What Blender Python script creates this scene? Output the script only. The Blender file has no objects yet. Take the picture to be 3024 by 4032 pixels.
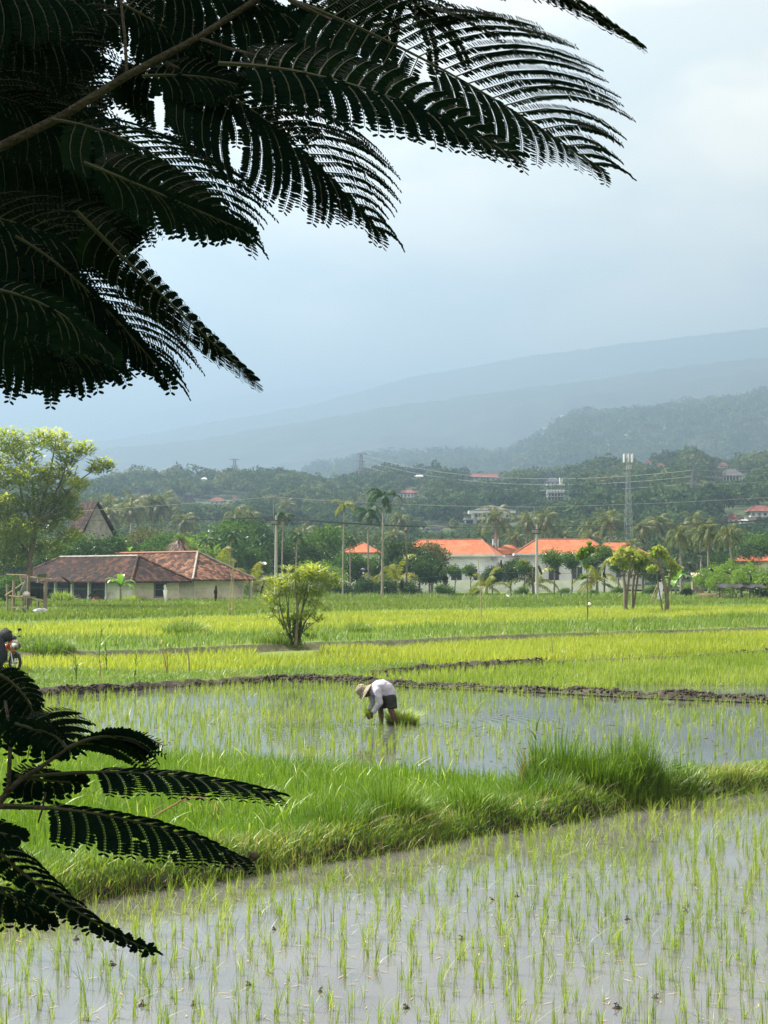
import bpy, math, random
import numpy as np
from mathutils import Vector, Matrix
random.seed(7); rng = np.random.default_rng(7)
SC = bpy.context.scene; COL = SC.collection
R = math.radians

# ---------------------------------------------------------------- camera
F = 5824.0; CAMZ = 3.0; PITCH = math.atan((2262-2016)/F)
cam = bpy.data.cameras.new('camera'); camo = bpy.data.objects.new('camera', cam); COL.objects.link(camo)
cam.sensor_fit = 'HORIZONTAL'; cam.sensor_width = 36; cam.lens = 36*F/3024
cam.clip_start = 0.05; cam.clip_end = 60000
camo.location = (0, 0, CAMZ); camo.rotation_euler = (R(90)+PITCH, 0, 0)
SC.camera = camo
# ---------------------------------------------------------------- sky
SUN_EL, SUN_AZ = R(51), R(-66)          # azimuth measured from +Y (view direction) towards +X
w = bpy.data.worlds.new('World'); SC.world = w; w.use_nodes = True
nt = w.node_tree; nt.nodes.clear()
def wn(t, **k):
    n = nt.nodes.new(t)
    for a, b in k.items(): setattr(n, a, b)
    return n
sky = wn('ShaderNodeTexSky', sky_type='NISHITA', sun_disc=False, sun_elevation=SUN_EL, sun_rotation=SUN_AZ % (2*math.pi), air_density=1.0, dust_density=2.0, ozone_density=1.0)
tc = wn('ShaderNodeTexCoord'); mp = wn('ShaderNodeMapping'); mp.inputs['Scale'].default_value = (2.0, 2.0, 5.0); mp.inputs['Location'].default_value = (7.7, 2.3, 5.1)
ns = wn('ShaderNodeTexNoise'); ns.inputs['Scale'].default_value = 2.6; ns.inputs['Detail'].default_value = 6; ns.inputs['Roughness'].default_value = .5
cr = wn('ShaderNodeValToRGB'); cr.color_ramp.elements[0].position = .40; cr.color_ramp.elements[1].position = .60
cr.color_ramp.elements[0].color = (3.7, 2.72, 1.5, 1); cr.color_ramp.elements[1].color = (7.2, 5.1, 2.7, 1)
mx = wn('ShaderNodeMixRGB'); mx.inputs['Fac'].default_value = .93
bg = wn('ShaderNodeBackground'); bg.inputs['Strength'].default_value = .1
ow = wn('ShaderNodeOutputWorld')
L = nt.links.new
L(tc.outputs['Generated'], mp.inputs['Vector']); L(mp.outputs['Vector'], ns.inputs['Vector']); L(ns.outputs['Fac'], cr.inputs['Fac'])
L(sky.outputs['Color'], mx.inputs['Color1']); L(cr.outputs['Color'], mx.inputs['Color2']); L(mx.outputs['Color'], bg.inputs['Color']); L(bg.outputs['Background'], ow.inputs['Surface'])
# ---------------------------------------------------------------- sun
sl = bpy.data.lights.new('sun', 'SUN'); so = bpy.data.objects.new('sun', sl); COL.objects.link(so)
sl.energy = 5.0; sl.angle = R(.5); sl.color = (1, .94, .84)
SD = Vector((math.sin(SUN_AZ)*math.cos(SUN_EL), math.cos(SUN_AZ)*math.cos(SUN_EL), math.sin(SUN_EL)))
so.rotation_euler = SD.to_track_quat('Z', 'Y').to_euler(); so.location = (-20, 20, 60)
SC.view_settings.view_transform = 'Standard'; SC.view_settings.look = 'None'; SC.view_settings.gamma = 1
SC.view_settings.exposure = 2.25
cy = SC.cycles; cy.use_denoising = True; cy.max_bounces = 7; cy.diffuse_bounces = 3; cy.glossy_bounces = 3; cy.transmission_bounces = 5
cy.volume_bounces = 0; cy.transparent_max_bounces = 8; cy.caustics_reflective = False; cy.caustics_refractive = False
cy.sample_clamp_indirect = 6

# ---------------------------------------------------------------- pixel helpers (photo pixels 3024 x 4032)
cP, sP = math.cos(PITCH), math.sin(PITCH)
def ray(px, py):
    x, y = (px-1512)/F, (2016-py)/F
    return Vector((x, cP-y*sP, sP+y*cP))
def G(px, py, z=0.0):
    d = ray(px, py); t = (z-CAMZ)/d.z
    return Vector((d.x*t, d.y*t, z))
def Wp(px, py, D):
    d = ray(px, py); t = D/d.y
    return Vector((d.x*t, D, CAMZ+d.z*t))
def HX(px, D): return (px-1512)/F*D
def ZP(py, D):  return Wp(1512, py, D).z

# ---------------------------------------------------------------- object helpers
def tag(o, label=None, cat=None, group=None, kind=None):
    if label: o['label'] = label
    if cat: o['category'] = cat
    if group: o['group'] = group
    if kind: o['kind'] = kind
    return o
def empty(name, loc=(0, 0, 0), rz=0, label=None, cat=None, group=None):
    o = bpy.data.objects.new(name, None); COL.objects.link(o); o.location = loc; o.rotation_euler = (0, 0, rz)
    o.empty_display_size = .2
    return tag(o, label, cat, group)
def link(name, me, mat=None, parent=None):
    if mat is not None:
        me.materials.clear()
        for m in (mat if isinstance(mat, (list, tuple)) else [mat]): me.materials.append(m)
    o = bpy.data.objects.new(name, me); COL.objects.link(o)
    if parent is not None: o.parent = parent
    return o
def nmesh(name, V, Fc, smooth=False, rnd=None, mi=None):
    """numpy mesh: V (n,3); Fc = (m,k) array with constant k, or list of such arrays"""
    me = bpy.data.meshes.new(name)
    V = np.asarray(V, dtype=np.float32).reshape(-1, 3)
    Fl = Fc if isinstance(Fc, list) else [Fc]
    Fl = [np.asarray(f, dtype=np.int32) for f in Fl if len(f)]
    me.vertices.add(len(V)); me.vertices.foreach_set('co', V.ravel())
    loops = np.concatenate([f.ravel() for f in Fl]); tot = np.concatenate([np.full(len(f), f.shape[1], dtype=np.int32) for f in Fl])
    st = np.concatenate([[0], np.cumsum(tot)[:-1]]).astype(np.int32)
    me.loops.add(len(loops)); me.loops.foreach_set('vertex_index', loops)
    me.polygons.add(len(tot)); me.polygons.foreach_set('loop_start', st); me.polygons.foreach_set('loop_total', tot)
    if smooth: me.polygons.foreach_set('use_smooth', np.ones(len(tot), dtype=bool))
    if mi is not None: me.polygons.foreach_set('material_index', np.asarray(mi, dtype=np.int32))
    if rnd is not None:
        a = me.attributes.new('rnd', 'FLOAT', 'POINT'); a.data.foreach_set('value', np.asarray(rnd, dtype=np.float32))
    me.update(calc_edges=True); me.validate()
    return me
class MB:
    """collects simple solids into one mesh"""
    def __init__(s): s.v = []; s.f = []; s.n = 0
    def add(s, vs, fs):
        s.v += [tuple(v) for v in vs]; s.f += [tuple(i+s.n for i in f) for f in fs]; s.n += len(vs); return s
    def box(s, c, d, rz=0, rx=0, ry=0, top=1.0):
        hx, hy, hz = d[0]/2, d[1]/2, d[2]/2
        M = Matrix.Rotation(rz, 3, 'Z') @ Matrix.Rotation(rx, 3, 'X') @ Matrix.Rotation(ry, 3, 'Y')
        vs = []
        for z in (-1, 1):
            k = top if z > 0 else 1
            for x, y in ((-1, -1), (1, -1), (1, 1), (-1, 1)): vs.append(M @ Vector((x*hx*k, y*hy*k, z*hz)) + Vector(c))
        return s.add(vs, [(3, 2, 1, 0), (4, 5, 6, 7), (0, 1, 5, 4), (1, 2, 6, 5), (2, 3, 7, 6), (3, 0, 4, 7)])
    def tube(s, pts, rad, n=8, cap=True):
        pts = [Vector(p) for p in pts]; m = len(pts)
        rad = [rad]*m if not hasattr(rad, '__len__') else list(rad)
        vs = []; prev = None
        for i, p in enumerate(pts):
            t = (pts[min(i+1, m-1)]-pts[max(i-1, 0)]).normalized()
            a = Vector((0, 0, 1)) if abs(t.z) < .9 else Vector((1, 0, 0))
            u = t.cross(a).normalized() if prev is None else (prev - t*prev.dot(t)).normalized()
            prev = u; v = t.cross(u)
            for k in range(n):
                A = 2*math.pi*k/n; vs.append(p + (u*math.cos(A)+v*math.sin(A))*rad[i])
        fs = [(i*n+k, i*n+(k+1) % n, (i+1)*n+(k+1) % n, (i+1)*n+k) for i in range(m-1) for k in range(n)]
        if cap: fs += [tuple(range(n))[::-1], tuple((m-1)*n+k for k in range(n))]
        return s.add(vs, fs)
    def ball(s, c, r, n=10, m=7, jit=0):
        r = (r, r, r) if not hasattr(r, '__len__') else r; vs = []; rr = random
        for i in range(m+1):
            ph = math.pi*i/m
            for k in range(n):
                A = 2*math.pi*k/n; j = 1+rr.uniform(-jit, jit)
                vs.append((c[0]+r[0]*j*math.sin(ph)*math.cos(A), c[1]+r[1]*j*math.sin(ph)*math.sin(A), c[2]+r[2]*j*math.cos(ph)))
        fs = [(i*n+k, (i+1)*n+k, (i+1)*n+(k+1) % n, i*n+(k+1) % n) for i in range(m) for k in range(n)]
        return s.add(vs, fs)
    def wheel(s, c, R1, r, ax=(1, 0, 0), n=28, m=8):
        ax = Vector(ax).normalized(); u = ax.cross(Vector((0, 0, 1))).normalized(); v = ax.cross(u); vs = []
        for i in range(n):
            A = 2*math.pi*i/n; d = u*math.cos(A)+v*math.sin(A)
            for k in range(m):
                B = 2*math.pi*k/m; vs.append(Vector(c)+d*(R1+r*math.cos(B))+ax*r*math.sin(B))
        fs = [(i*m+k, ((i+1) % n)*m+k, ((i+1) % n)*m+(k+1) % m, i*m+(k+1) % m) for i in range(n) for k in range(m)]
        return s.add(vs, fs)
    def build(s, name, mat, parent=None, smooth=False):
        me = bpy.data.meshes.new(name); me.from_pydata(s.v, [], s.f); me.update()
        if smooth:
            me.polygons.foreach_set('use_smooth', np.ones(len(me.polygons), dtype=bool)); me.set_sharp_from_angle(angle=R(50))
        return link(name, me, mat, parent)
def copy_tree(o, loc=None, rz=None, sc=None, label=None, group=None, parent=None):
    c = o.copy(); COL.objects.link(c)
    if parent is not None: c.parent = parent
    for ch in list(o.children): copy_tree(ch, parent=c)
    if loc is not None: c.location = loc
    if rz is not None: c.rotation_euler = (0, 0, rz)
    if sc is not None: c.scale = sc if hasattr(sc, '__len__') else (sc, sc, sc)
    if label: c['label'] = label
    if group: c['group'] = group
    return c

# ---------------------------------------------------------------- materials
MATS = {}
def mat_base(name):
    m = bpy.data.materials.new(name); m.use_nodes = True; t = m.node_tree; t.nodes.clear()
    o = t.nodes.new('ShaderNodeOutputMaterial'); return m, t, o
def N(t, ty, **k):
    n = t.nodes.new(ty)
    for a, b in k.items():
        if a.startswith('i_'): n.inputs[a[2:].replace('_', ' ')].default_value = b
        else: setattr(n, a, b)
    return n
def ramp(t, src, stops, interp='LINEAR'):
    r = t.nodes.new('ShaderNodeValToRGB'); r.color_ramp.interpolation = interp; e = r.color_ramp.elements
    while len(e) < len(stops): e.new(.5)
    for i, (p, c) in enumerate(stops): e[i].position = p; e[i].color = (*c, 1)
    t.links.new(src, r.inputs['Fac']); return r.outputs['Color']
def c4(c): return (*c, 1)
def surf(name, c1, c2=None, scale=4.0, rough=.8, bump=0.0, bscale=None, metallic=0.0, detail=5, stops=None, coord='Object', spec=.3, stretch=None):
    if name in MATS: return MATS[name]
    m, t, o = mat_base(name); p = N(t, 'ShaderNodeBsdfPrincipled'); p.inputs['Roughness'].default_value = rough
    p.inputs['Metallic'].default_value = metallic; p.inputs['Specular IOR Level'].default_value = spec
    tcn = N(t, 'ShaderNodeTexCoord'); src = tcn.outputs[coord]
    if stretch:
        q = N(t, 'ShaderNodeMapping'); q.inputs['Scale'].default_value = stretch; t.links.new(src, q.inputs['Vector']); src = q.outputs['Vector']
    n = N(t, 'ShaderNodeTexNoise'); n.inputs['Scale'].default_value = scale; n.inputs['Detail'].default_value = detail; n.inputs['Roughness'].default_value = .6
    t.links.new(src, n.inputs['Vector'])
    c2 = c2 or tuple(x*.75 for x in c1)
    col = ramp(t, n.outputs['Fac'], stops or [(.35, c1), (.65, c2)])
    t.links.new(col, p.inputs['Base Color'])
    if bump:
        b = N(t, 'ShaderNodeTexNoise'); b.inputs['Scale'].default_value = bscale or scale*4; b.inputs['Detail'].default_value = 4
        t.links.new(src, b.inputs['Vector'])
        bb = N(t, 'ShaderNodeBump'); bb.inputs['Strength'].default_value = bump; bb.inputs['Distance'].default_value = .05
        t.links.new(b.outputs['Fac'], bb.inputs['Height']); t.links.new(bb.outputs['Normal'], p.inputs['Normal'])
    t.links.new(p.outputs['BSDF'], o.inputs['Surface']); MATS[name] = m; return m
def leafmat(name, stops, transl=.35, nscale=.5, gloss=.12, trc=None, nfac=.45):
    """foliage: per-blade random value + slow noise pick the hue, diffuse + translucent + a little gloss"""
    if name in MATS: return MATS[name]
    m, t, o = mat_base(name)
    at = N(t, 'ShaderNodeAttribute', attribute_name='rnd'); g = N(t, 'ShaderNodeNewGeometry'); n = N(t, 'ShaderNodeTexNoise')
    n.inputs['Scale'].default_value = nscale; n.inputs['Detail'].default_value = 3; t.links.new(g.outputs['Position'], n.inputs['Vector'])
    ml = N(t, 'ShaderNodeMapRange'); ml.inputs['From Min'].default_value = .3; ml.inputs['From Max'].default_value = .7; t.links.new(n.outputs['Fac'], ml.inputs['Value'])
    mm = N(t, 'ShaderNodeMix'); mm.data_type = 'FLOAT'; mm.inputs[0].default_value = nfac
    t.links.new(at.outputs['Fac'], mm.inputs[2]); t.links.new(ml.outputs['Result'], mm.inputs[3])
    col = ramp(t, mm.outputs[0], stops)
    d = N(t, 'ShaderNodeBsdfDiffuse'); tr = N(t, 'ShaderNodeBsdfTranslucent'); mix = N(t, 'ShaderNodeMixShader'); mix.inputs[0].default_value = transl
    t.links.new(col, d.inputs['Color'])
    hs = N(t, 'ShaderNodeMixRGB', blend_type='MULTIPLY'); hs.inputs['Fac'].default_value = 1; hs.inputs['Color2'].default_value = c4(trc or (1.5, 1.45, .6))
    t.links.new(col, hs.inputs['Color1']); t.links.new(hs.outputs['Color'], tr.inputs['Color'])
    t.links.new(d.outputs[0], mix.inputs[1]); t.links.new(tr.outputs[0], mix.inputs[2])
    gl = N(t, 'ShaderNodeBsdfGlossy'); gl.inputs['Roughness'].default_value = .55; gl.inputs['Color'].default_value = (.8, .8, .8, 1)
    mg = N(t, 'ShaderNodeMixShader'); lw = N(t, 'ShaderNodeLayerWeight'); lw.inputs['Blend'].default_value = .2
    mu = N(t, 'ShaderNodeMath', operation='MULTIPLY'); mu.inputs[1].default_value = gloss; t.links.new(lw.outputs['Fresnel'], mu.inputs[0]); t.links.new(mu.outputs[0], mg.inputs[0])
    t.links.new(mix.outputs[0], mg.inputs[1]); t.links.new(gl.outputs[0], mg.inputs[2]); t.links.new(mg.outputs[0], o.inputs['Surface'])
    MATS[name] = m; return m
# ================================================================= LAND
def vnoise(x, y, s, seed=0):
    """smooth value noise, vectorised"""
    x = np.asarray(x)/s; y = np.asarray(y)/s
    xi = np.floor(x).astype(np.int64); yi = np.floor(y).astype(np.int64); fx = x-xi; fy = y-yi
    fx = fx*fx*(3-2*fx); fy = fy*fy*(3-2*fy)
    def h(a, b):
        n = (a*374761393 + b*668265263 + seed*974711) & 0x7fffffff
        n = ((n ^ (n >> 13))*1274126177) & 0x7fffffff
        return ((n ^ (n >> 16)) & 0xffff)/65535.0
    return (h(xi, yi)*(1-fx)+h(xi+1, yi)*fx)*(1-fy)+(h(xi, yi+1)*(1-fx)+h(xi+1, yi+1)*fx)*fy
def fbm(x, y, s, o=4, seed=0, g=.5):
    a = 0; k = 1; tot = 0
    for i in range(o): a = a+k*vnoise(x, y, s/(2**i), seed+i*17); tot += k; k *= g
    return a/tot
def edge(pts, z=0.0):
    P = [G(a, b, z) for a, b in pts]; P.sort(key=lambda p: p.x)
    xs = np.array([p.x for p in P]); ys = np.array([p.y for p in P])
    s0 = (ys[1]-ys[0])/(xs[1]-xs[0]); s1 = (ys[-1]-ys[-2])/(xs[-1]-xs[-2])
    xs = np.concatenate([[xs[0]-60], xs, [xs[-1]+60]]); ys = np.concatenate([[ys[0]-60*s0], ys, [ys[-1]+60*s1]])
    ys[0] = max(ys[0], 5)
    return lambda x: np.interp(x, xs, ys)
E1 = edge([(-200, 3700), (0, 3634), (434, 3547), (795, 3489), (1200, 3415), (1562, 3363), (1863, 3309), (2200, 3250), (2555, 3186), (2802, 3143), (3024, 3118), (3250, 3085)])
E2 = edge([(-300, 2925), (0, 2945), (400, 2975), (716, 3003), (1200, 3030), (1562, 3056), (1863, 3090), (2200, 3110), (2500, 3095), (2833, 3040), (3024, 3000), (3200, 2970)])
E3 = edge([(-200, 2768), (106, 2748), (398, 2731), (663, 2711), (1100, 2690), (1350, 2693), (1567, 2707), (1750, 2714), (2000, 2723), (2494, 2748), (3024, 2770)])
E4 = edge([(1200, 2678), (1400, 2680), (1600, 2692), (1800, 2700), (2100, 2712), (2494, 2733), (3024, 2753)], .05)     # far side of mud bund
E5 = edge([(1430, 2668), (1543, 2661), (1750, 2649), (2000, 2631), (2247, 2612), (2586, 2600), (3024, 2575)], .05)
Y1a = edge([(-200, 2655), (86, 2648), (795, 2662), (1100, 2648), (1500, 2634), (2000, 2615), (2586, 2592), (3024, 2566)], .1)
Y1b = edge([(-200, 2612), (106, 2604), (600, 2590), (1100, 2563), (1640, 2545), (2000, 2527), (2400, 2514), (3024, 2492)], .1)
Y2a = edge([(-200, 2535), (232, 2522), (700, 2515), (1100, 2500), (1640, 2475), (2370, 2455), (3024, 2442)], .3)
Y2b = edge([(-200, 2466), (100, 2463), (700, 2445), (1100, 2425), (1640, 2412), (2370, 2400), (3024, 2390)], .3)
Y3a = edge([(-200, 2450), (100, 2448), (700, 2432), (1100, 2418), (1640, 2400), (2370, 2385), (3024, 2378)], .3)
TREEL = 165.0
def sst(a, b, v):
    t = np.clip((v-a)/(b-a), 0, 1); return t*t*(3-2*t)
def hland(x, y):
    x = np.asarray(x, float); y = np.asarray(y, float)
    wob = (fbm(x, y, 1.2, 3, 3)-.5)*.34; e1 = E1(x)+wob; e2 = E2(x)+wob; e3 = E3(x)+wob*1.3; e4 = E4(x)+wob; e5 = E5(x)+wob*1.2
    fine = (fbm(x, y, .35, 3, 5)-.5)
    z = np.full_like(x, -.16)
    # near bund and seedbed
    a = (y-e1)*.76
    bund = sst(-.04, .30, a)*(.36+.12*fine) - .16
    rightside = sst(2.3, 4.4, x)          # seedbed ends to the right, only the bund goes on
    back = sst(.45, .95, a)
    seed = .09+.05*fine
    zz = bund*(1-back)+seed*back
    z = np.where(a > -.05, zz, z)
    # farmer's water
    a2 = (y-e2)*.95
    z = np.where(a2 > -.15, z*(1-sst(-.15, .2, a2))+(-.16)*sst(-.15, .2, a2), z)
    # mud bund at the far side of the farmer's paddy
    a3 = y-e3; xr = sst(-2.0, 1.0, x)
    far = .16+.06*fine
    mud = -.16+sst(-.1, .45, a3)*(.29+.18*fine+.10*(fbm(x, y, .9, 2, 9)-.5))
    low = -.10
    depth = np.maximum(e4-e3, .9)
    mudr = mud*(1-sst(.75, 1.05, a3/depth))+low*sst(.75, 1.05, a3/depth)
    strip = np.where(y > e5, low+(far-low+.12*fine)*sst(0, .6, y-e5)+.1*np.exp(-((y-e5-.7)/.5)**2), mudr)
    left = -.16+sst(-.1, .35, a3)*(.34+.16*fine)
    farz = left*(1-xr)+strip*xr
    z = np.where(a3 > -.1, farz, z)
    # rice terraces
    z = np.where(y > Y1a(x), .10+.03*fine, z)
    st = sst(-.3, .4, y-Y1b(x)-wob*2); z = np.where(y > Y1a(x)+1, z*(1-st)+(.38+.1*fine)*st, z)
    st = sst(-.5, .5, y-Y2a(x)); z = np.where(y > Y2a(x)-1, z*(1-st)+.24*st, z)
    st = sst(-.5, .7, y-Y2b(x)); z = np.where(y > Y2b(x)-1, z*(1-st)+.32*st, z)
    z = np.where(y < 6.5, .10+.1*fine, z)
    return z
NX, NY = 420, 940
Dg = 2.0*(260/2.0)**(np.arange(NY)/(NY-1)); ug = np.linspace(-.5, .5, NX)
XX = (ug[None, :]*(Dg[:, None]+4)); YY = np.repeat(Dg[:, None], NX, 1)
ZZ = hland(XX, YY)
V = np.stack([XX, YY, ZZ], -1).reshape(-1, 3)
ii = (np.arange(NY-1)[:, None]*NX+np.arange(NX-1)[None, :]).ravel()
me = nmesh('ground', V, np.stack([ii, ii+1, ii+NX+1, ii+NX], 1), smooth=True)
# cover mask: 1 where grass or rice covers the soil
e3 = E3(XX); mudmask = ((YY > e3-.1) & (YY < np.where(XX > -1.5, np.maximum(E4(XX)+.3, e3+1.2), e3+.5))).astype(float)
mudmask = np.maximum(mudmask, ((np.abs(YY-E5(XX)-.5) < .8) & (XX > -.5)).astype(float))
mudmask = np.maximum(mudmask, (np.abs((YY-E1(XX))*.76-.06) < .16).astype(float))
mudmask = np.maximum(mudmask, (np.abs(YY-Y1b(XX)) < .5).astype(float)*.8)
mudmask = np.maximum(mudmask, (ZZ < -.08).astype(float))
at = me.attributes.new('bare', 'FLOAT', 'POINT'); at.data.foreach_set('value', mudmask.astype(np.float32).ravel())
def ground_mat():
    m, t, o = mat_base('ground_soil'); p = N(t, 'ShaderNodeBsdfPrincipled'); p.inputs['Roughness'].default_value = .85; p.inputs['Specular IOR Level'].default_value = .25
    g = N(t, 'ShaderNodeNewGeometry'); a = N(t, 'ShaderNodeAttribute', attribute_name='bare')
    n1 = N(t, 'ShaderNodeTexNoise'); n1.inputs['Scale'].default_value = 3.5; n1.inputs['Detail'].default_value = 8; n1.inputs['Roughness'].default_value = .7
    n2 = N(t, 'ShaderNodeTexNoise'); n2.inputs['Scale'].default_value = .12; n2.inputs['Detail'].default_value = 6; n2.inputs['Roughness'].default_value = .65
    for n in (n1, n2): t.links.new(g.outputs['Position'], n.inputs['Vector'])
    soil = ramp(t, n1.outputs['Fac'], [(.3, (.014, .011, .008)), (.5, (.036, .030, .023)), (.7, (.095, .08, .064))])
    grass = ramp(t, n2.outputs['Fac'], [(.3, (.045, .085, .014)), (.5, (.075, .13, .018)), (.7, (.13, .17, .03))])
    mxx = N(t, 'ShaderNodeMixRGB'); t.links.new(a.outputs['Fac'], mxx.inputs['Fac']); t.links.new(grass, mxx.inputs['Color1']); t.links.new(soil, mxx.inputs['Color2'])
    t.links.new(mxx.outputs[0], p.inputs['Base Color'])
    b = N(t, 'ShaderNodeBump'); b.inputs['Strength'].default_value = .8; b.inputs['Distance'].default_value = .06
    t.links.new(n1.outputs['Fac'], b.inputs['Height']); t.links.new(b.outputs['Normal'], p.inputs['Normal'])
    t.links.new(p.outputs[0], o.inputs['Surface']); return m
GM = ground_mat(); tag(link('ground', me, GM), kind='structure')
mb = MB(); mb.add([(-7000, -900, -.4), (7000, -900, -.4), (7000, 11800, -.4), (-7000, 11800, -.4)], [(0, 1, 2, 3)])
tag(mb.build('ground', surf('plain', (.06, .11, .02), (.10, .12, .03), .02)), kind='structure')

# ---------------------------------------------------------------- water
def water_mat(name, col, bump=.05, ripple=None, rough=.03, ior=1.5):
    m, t, o = mat_base(name); p = N(t, 'ShaderNodeBsdfPrincipled'); p.inputs['Roughness'].default_value = rough; p.inputs['IOR'].default_value = ior
    p.inputs['Specular IOR Level'].default_value = .65
    g = N(t, 'ShaderNodeNewGeometry')
    n0 = N(t, 'ShaderNodeTexNoise'); n0.inputs['Scale'].default_value = .8; n0.inputs['Detail'].default_value = 5; t.links.new(g.outputs['Position'], n0.inputs['Vector'])
    c = ramp(t, n0.outputs['Fac'], [(.3, tuple(x*.8 for x in col)), (.7, tuple(x*1.15 for x in col))]); t.links.new(c, p.inputs['Base Color'])
    n1 = N(t, 'ShaderNodeTexNoise'); n1.inputs['Scale'].default_value = 7; n1.inputs['Detail'].default_value = 3; t.links.new(g.outputs['Position'], n1.inputs['Vector'])
    b = N(t, 'ShaderNodeBump'); b.inputs['Strength'].default_value = bump; b.inputs['Distance'].default_value = .02; t.links.new(n1.outputs['Fac'], b.inputs['Height'])
    out = b.outputs['Normal']
    if ripple:
        mpp = N(t, 'ShaderNodeMapping'); mpp.inputs['Location'].default_value = (-ripple[0], -ripple[1], 0); t.links.new(g.outputs['Position'], mpp.inputs['Vector'])
        wv = N(t, 'ShaderNodeTexWave', wave_type='RINGS', rings_direction='SPHERICAL', wave_profile='SIN'); wv.inputs['Scale'].default_value = 1.3; wv.inputs['Distortion'].default_value = 1.2; wv.inputs['Detail'].default_value = 1
        t.links.new(mpp.outputs[0], wv.inputs['Vector'])
        ln = N(t, 'ShaderNodeVectorMath', operation='LENGTH'); t.links.new(mpp.outputs[0], ln.inputs[0])
        mr = N(t, 'ShaderNodeMapRange'); mr.inputs['From Min'].default_value = .4; mr.inputs['From Max'].default_value = 4.5; mr.inputs['To Min'].default_value = .14; mr.inputs['To Max'].default_value = 0
        t.links.new(ln.outputs['Value'], mr.inputs['Value'])
        b2 = N(t, 'ShaderNodeBump'); b2.inputs['Distance'].default_value = .05; t.links.new(mr.outputs[0], b2.inputs['Strength']); t.links.new(wv.outputs['Fac'], b2.inputs['Height']); t.links.new(out, b2.inputs['Normal']); out = b2.outputs['Normal']
    t.links.new(out, p.inputs['Normal']); t.links.new(p.outputs[0], o.inputs['Surface']); return m
def sheet(name, ylo, yhi, x0, x1, z, mat, n=60):
    xs = np.linspace(x0, x1, n); a = np.array([[x, ylo(x), z] for x in xs]); b = np.array([[x, yhi(x), z] for x in xs])
    i = np.arange(n-1); return tag(link(name, nmesh(name, np.concatenate([a, b]), np.stack([i, i+1, i+1+n, i+n], 1)), mat), kind='structure')
FARM = G(1500, 2852, 0)
WN = water_mat('water_silty', (.095, .093, .092), .05, ior=2.0)
WF = water_mat('water_clear', (.075, .08, .072), .03, ripple=(FARM.x+.3, FARM.y), ior=1.75)
sheet('water', lambda x: 6.3, lambda x: E1(x)+.4, -5.5, 9, 0.0, WN)
sheet('water', lambda x: E2(x)-.5, lambda x: E3(x)+.5, -13, 14, 0.004, WF)
sheet('water', lambda x: E4(x)-.8, lambda x: E5(x)+.8, -1.2, 17, 0.03, WF)

# ---------------------------------------------------------------- hills
def skyline(pts):
    xs = np.array([(p[0]-1512)/F for p in pts]); el = np.array([(2262-p[1])/F for p in pts])
    return lambda u: np.interp(u, xs, el)
SK_A = skyline([(-600, 1930), (340, 1925), (500, 1900), (800, 1885), (1000, 1890), (1100, 1885), (1250, 1905), (1350, 1905), (1530, 1865), (1750, 1860), (1850, 1885), (2000, 1890), (2250, 1870), (2400, 1845), (2500, 1860), (2560, 1832), (2600, 1808), (2700, 1800), (2850, 1825), (3024, 1825), (3500, 1800)])
DK = 820.0
def hhill(x, y):
    x = np.asarray(x, float); y = np.asarray(y, float); u = x/np.maximum(y, 1)
    top = (SK_A(u)-25/F)*DK+CAMZ
    s = np.clip((y-235)/(DK-235), 0, 1); s = s**1.25
    z = .6+(top-.6)*s
    z += (fbm(x, y, 130, 3, 21)-.5)*26*np.sin(np.pi*np.clip(s, 0, 1))
    z -= np.clip((y-DK)/500, 0, 2)*70
    z -= sst(2.3, 0, (235-y)*-.02)*0
    return z
def gridmesh(name, hf, y0, y1, ny, u0, u1, nx, mat, smooth=True):
    D = y0*(y1/y0)**(np.arange(ny)/(ny-1)); u = np.linspace(u0, u1, nx); X = u[None]*D[:, None]; Y = np.repeat(D[:, None], nx, 1); Z = hf(X, Y)
    i = (np.arange(ny-1)[:, None]*nx+np.arange(nx-1)[None, :]).ravel()
    return tag(link(name, nmesh(name, np.stack([X, Y, Z], -1).reshape(-1, 3), np.stack([i, i+1, i+nx+1, i+nx], 1), smooth=smooth), mat), kind='structure')
HM = surf('hill_undergrowth', (.016, .034, .012), (.045, .065, .022), .06, detail=8, stops=[(.3, (.014, .03, .01)), (.55, (.03, .055, .016)), (.75, (.085, .085, .04))], bump=1.0, bscale=.3)
gridmesh('hill', hhill, 236, 1500, 160, -.5, .5, 200, HM)
def mountain(name, sk, D, depth, seed, amp, tex, mat, u=(-.6, .6), ny=70, nx=420, base=-5, power=.8):
    skf = skyline(sk)
    def h(x, y):
        s = np.clip((y-(D-depth))/depth, 0, 1)
        top = skf(x/y)*D+CAMZ
        return base+(top-base)*s**power+(fbm(x, y, depth*.35, 4, seed)-.5)*amp*np.sin(np.pi*np.clip(s, 0, 1)**.9)+(fbm(x, y, tex[0], 3, seed+3, .7)-.5)*tex[1]-np.clip((y-D)/depth, 0, 3)*top*.9
    gridmesh(name, h, D-depth, D*1.12, ny, u[0], u[1], nx, mat); return h
FMt = surf('far_forest', (.018, .035, .015), (.05, .065, .03), .012, detail=10, stops=[(.3, (.006, .015, .012)), (.5, (.012, .028, .018)), (.72, (.035, .05, .035))], bump=1.0, bscale=.05)
hB = mountain('hill', [(1000, 1960), (1300, 1850), (1500, 1812), (1800, 1800), (2000, 1797), (2080, 1755), (2150, 1722), (2220, 1660), (2300, 1640), (2420, 1642), (2600, 1625), (2800, 1590), (3024, 1565), (3500, 1540)], 2200, 1000, 31, 60, (18, 14), FMt, ny=150, nx=520)
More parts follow.
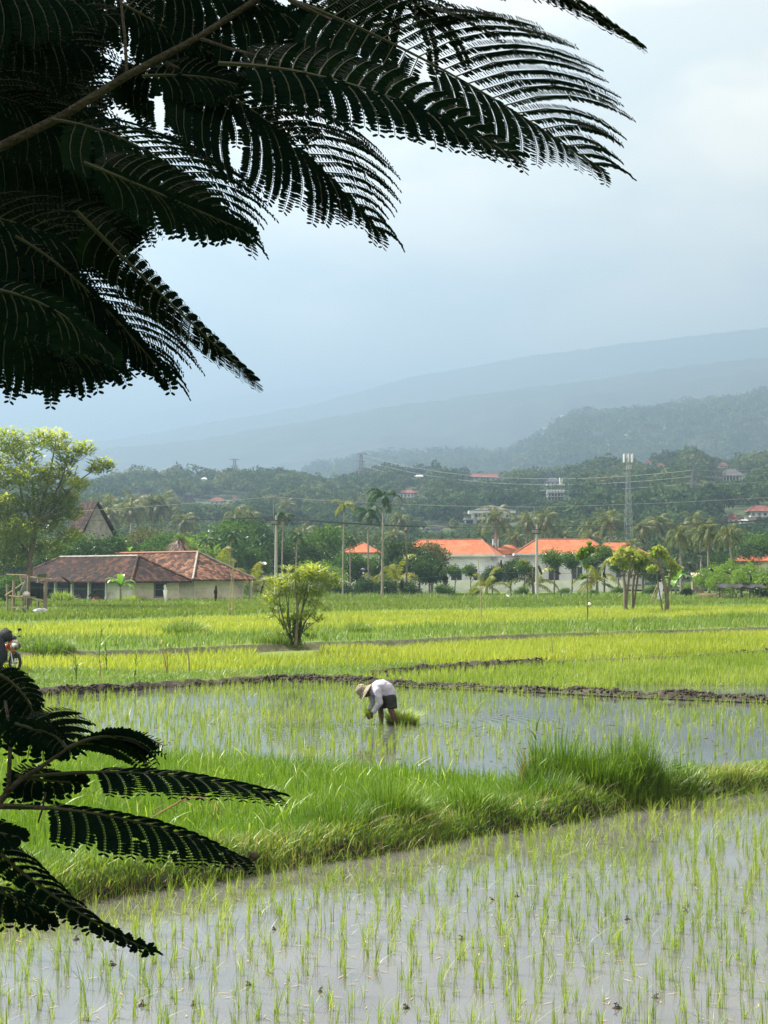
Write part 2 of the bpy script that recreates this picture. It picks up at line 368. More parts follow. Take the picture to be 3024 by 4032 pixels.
mountain('mountain', [(-600, 1860), (0, 1835), (400, 1765), (700, 1740), (1000, 1692), (1250, 1650), (1490, 1602), (1700, 1578), (2000, 1530), (2300, 1500), (2600, 1450), (3024, 1400), (3500, 1360)], 3600, 1300, 41, 160, (25, 12), FMt)
mountain('mountain', [(-600, 1850), (200, 1780), (365, 1740), (600, 1700), (850, 1655), (1000, 1633), (1220, 1590), (1610, 1480), (1830, 1440), (2100, 1392), (2440, 1345), (2700, 1315), (3024, 1280), (3500, 1230)], 5200, 1500, 51, 200, (30, 14), FMt)
mountain('mountain', [(-600, 1760), (350, 1700), (560, 1630), (860, 1555), (1100, 1530), (1400, 1500), (1800, 1490), (2400, 1500), (3024, 1520), (3500, 1540)], 8200, 2200, 61, 200, (60, 15), FMt)
# ---------------------------------------------------------------- haze
hz = MB(); hz.box((0, 5000, 589), (15800, 14000, 1182))
mh, th, oh = mat_base('haze_air'); pv = N(th, 'ShaderNodeVolumePrincipled')
pv.inputs['Color'].default_value = (.325, .505, .74, 1); pv.inputs['Density'].default_value = .00054; pv.inputs['Anisotropy'].default_value = .35
th.links.new(pv.outputs[0], oh.inputs['Volume'])
tag(hz.build('haze', mh), 'pale blue haze filling the valley air', 'haze', kind='stuff')
# ================================================================= BLADES
def blades(B, H, W, yaw, lean, segs=2, curve=2.0, dz=None):
    """B (n,3) base points, H height, W width, yaw, lean (horizontal reach / height) -> verts, tris"""
    n = len(B); B = np.asarray(B, float); H = np.broadcast_to(H, n); W = np.broadcast_to(W, n); yaw = np.broadcast_to(yaw, n); lean = np.broadcast_to(lean, n)
    d = np.stack([np.cos(yaw), np.sin(yaw), np.zeros(n)], 1)
    wy = yaw+np.pi/2+rng.uniform(-.9, .9, n); wd = np.stack([np.cos(wy), np.sin(wy), np.zeros(n)], 1)
    Vs = []
    for i in range(segs+1):
        t = i/segs; up = H*(t - .22*np.minimum(lean, 2.2)*t**curve); hor = H*lean*t**curve*.85+H*lean*.12*t
        c = B+d*hor[:, None]; c[:, 2] += up
        if i < segs:
            ww = (W*.5*(1-.55*t))[:, None]; Vs += [c-wd*ww, c+wd*ww]
        else: Vs.append(c)
    k = 2*segs+1; V = np.stack(Vs, 1).reshape(-1, 3); T = []
    for i in range(segs-1): T += [(2*i, 2*i+1, 2*i+3), (2*i, 2*i+3, 2*i+2)]
    T.append((2*segs-2, 2*segs-1, 2*segs)); T = np.array(T)
    Fc = (np.arange(n)[:, None, None]*k+T[None]).reshape(-1, 3); return V, Fc, k
def blade_obj(name, B, H, W, lean, mat, segs=2, yaw=None, kind='stuff', label=None, cat=None, rnd=None, parent=None, group=None, curve=2.0):
    n = len(B); yaw = rng.uniform(0, 2*np.pi, n) if yaw is None else yaw
    V, Fc, k = blades(B, H, W, yaw, lean, segs, curve); r = rng.random(n) if rnd is None else rnd
    o = link(name, nmesh(name, V, Fc, rnd=np.repeat(r, k)), mat, parent)
    return tag(o, label, cat, group, kind)
def scatter(n, x0, x1, y0, y1, cond, zoff=0.0, z=None):
    """uniform random points in a box, kept where cond(x,y) is true; stays roughly in view"""
    x = rng.uniform(x0, x1, n); y = rng.uniform(y0, y1, n); k = cond(x, y) & (np.abs(x) < y*.275+1.2); x, y = x[k], y[k]
    zz = hland(x, y)+zoff if z is None else np.full(len(x), z)
    return np.stack([x, y, zz], 1)
def rows(sp, x0, x1, y0, y1, cond, ang=0, jit=.12, spy=None):
    spy = spy or sp; a, b = np.meshgrid(np.arange(-200, 200, sp) if (x1-x0) > 150 else np.arange(-80, 80, sp), np.arange(-100, 100, spy) if (y1-y0) < 60 else np.arange(-150, 150, spy))
    a = a.ravel()+rng.normal(0, jit*sp, a.size); b = b.ravel()+rng.normal(0, jit*spy, b.size); cx, cy_ = (x0+x1)/2, (y0+y1)/2
    x = cx+a*math.cos(ang)-b*math.sin(ang); y = cy_+a*math.sin(ang)+b*math.cos(ang)
    k = (x > x0) & (x < x1) & (y > y0) & (y < y1) & (np.abs(x) < y*.275+1.0); x, y = x[k], y[k]; k = cond(x, y); return x[k], y[k]
GR_RICE = leafmat('rice_leaf', [(0, (.11, .20, .022)), (.5, (.21, .31, .05)), (1, (.38, .44, .14))], transl=.45, nscale=.3)
GR_SEED = leafmat('seedbed_leaf', [(0, (.06, .14, .012)), (.5, (.11, .21, .022)), (1, (.20, .29, .06))], transl=.42, nscale=.5)
GR_WILD = leafmat('wild_grass', [(0, (.065, .13, .022)), (.45, (.125, .225, .04)), (.8, (.19, .24, .075)), (1, (.40, .38, .20))], transl=.42, nscale=.6)
GR_DARK = leafmat('tall_grass_leaf', [(0, (.04, .10, .012)), (.5, (.085, .17, .022)), (.85, (.16, .25, .05)), (1, (.34, .36, .16))], transl=.4, nscale=1.0)
GR_YEL = leafmat('ripening_rice_leaf', [(0, (.18, .26, .035)), (.5, (.28, .345, .055)), (1, (.42, .44, .12))], transl=.45, nscale=.12)
GR_FAR = leafmat('far_rice_leaf', [(0, (.09, .14, .025)), (.5, (.13, .20, .035)), (1, (.20, .26, .06))], transl=.4, nscale=.12)
GR_DRY = leafmat('dry_stalk', [(0, (.22, .16, .08)), (.5, (.36, .28, .14)), (1, (.5, .42, .24))], transl=.2, nscale=.5)

# ---- rice seedlings of the near paddy: the 300 nearest as things, the rest as one mass
def seedling_arrays(x, y, z, nb=(6, 11), h=(.12, .27), w=.0056, spread=.32, tilt=True):
    n = len(x); cnt = rng.integers(nb[0], nb[1], n); idx = np.repeat(np.arange(n), cnt); m = len(idx)
    hh = rng.uniform(h[0], h[1], n)[idx]*rng.uniform(.55, 1.1, m); B = np.stack([x[idx]+rng.normal(0, .012, m), y[idx]+rng.normal(0, .012, m), np.full(m, z)-.01], 1)
    ty = rng.uniform(0, 2*np.pi, n)[idx]; yaw = np.where(rng.random(m) < .45, ty, rng.uniform(0, 2*np.pi, m))
    lean = np.abs(rng.normal(spread*.6, spread, m)); lean = np.where(rng.random(m) < .06, rng.uniform(1.2, 2.2, m), lean)
    return B, hh, np.full(m, w)*rng.uniform(.7, 1.3, m), yaw, lean, idx, cnt
nx_, ny_ = rows(.135, -5, 8, 9.3, 21, lambda x, y: y < E1(x)-.15, ang=.11, jit=.26, spy=.235)
keep = rng.random(len(nx_)) < .52+.5*fbm(nx_, ny_, 1.2, 2, 31); nx_, ny_ = nx_[keep], ny_[keep]
order = np.argsort(ny_ + np.abs(nx_)*.02); nx_, ny_ = nx_[order], ny_[order]
protos = []
for i in range(14):
    B, hh, ww, yaw, lean, idx, cnt = seedling_arrays(np.zeros(1), np.zeros(1), 0.0, nb=(7, 15), h=(.17, .28))
    V, Fc, k = blades(B, hh, ww, yaw, lean, 3, 1.7)
    me = nmesh('rice_seedling', V, Fc, rnd=np.repeat(rng.random(len(B)), k)); me.materials.append(GR_RICE); protos.append(me)
NI = 298
for i in range(NI):
    o = bpy.data.objects.new('rice_seedling', protos[i % 14]); COL.objects.link(o); o.location = (nx_[i], ny_[i], 0)
    o.rotation_euler = (0, 0, random.uniform(0, 6.28)); s = random.uniform(.72, 1.12); o.scale = (s, s, s)
    tag(o, 'small bright green rice seedling standing in the silty water of the nearest rows', 'rice seedling', 'rice seedlings planted in the near paddy')
B, hh, ww, yaw, lean, idx, cnt = seedling_arrays(nx_[NI:], ny_[NI:], 0.0, nb=(7, 14), h=(.15, .27))
blade_obj('rice_seedlings', B, hh, ww, lean, GR_RICE, 3, yaw, label='rows of rice seedlings farther out in the near paddy', cat='rice plants', curve=1.7)
# ---- farmer's paddy
fx_, fy_ = rows(.21, -12, 12, 24, 45, lambda x, y: (y > E2(x)+.15) & (y < E3(x)-.25) & ~((x > FARM.x+.35) & (x < 3.4) & (y > FARM.y+.3) & (y < FARM.y+1.5+.25*(x-FARM.x))), ang=.09, jit=.33, spy=.19)
dens = fbm(fx_, fy_, 3.5, 2, 77); keep = rng.random(len(fx_)) < np.clip(  .42+(dens-.35)*1.6, .38, .9); fx_, fy_ = fx_[keep], fy_[keep]
B, hh, ww, yaw, lean, idx, cnt = seedling_arrays(fx_, fy_, 0.004, nb=(4, 8), h=(.16, .30), w=.0085, spread=.22)
blade_obj('rice_seedlings', B, hh, ww, lean, GR_RICE, 2, yaw, label='sparse rice seedlings standing in the water around the farmer', cat='rice plants')
sx_, sy_ = rows(.19, -1.5, 16, 34, 62, lambda x, y: (y > E4(x)+.1) & (y < E5(x)) & ~((x > 6.0) & (y < E4(x)+2.6+.5*(x-6.0))), ang=.03, jit=.2)
B, hh, ww, yaw, lean, idx, cnt = seedling_arrays(sx_, sy_, 0.03, nb=(6, 10), h=(.22, .38), w=.013, spread=.22)
blade_obj('rice_seedlings', B, hh, ww, lean, GR_RICE, 2, yaw, label='denser strip of young rice between the two mud banks', cat='rice plants')
# ---- seedbed (dense)
def inseed(x, y):
    a = (y-E1(x))*.76; return (a > .5) & (y < E2(x)-.05) & (x < 4.6)
B = scatter(150000, -9, 4.6, 11, 30, inseed)
hh = rng.uniform(.11, .26, len(B))*(.85+.4*fbm(B[:, 0], B[:, 1], 1.5, 2, 8)); blade_obj('rice_seedbed', B, hh, .0095, np.abs(rng.normal(.22, .22, len(B))), GR_SEED, 2, label='dense bright green bed of rice seedlings behind the near bank', cat='rice plants')
# ---- near bund
def onbund(x, y):
    a = (y-E1(x)-(fbm(x, y, 1.2, 3, 3)-.5)*.34)*.76; return (a > .0) & (a < .85) & (y < E2(x)+.1)
B = scatter(300000, -7, 8, 11, 24, onbund); a = (B[:, 1]-E1(B[:, 0]))*.76
hh = rng.uniform(.07, .23, len(B))*(.55+.9*fbm(B[:, 0], B[:, 1], .7, 3, 12)); hh *= np.where(a < .3, 1.0, 1)
yaw = rng.uniform(0, 2*np.pi, len(B)); low = (a < .35) & (rng.random(len(B)) < .45); yaw = np.where(low, -.9+rng.normal(0, .7, len(B)), yaw)
blade_obj('bank_grass', B, hh, rng.uniform(.007, .018, len(B)), np.where(low, rng.uniform(.5, 1.4, len(B)), np.abs(rng.normal(.4, .4, len(B)))), GR_WILD, 2, yaw, label='short rough grass covering the near mud bank', cat='grass')
B = scatter(22000, -7, 8, 11, 24, onbund); B = B[:1500]; blade_obj('dry_straw', B, rng.uniform(.08, .28, len(B)), rng.uniform(.005, .010, len(B)), rng.uniform(.3, 1.8, len(B)), GR_DRY, 3, label='dead straw blades among the grass of the near bank', cat='straw')
B = scatter(22000, -7, 8, 11, 24, lambda x, y: inseed(x, y) | onbund(x, y)); B = B[:750]; blade_obj('broad_weeds', B, rng.uniform(.15, .38, len(B)), rng.uniform(.015, .028, len(B)), rng.uniform(.2, 1.3, len(B)), GR_RICE, 4, label='scattered broad pale weed blades along the near bank and seedbed', cat='weeds')
# ---- taller grass: clumps as things
def tallclump(name, px, py, wx, wy, n, h, label, mat=GR_DARK, wd=.012, lean=.35, edgeh=.55, z=None, group=None, segs=3, inner=()):
    c = G(px, py, .15); m = n; r = np.sqrt(rng.random(m)); A = rng.uniform(0, 2*np.pi, m); h = np.full(m, h)*rng.uniform(.8, 1, m)
    x = c.x+r*np.cos(A)*wx; y = c.y+r*np.sin(A)*wy
    for ix, iy, ir, n2, h2 in inner:
        r2 = np.sqrt(rng.random(n2)); A2 = rng.uniform(0, 2*np.pi, n2); x = np.append(x, c.x+ix+r2*ir*np.cos(A2)); y = np.append(y, c.y+iy+r2*ir*.8*np.sin(A2)); r = np.append(r, r2*.8); A = np.append(A, A2); h = np.append(h, np.full(n2, h2)); m += n2
    x = x+0; zz = hland(x, y) if z is None else np.full(m, z)
    hh = h*(1-(1-edgeh)*r**2)*rng.uniform(.5, 1.05, m)*(.8+.4*vnoise(x, y, .5, 4))
    yaw = np.where(rng.random(m) < .5, A, rng.uniform(0, 2*np.pi, m)); ln = np.abs(rng.normal(lean*.6, lean*.7, m))+r*lean*.35; ln = np.where(rng.random(m) < .05, rng.uniform(.9, 1.6, m), ln)
    V, Fc, k = blades(np.stack([x-c.x, y-c.y, zz-c.z], 1), hh, wd*rng.uniform(.6, 1.3, m), yaw, ln, segs)
    o = link(name, nmesh(name, V, Fc, rnd=np.repeat(rng.random(m), k)), mat); o.location = c; return tag(o, label, 'grass clump', group)
tallclump('grass_clump', 2360, 3120, .98, .42, 2800, .72, 'widest dark green clump of tall grass, on the near bank at the right', edgeh=.7, lean=.28, inner=[(-.55, .1, .32, 520, .95), (-.15, 0, .25, 300, .85), (.32, .1, .28, 420, .98), (.62, .0, .2, 240, .9), (-.85, .0, .2, 260, .8)])
tallclump('grass_clump', 2110, 3160, .5, .35, 900, .62, 'loose tall grass at the left foot of the widest clump on the near bank', wd=.011)
tallclump('grass_clump', 2690, 3100, .42, .3, 420, .55, 'thin bent grass at the right end of the widest clump', wd=.012, lean=.7)
tallclump('grass_clump', 1320, 3275, .42, .42, 1100, .60, 'tall dark grass clump in the middle of the near bank, left one of two')
tallclump('grass_clump', 1520, 3240, .45, .42, 1500, .68, 'clump of tall dark grass on the near bank below the farmer, right one of two')
tallclump('grass_clump', 1830, 3210, .5, .35, 700, .42, 'low loose grass between the middle clumps and the widest clump')
tallclump('grass_clump', 120, 3420, .8, .6, 700, .38, 'pale broad bladed weeds at the left end of the near bank', mat=GR_WILD, wd=.018, lean=.6)
tallclump('grass_clump', 2960, 3080, .5, .2, 420, .32, 'short grass on the near bank at its right end', mat=GR_WILD)
# reed stems poking above the clumps (left of the wide clump)
def reed(px, py, h, label, nl=7, mat=GR_DARK, ll=.35, z=None, stem=.006, group=None, cat='reed', lean=.08, D=None, seed=None):
    c = G(px, py, .12) if D is None else D; c.z = float(hland(c.x, c.y)) if z is None else z
    e = empty('reed', c, label=label, cat=cat, group=group); mbb = MB(); lx, ly = random.uniform(-lean, lean), random.uniform(-lean, lean)
    P = [Vector((lx*h*t*t, ly*h*t*t, h*t)) for t in np.linspace(0, 1, 6)]; mbb.tube(P, [stem, stem, stem*.9, stem*.8, stem*.6, stem*.3], 5); mbb.build('stem', mat if mat is not GR_DARK else GR_WILD, e)
    B = np.array([list(P[0].lerp(P[-1], t)) for t in np.linspace(.25, .98, nl)]); yaw = rng.uniform(0, 6.28, nl)
    V, Fc, k = blades(B, rng.uniform(.7, 1.1, nl)*ll, stem*3.4, yaw, rng.uniform(.4, 1.4, nl), 4); o = link('leaves', nmesh('leaves', V, Fc, rnd=np.repeat(rng.random(nl), k)), mat, e); return e
reed(2105, 3160, 1.05, 'tall reed with drooping leaves at the left edge of the widest grass clump', nl=8)
reed(2050, 3150, .62, 'straw coloured reed leaning left over the water beside the widest grass clump', nl=5, mat=GR_DRY, lean=.5)
# ---- far bund / left grass
B = scatter(75000, -14, 1.0, 33, 50, lambda x, y: (y > E3(x)+.4) & (y < Y1a(x)+.3) & ((x < -.9) | (y > E5(x)+.3)))
hh = rng.uniform(.08, .2, len(B))*(.5+fbm(B[:, 0], B[:, 1], 1.5, 3, 14)); blade_obj('bank_grass', B, hh, .013, np.abs(rng.normal(.5, .4, len(B))), GR_WILD, 2, label='short grass left of the farmer beyond the flooded paddy', cat='grass')
B = scatter(45000, -3, 20, 37, 64, lambda x, y: (y > E5(x)+.8) & (y < Y1a(x)+.5)); blade_obj('bank_grass', B, rng.uniform(.08, .2, len(B)), .015, .5, GR_WILD, 2, label='thin grass strip behind the strip paddy on the right', cat='grass')
# sparse grass on the mud bank
B = scatter(12000, -3, 14, 33, 44, lambda x, y: (y > E3(x)+.1) & (y < E4(x))); B = B[:6500]; blade_obj('bank_grass', B, rng.uniform(.05, .16, len(B)), .012, .5, GR_WILD, 2, label='few grass tufts on the bare mud bank', cat='grass')
# ---- yellow-green rice terraces
def ricefield(lo, hi, x0, x1, y0, y1, sp, h, w, mat, label, nb=6, ang=.04):
    x, y = rows(sp, x0, x1, y0, y1, lambda x, y: (y > lo(x)) & (y < hi(x)) & (fbm(x, y*.6, 3.2, 4, 71) > .25+.06*rng.random(len(x))), ang=ang, jit=.16)
    n = len(x); idx = np.repeat(np.arange(n), nb); m = len(idx); xx = x[idx]+rng.normal(0, sp*.13, m); yy = y[idx]+rng.normal(0, sp*.13, m)
    hh = rng.uniform(h*.55, h, m)*(.6+.75*fbm(xx, yy, 2.2, 3, 5)); return blade_obj('rice_field', np.stack([xx, yy, hland(xx, yy)], 1), hh, w, np.abs(rng.normal(.25, .2, m)), mat, 2, label=label, cat='rice field')
ricefield(lambda x: Y1a(x)+.3, lambda x: Y1b(x)-.4, -18, 30, 44, 85, .24, .36, .024, GR_YEL, 'yellow green rice in the terrace nearest behind the grassy banks')
ricefield(lambda x: Y2a(x)+.3, lambda x: Y2b(x)-.3, -30, 40, 60, 130, .34, .42, .04, GR_YEL, 'yellow green rice in the second terrace with the motorcycle in front', nb=6)
ricefield(lambda x: Y3a(x)+.3, lambda x: 0*x+TREEL-8, -45, 46, 85, 170, .55, .42, .08, GR_FAR, 'fresh green rice in the far terraces before the houses', nb=6)
B = scatter(110000, -20, 30, 45, 110, lambda x, y: (y > Y1b(x)+.1) & (y < Y2a(x)+.3)); hh = rng.uniform(.12, .5, len(B))*(.35+1.1*fbm(B[:, 0], B[:, 1], 3, 3, 15))
blade_obj('bank_grass', B, hh, .03, np.abs(rng.normal(.35, .3, len(B))), GR_WILD, 2, label='wild green grass on the bank between the two yellow rice terraces', cat='grass')
B = scatter(26000, -30, 40, 75, 150, lambda x, y: (y > Y2b(x)-.3) & (y < Y3a(x)+.6)); blade_obj('bank_grass', B, rng.uniform(.15, .5, len(B)), .05, .4, GR_WILD, 2, label='grassy bank behind the second rice terrace', cat='grass')
B = scatter(50000, -48, 50, 150, 178, lambda x, y: y > TREEL-12-3*np.sin(x*.1)); blade_obj('bank_grass', B, rng.uniform(.2, .9, len(B))*(.4+fbm(B[:, 0], B[:, 1], 8, 3, 19)), .1, .4, GR_WILD, 2, label='uneven weeds along the foot of the tree line', cat='grass')
# ================================================================= TREES
def leaf_quads(C, size, nrm=None, up=.3):
    """rhombic leaf clumps at points C; random orientation biased to normals"""
    n = len(C); nn = rng.normal(0, 1, (n, 3)); nn[:, 2] += up
    if nrm is not None: nn += nrm*1.2
    nn /= np.linalg.norm(nn, axis=1)[:, None]
    a = np.cross(nn, rng.normal(0, 1, (n, 3))); a /= np.linalg.norm(a, axis=1)[:, None]; b = np.cross(nn, a)
    s = (size*rng.uniform(.6, 1.35, n))[:, None]
    V = np.stack([C-a*s, C-b*s*.42-a*s*.1, C+a*s, C+b*s*.42+a*s*.1], 1).reshape(-1, 3)
    i = np.arange(n)*4; return V, np.stack([i, i+1, i+2, i+3], 1)
def lobes_points(lobes, n, shell=.55):
    """lobes: (x,y,z,rx,ry,rz)"""
    Lb = np.array(lobes, float); wgt = Lb[:, 3]*Lb[:, 4]+Lb[:, 3]*Lb[:, 5]; pick = rng.choice(len(Lb), n, p=wgt/wgt.sum())
    d = rng.normal(0, 1, (n, 3)); d /= np.linalg.norm(d, axis=1)[:, None]; r = shell+(1-shell)*rng.random(n)**.5
    r *= 1+.22*np.sin(d[:, 0]*7+pick*1.7)*np.cos(d[:, 2]*6+pick)+rng.normal(0, .07, n)
    return Lb[pick, :3]+d*r[:, None]*Lb[pick, 3:], d, pick
def crown_obj(name, lobes, n, size, mat, parent, shell=.5, up=.35):
    C, d, pick = lobes_points(lobes, n, shell); V, Fc = leaf_quads(C, size, d*.6, up)
    lr = rng.random(len(lobes)); r = np.clip(lr[pick]*.5+rng.random(n)*.5, 0, 1)
    return link(name, nmesh(name, V, Fc, rnd=np.repeat(r, 4)), mat, parent)
BARK = surf('bark', (.11, .09, .07), (.20, .17, .14), 6, bump=.6, rough=.9, stretch=(1, 1, .3))
BARKP = surf('pale_bark', (.22, .20, .17), (.36, .33, .29), 5, bump=.4, rough=.9, stretch=(1, 1, .5))
LM = {
 'dark': leafmat('foliage_dark', [(0, (.012, .034, .010)), (.5, (.028, .066, .014)), (1, (.06, .11, .022))], transl=.3, nscale=.4),
 'mid': leafmat('foliage_mid', [(0, (.025, .065, .012)), (.5, (.055, .125, .018)), (1, (.12, .19, .03))], transl=.35, nscale=.4),
 'light': leafmat('foliage_light', [(0, (.06, .13, .015)), (.5, (.12, .22, .025)), (1, (.24, .32, .06))], transl=.4, nscale=.4),
 'olive': leafmat('foliage_olive', [(0, (.045, .06, .02)), (.5, (.09, .10, .035)), (1, (.17, .16, .07))], transl=.3, nscale=.4),
 'yellow': leafmat('foliage_yellow', [(0, (.12, .19, .03)), (.5, (.25, .32, .06)), (1, (.42, .45, .14))], transl=.5, nscale=.3)}
def make_tree(kind, h, w, lobes, n, size, mat, bark=BARK, th=.16, crown0=.35, label=None, nl=6, shell=.45, name='tree', cat='tree', seed=1):
    """unit tree at origin; lobes in tree units where crown sits between crown0*h and h"""
    e = empty(name, (0, 0, 0), label=label, cat=cat); rs = random.Random(seed)
    if lobes is None:
        lobes = []
        for i in range(nl):
            A = i*2.4+rs.uniform(-.5, .5); rr = w*.5*rs.uniform(.25, .62)*(1 if i else 0); z = h*(crown0+(1-crown0)*(.28+.5*((i*.618) % 1)))
            if i == 0: z = h*(crown0+(1-crown0)*.6)
            q = w*rs.uniform(.2, .33); lobes.append((rr*math.cos(A), rr*math.sin(A), min(z, h-q*.8), q, q, q*rs.uniform(.65, .95)))
        lobes[0] = (0, 0, h*(crown0+(1-crown0)*.55), w*.34, w*.34, h*(1-crown0)*.42)
    m = MB(); bx, by = rs.uniform(-.03, .03)*h, rs.uniform(-.03, .03)*h; zt = h*(crown0+(1-crown0)*.55)
    m.tube([(0, 0, -.2), (bx*.4, by*.4, zt*.35), (bx, by, zt*.7), (bx*.8, by*.8, zt)], [th*1.25, th, th*.75, th*.35], 8)
    for (x, y, z, q, _, _) in lobes[1:]:
        z0 = zt*rs.uniform(.5, .8); m.tube([(bx*.8, by*.8, z0), ((bx+x)*.5, (by+y)*.5, (z0+z)*.5-.03*h), (x, y, z)], [th*.5, th*.32, th*.12], 6)
    m.build('trunk', bark, e, smooth=True); crown_obj('crown', lobes, n, size, LM[mat] if isinstance(mat, str) else mat, e, shell)
    return e
def frond(P0, az, el, Lf, droop, nlf, lw, ll, twist=0):
    """pinnate frond: returns verts/tris of rachis strip and leaflets"""
    V = []; T = []; pts = []
    d = Vector((math.cos(az)*math.cos(el), math.sin(az)*math.cos(el), math.sin(el))); p = Vector(P0); seg = 9
    for i in range(seg+1):
        pts.append(p.copy()); p = p+d*(Lf/seg); d = (d+Vector((0, 0, -droop/seg*(1+i*.25)))).normalized()
    for i in range(nlf):
        t = .12+.88*i/(nlf-1); f = t*seg; j = min(int(f), seg-1); q = pts[j].lerp(pts[j+1], f-j); tg = (pts[j+1]-pts[j]).normalized()
        sd = tg.cross(Vector((0, 0, 1))); sd = sd.normalized() if sd.length > .01 else Vector((1, 0, 0)); L1 = ll*math.sin(math.pi*min(1, .12+.82*t))**.6*random.uniform(.8, 1.1)
        for s in (-1, 1):
            dr = (sd*s*.85+tg*.6+Vector((0, 0, -.35-random.random()*.3))).normalized(); tip = q+dr*L1+Vector((0, 0, -L1*.18)); mid = q+dr*L1*.5; wv = tg*lw*.5
            b = len(V); V += [q-wv*.6, q+wv*.6, mid+wv, mid-wv, tip]; T += [(b, b+1, b+2), (b, b+2, b+3), (b+3, b+2, b+4)]
    for i in range(seg):
        a, c = pts[i], pts[i+1]; wv = Vector((-math.sin(az), math.cos(az), 0))*lw*.55*(1-.8*i/seg); b = len(V); V += [a-wv, a+wv, c+wv*.85, c-wv*.85]; T += [(b, b+1, b+2), (b, b+2, b+3)]
    return V, T
def make_palm(h, nf, Lf, th, droop, mat, elr=(-.5, 1.35), ll=.75, lw=.07, bend=.5, nlf=22, label=None, dead=0, shaft=False, name='palm_tree', bark=BARKP, nuts=False):
    e = empty(name, (0, 0, 0), label=label, cat='palm tree'); m = MB(); A0 = random.uniform(0, 6.28)
    P = [(bend*math.cos(A0)*t*t, bend*math.sin(A0)*t*t, h*t-.2*(1-t)) for t in np.linspace(0, 1, 9)]
    m.tube(P, [th*(1.45 if i == 0 else 1.1-.045*i) for i in range(9)], 9); m.build('trunk', bark, e, smooth=True); top = Vector(P[-1])
    if shaft: MB().tube([top-Vector((0, 0, .1)), top+Vector((0, 0, .5)), top+Vector((0, 0, 1.1))], [th*.95, th*1.35, th*.6], 9).build('crownshaft', surf('palm_green_shaft', (.10, .16, .04), (.14, .2, .06), 2), e, smooth=True); top = top+Vector((0, 0, .9))
    V = []; T = []; DV = []; DT = []
    for i in range(nf):
        el = elr[1]-(elr[1]-elr[0])*(i/(nf-1))**.9; v, t = frond(top, i*2.4+random.uniform(-.3, .3), el+random.uniform(-.12, .12), Lf*random.uniform(.85, 1.08), droop*random.uniform(.8, 1.2), nlf, lw, ll)
        b = len(V); V += v; T += [tuple(k+b for k in q) for q in t]
    o = link('crown', nmesh('crown', np.array([tuple(v) for v in V]), np.array(T), rnd=np.repeat(rng.random(len(V)//5+1), 5)[:len(V)]), mat, e)
    if dead:
        for i in range(dead):
            v, t = frond(top-Vector((0, 0, .15)), random.uniform(0, 6.28), random.uniform(-1.3, -.8), Lf*.6, .4, 14, lw, ll*.5); b = len(DV); DV += v; DT += [tuple(k+b for k in q) for q in t]
        link('dead_frond', nmesh('dead_frond', np.array([tuple(v) for v in DV]), np.array(DT), rnd=rng.random(len(DV))), GR_DRY, e)
    if nuts:
        mm = MB()
        for i in range(7): A = i*.9; mm.ball((top.x+.28*math.cos(A), top.y+.28*math.sin(A), top.z-.28-.08*(i % 3)), .15, 8, 6)
        mm.build('coconuts', surf('coconut_husk', (.10, .12, .03), (.18, .16, .05), 3), e, smooth=True)
    return e
PALM_C = leafmat('coconut_frond', [(0, (.035, .06, .02)), (.5, (.075, .10, .035)), (1, (.24, .23, .11))], transl=.35, nscale=.5, gloss=.04)
PALM_A = leafmat('areca_frond', [(0, (.008, .028, .010)), (.5, (.018, .052, .014)), (1, (.045, .09, .025))], transl=.25, nscale=.5, gloss=.05)
PALM_Y = leafmat('yellowing_frond', [(0, (.07, .11, .012)), (.5, (.15, .18, .02)), (1, (.30, .27, .06))], transl=.35, nscale=.5, gloss=.04)
def gz(x, y): return float(hland(x, y)) if y < 236 else float(hhill(x, y))
def put(e, px, D, label=None, group=None, first=False, s=1, rz=None, pybase=None):
    x = HX(px, D); z = gz(x, D) if pybase is None else ZP(pybase, D); rz = random.uniform(0, 6.28) if rz is None else rz
    if first: e.location = (x, D, z); e.rotation_euler = (0, 0, rz); e.scale = (s, s, s) if not hasattr(s, '__len__') else s; tag(e, label, None, group); return e
    return copy_tree(e, (x, D, z), rz, s, label, group)
used = set(); PH = {}
def plant(proto, px, pytop, D, h0, label, group=None, ws=1.0, rz=None):
    """place a copy so that its top reaches photo row pytop; h0 = prototype height"""
    if id(proto) not in PH: PH[id(proto)] = max(v.co.z for c in proto.children for v in c.data.vertices if c.name.startswith(('crown', 'trunk')))
    x = HX(px, D); z = gz(x, D); s = max(.2, (ZP(pytop, D)-z)/PH[id(proto)]); sc = (s*ws, s*ws, s)
    first = id(proto) not in used; used.add(id(proto)); return put(proto, px, D, label, group, first, sc, rz)
T_dark = make_tree('d', 8, 7, None, 5200, .20, 'dark', nl=9, seed=3)
T_dark2 = make_tree('d', 8, 8, None, 5200, .21, 'dark', nl=10, seed=11, crown0=.2)
T_mid = make_tree('m', 8, 7, None, 5000, .20, 'mid', nl=9, seed=5, crown0=.25)
T_mid2 = make_tree('m', 8, 6, None, 4200, .22, 'mid', nl=8, seed=8, crown0=.3, shell=.3)
T_slim = make_tree('m', 8, 4.2, None, 1900, .19, 'mid', nl=6, seed=21, crown0=.5, shell=.2, th=.12)
T_light = make_tree('l', 6, 6, None, 3600, .19, 'light', nl=8, seed=6, crown0=.15, shell=.3)
T_olive = make_tree('o', 7, 6, None, 3200, .18, 'olive', nl=8, seed=9, crown0=.3, shell=.3)
T_shrub = make_tree('s', 3, 4.2, None, 2400, .16, 'mid', nl=7, seed=12, crown0=.05, th=.06, shell=.3, name='shrub', cat='shrub')
T_shrubd = make_tree('s', 3, 4.2, None, 2400, .16, 'dark', nl=7, seed=14, crown0=.05, th=.06, shell=.3, name='shrub', cat='shrub')
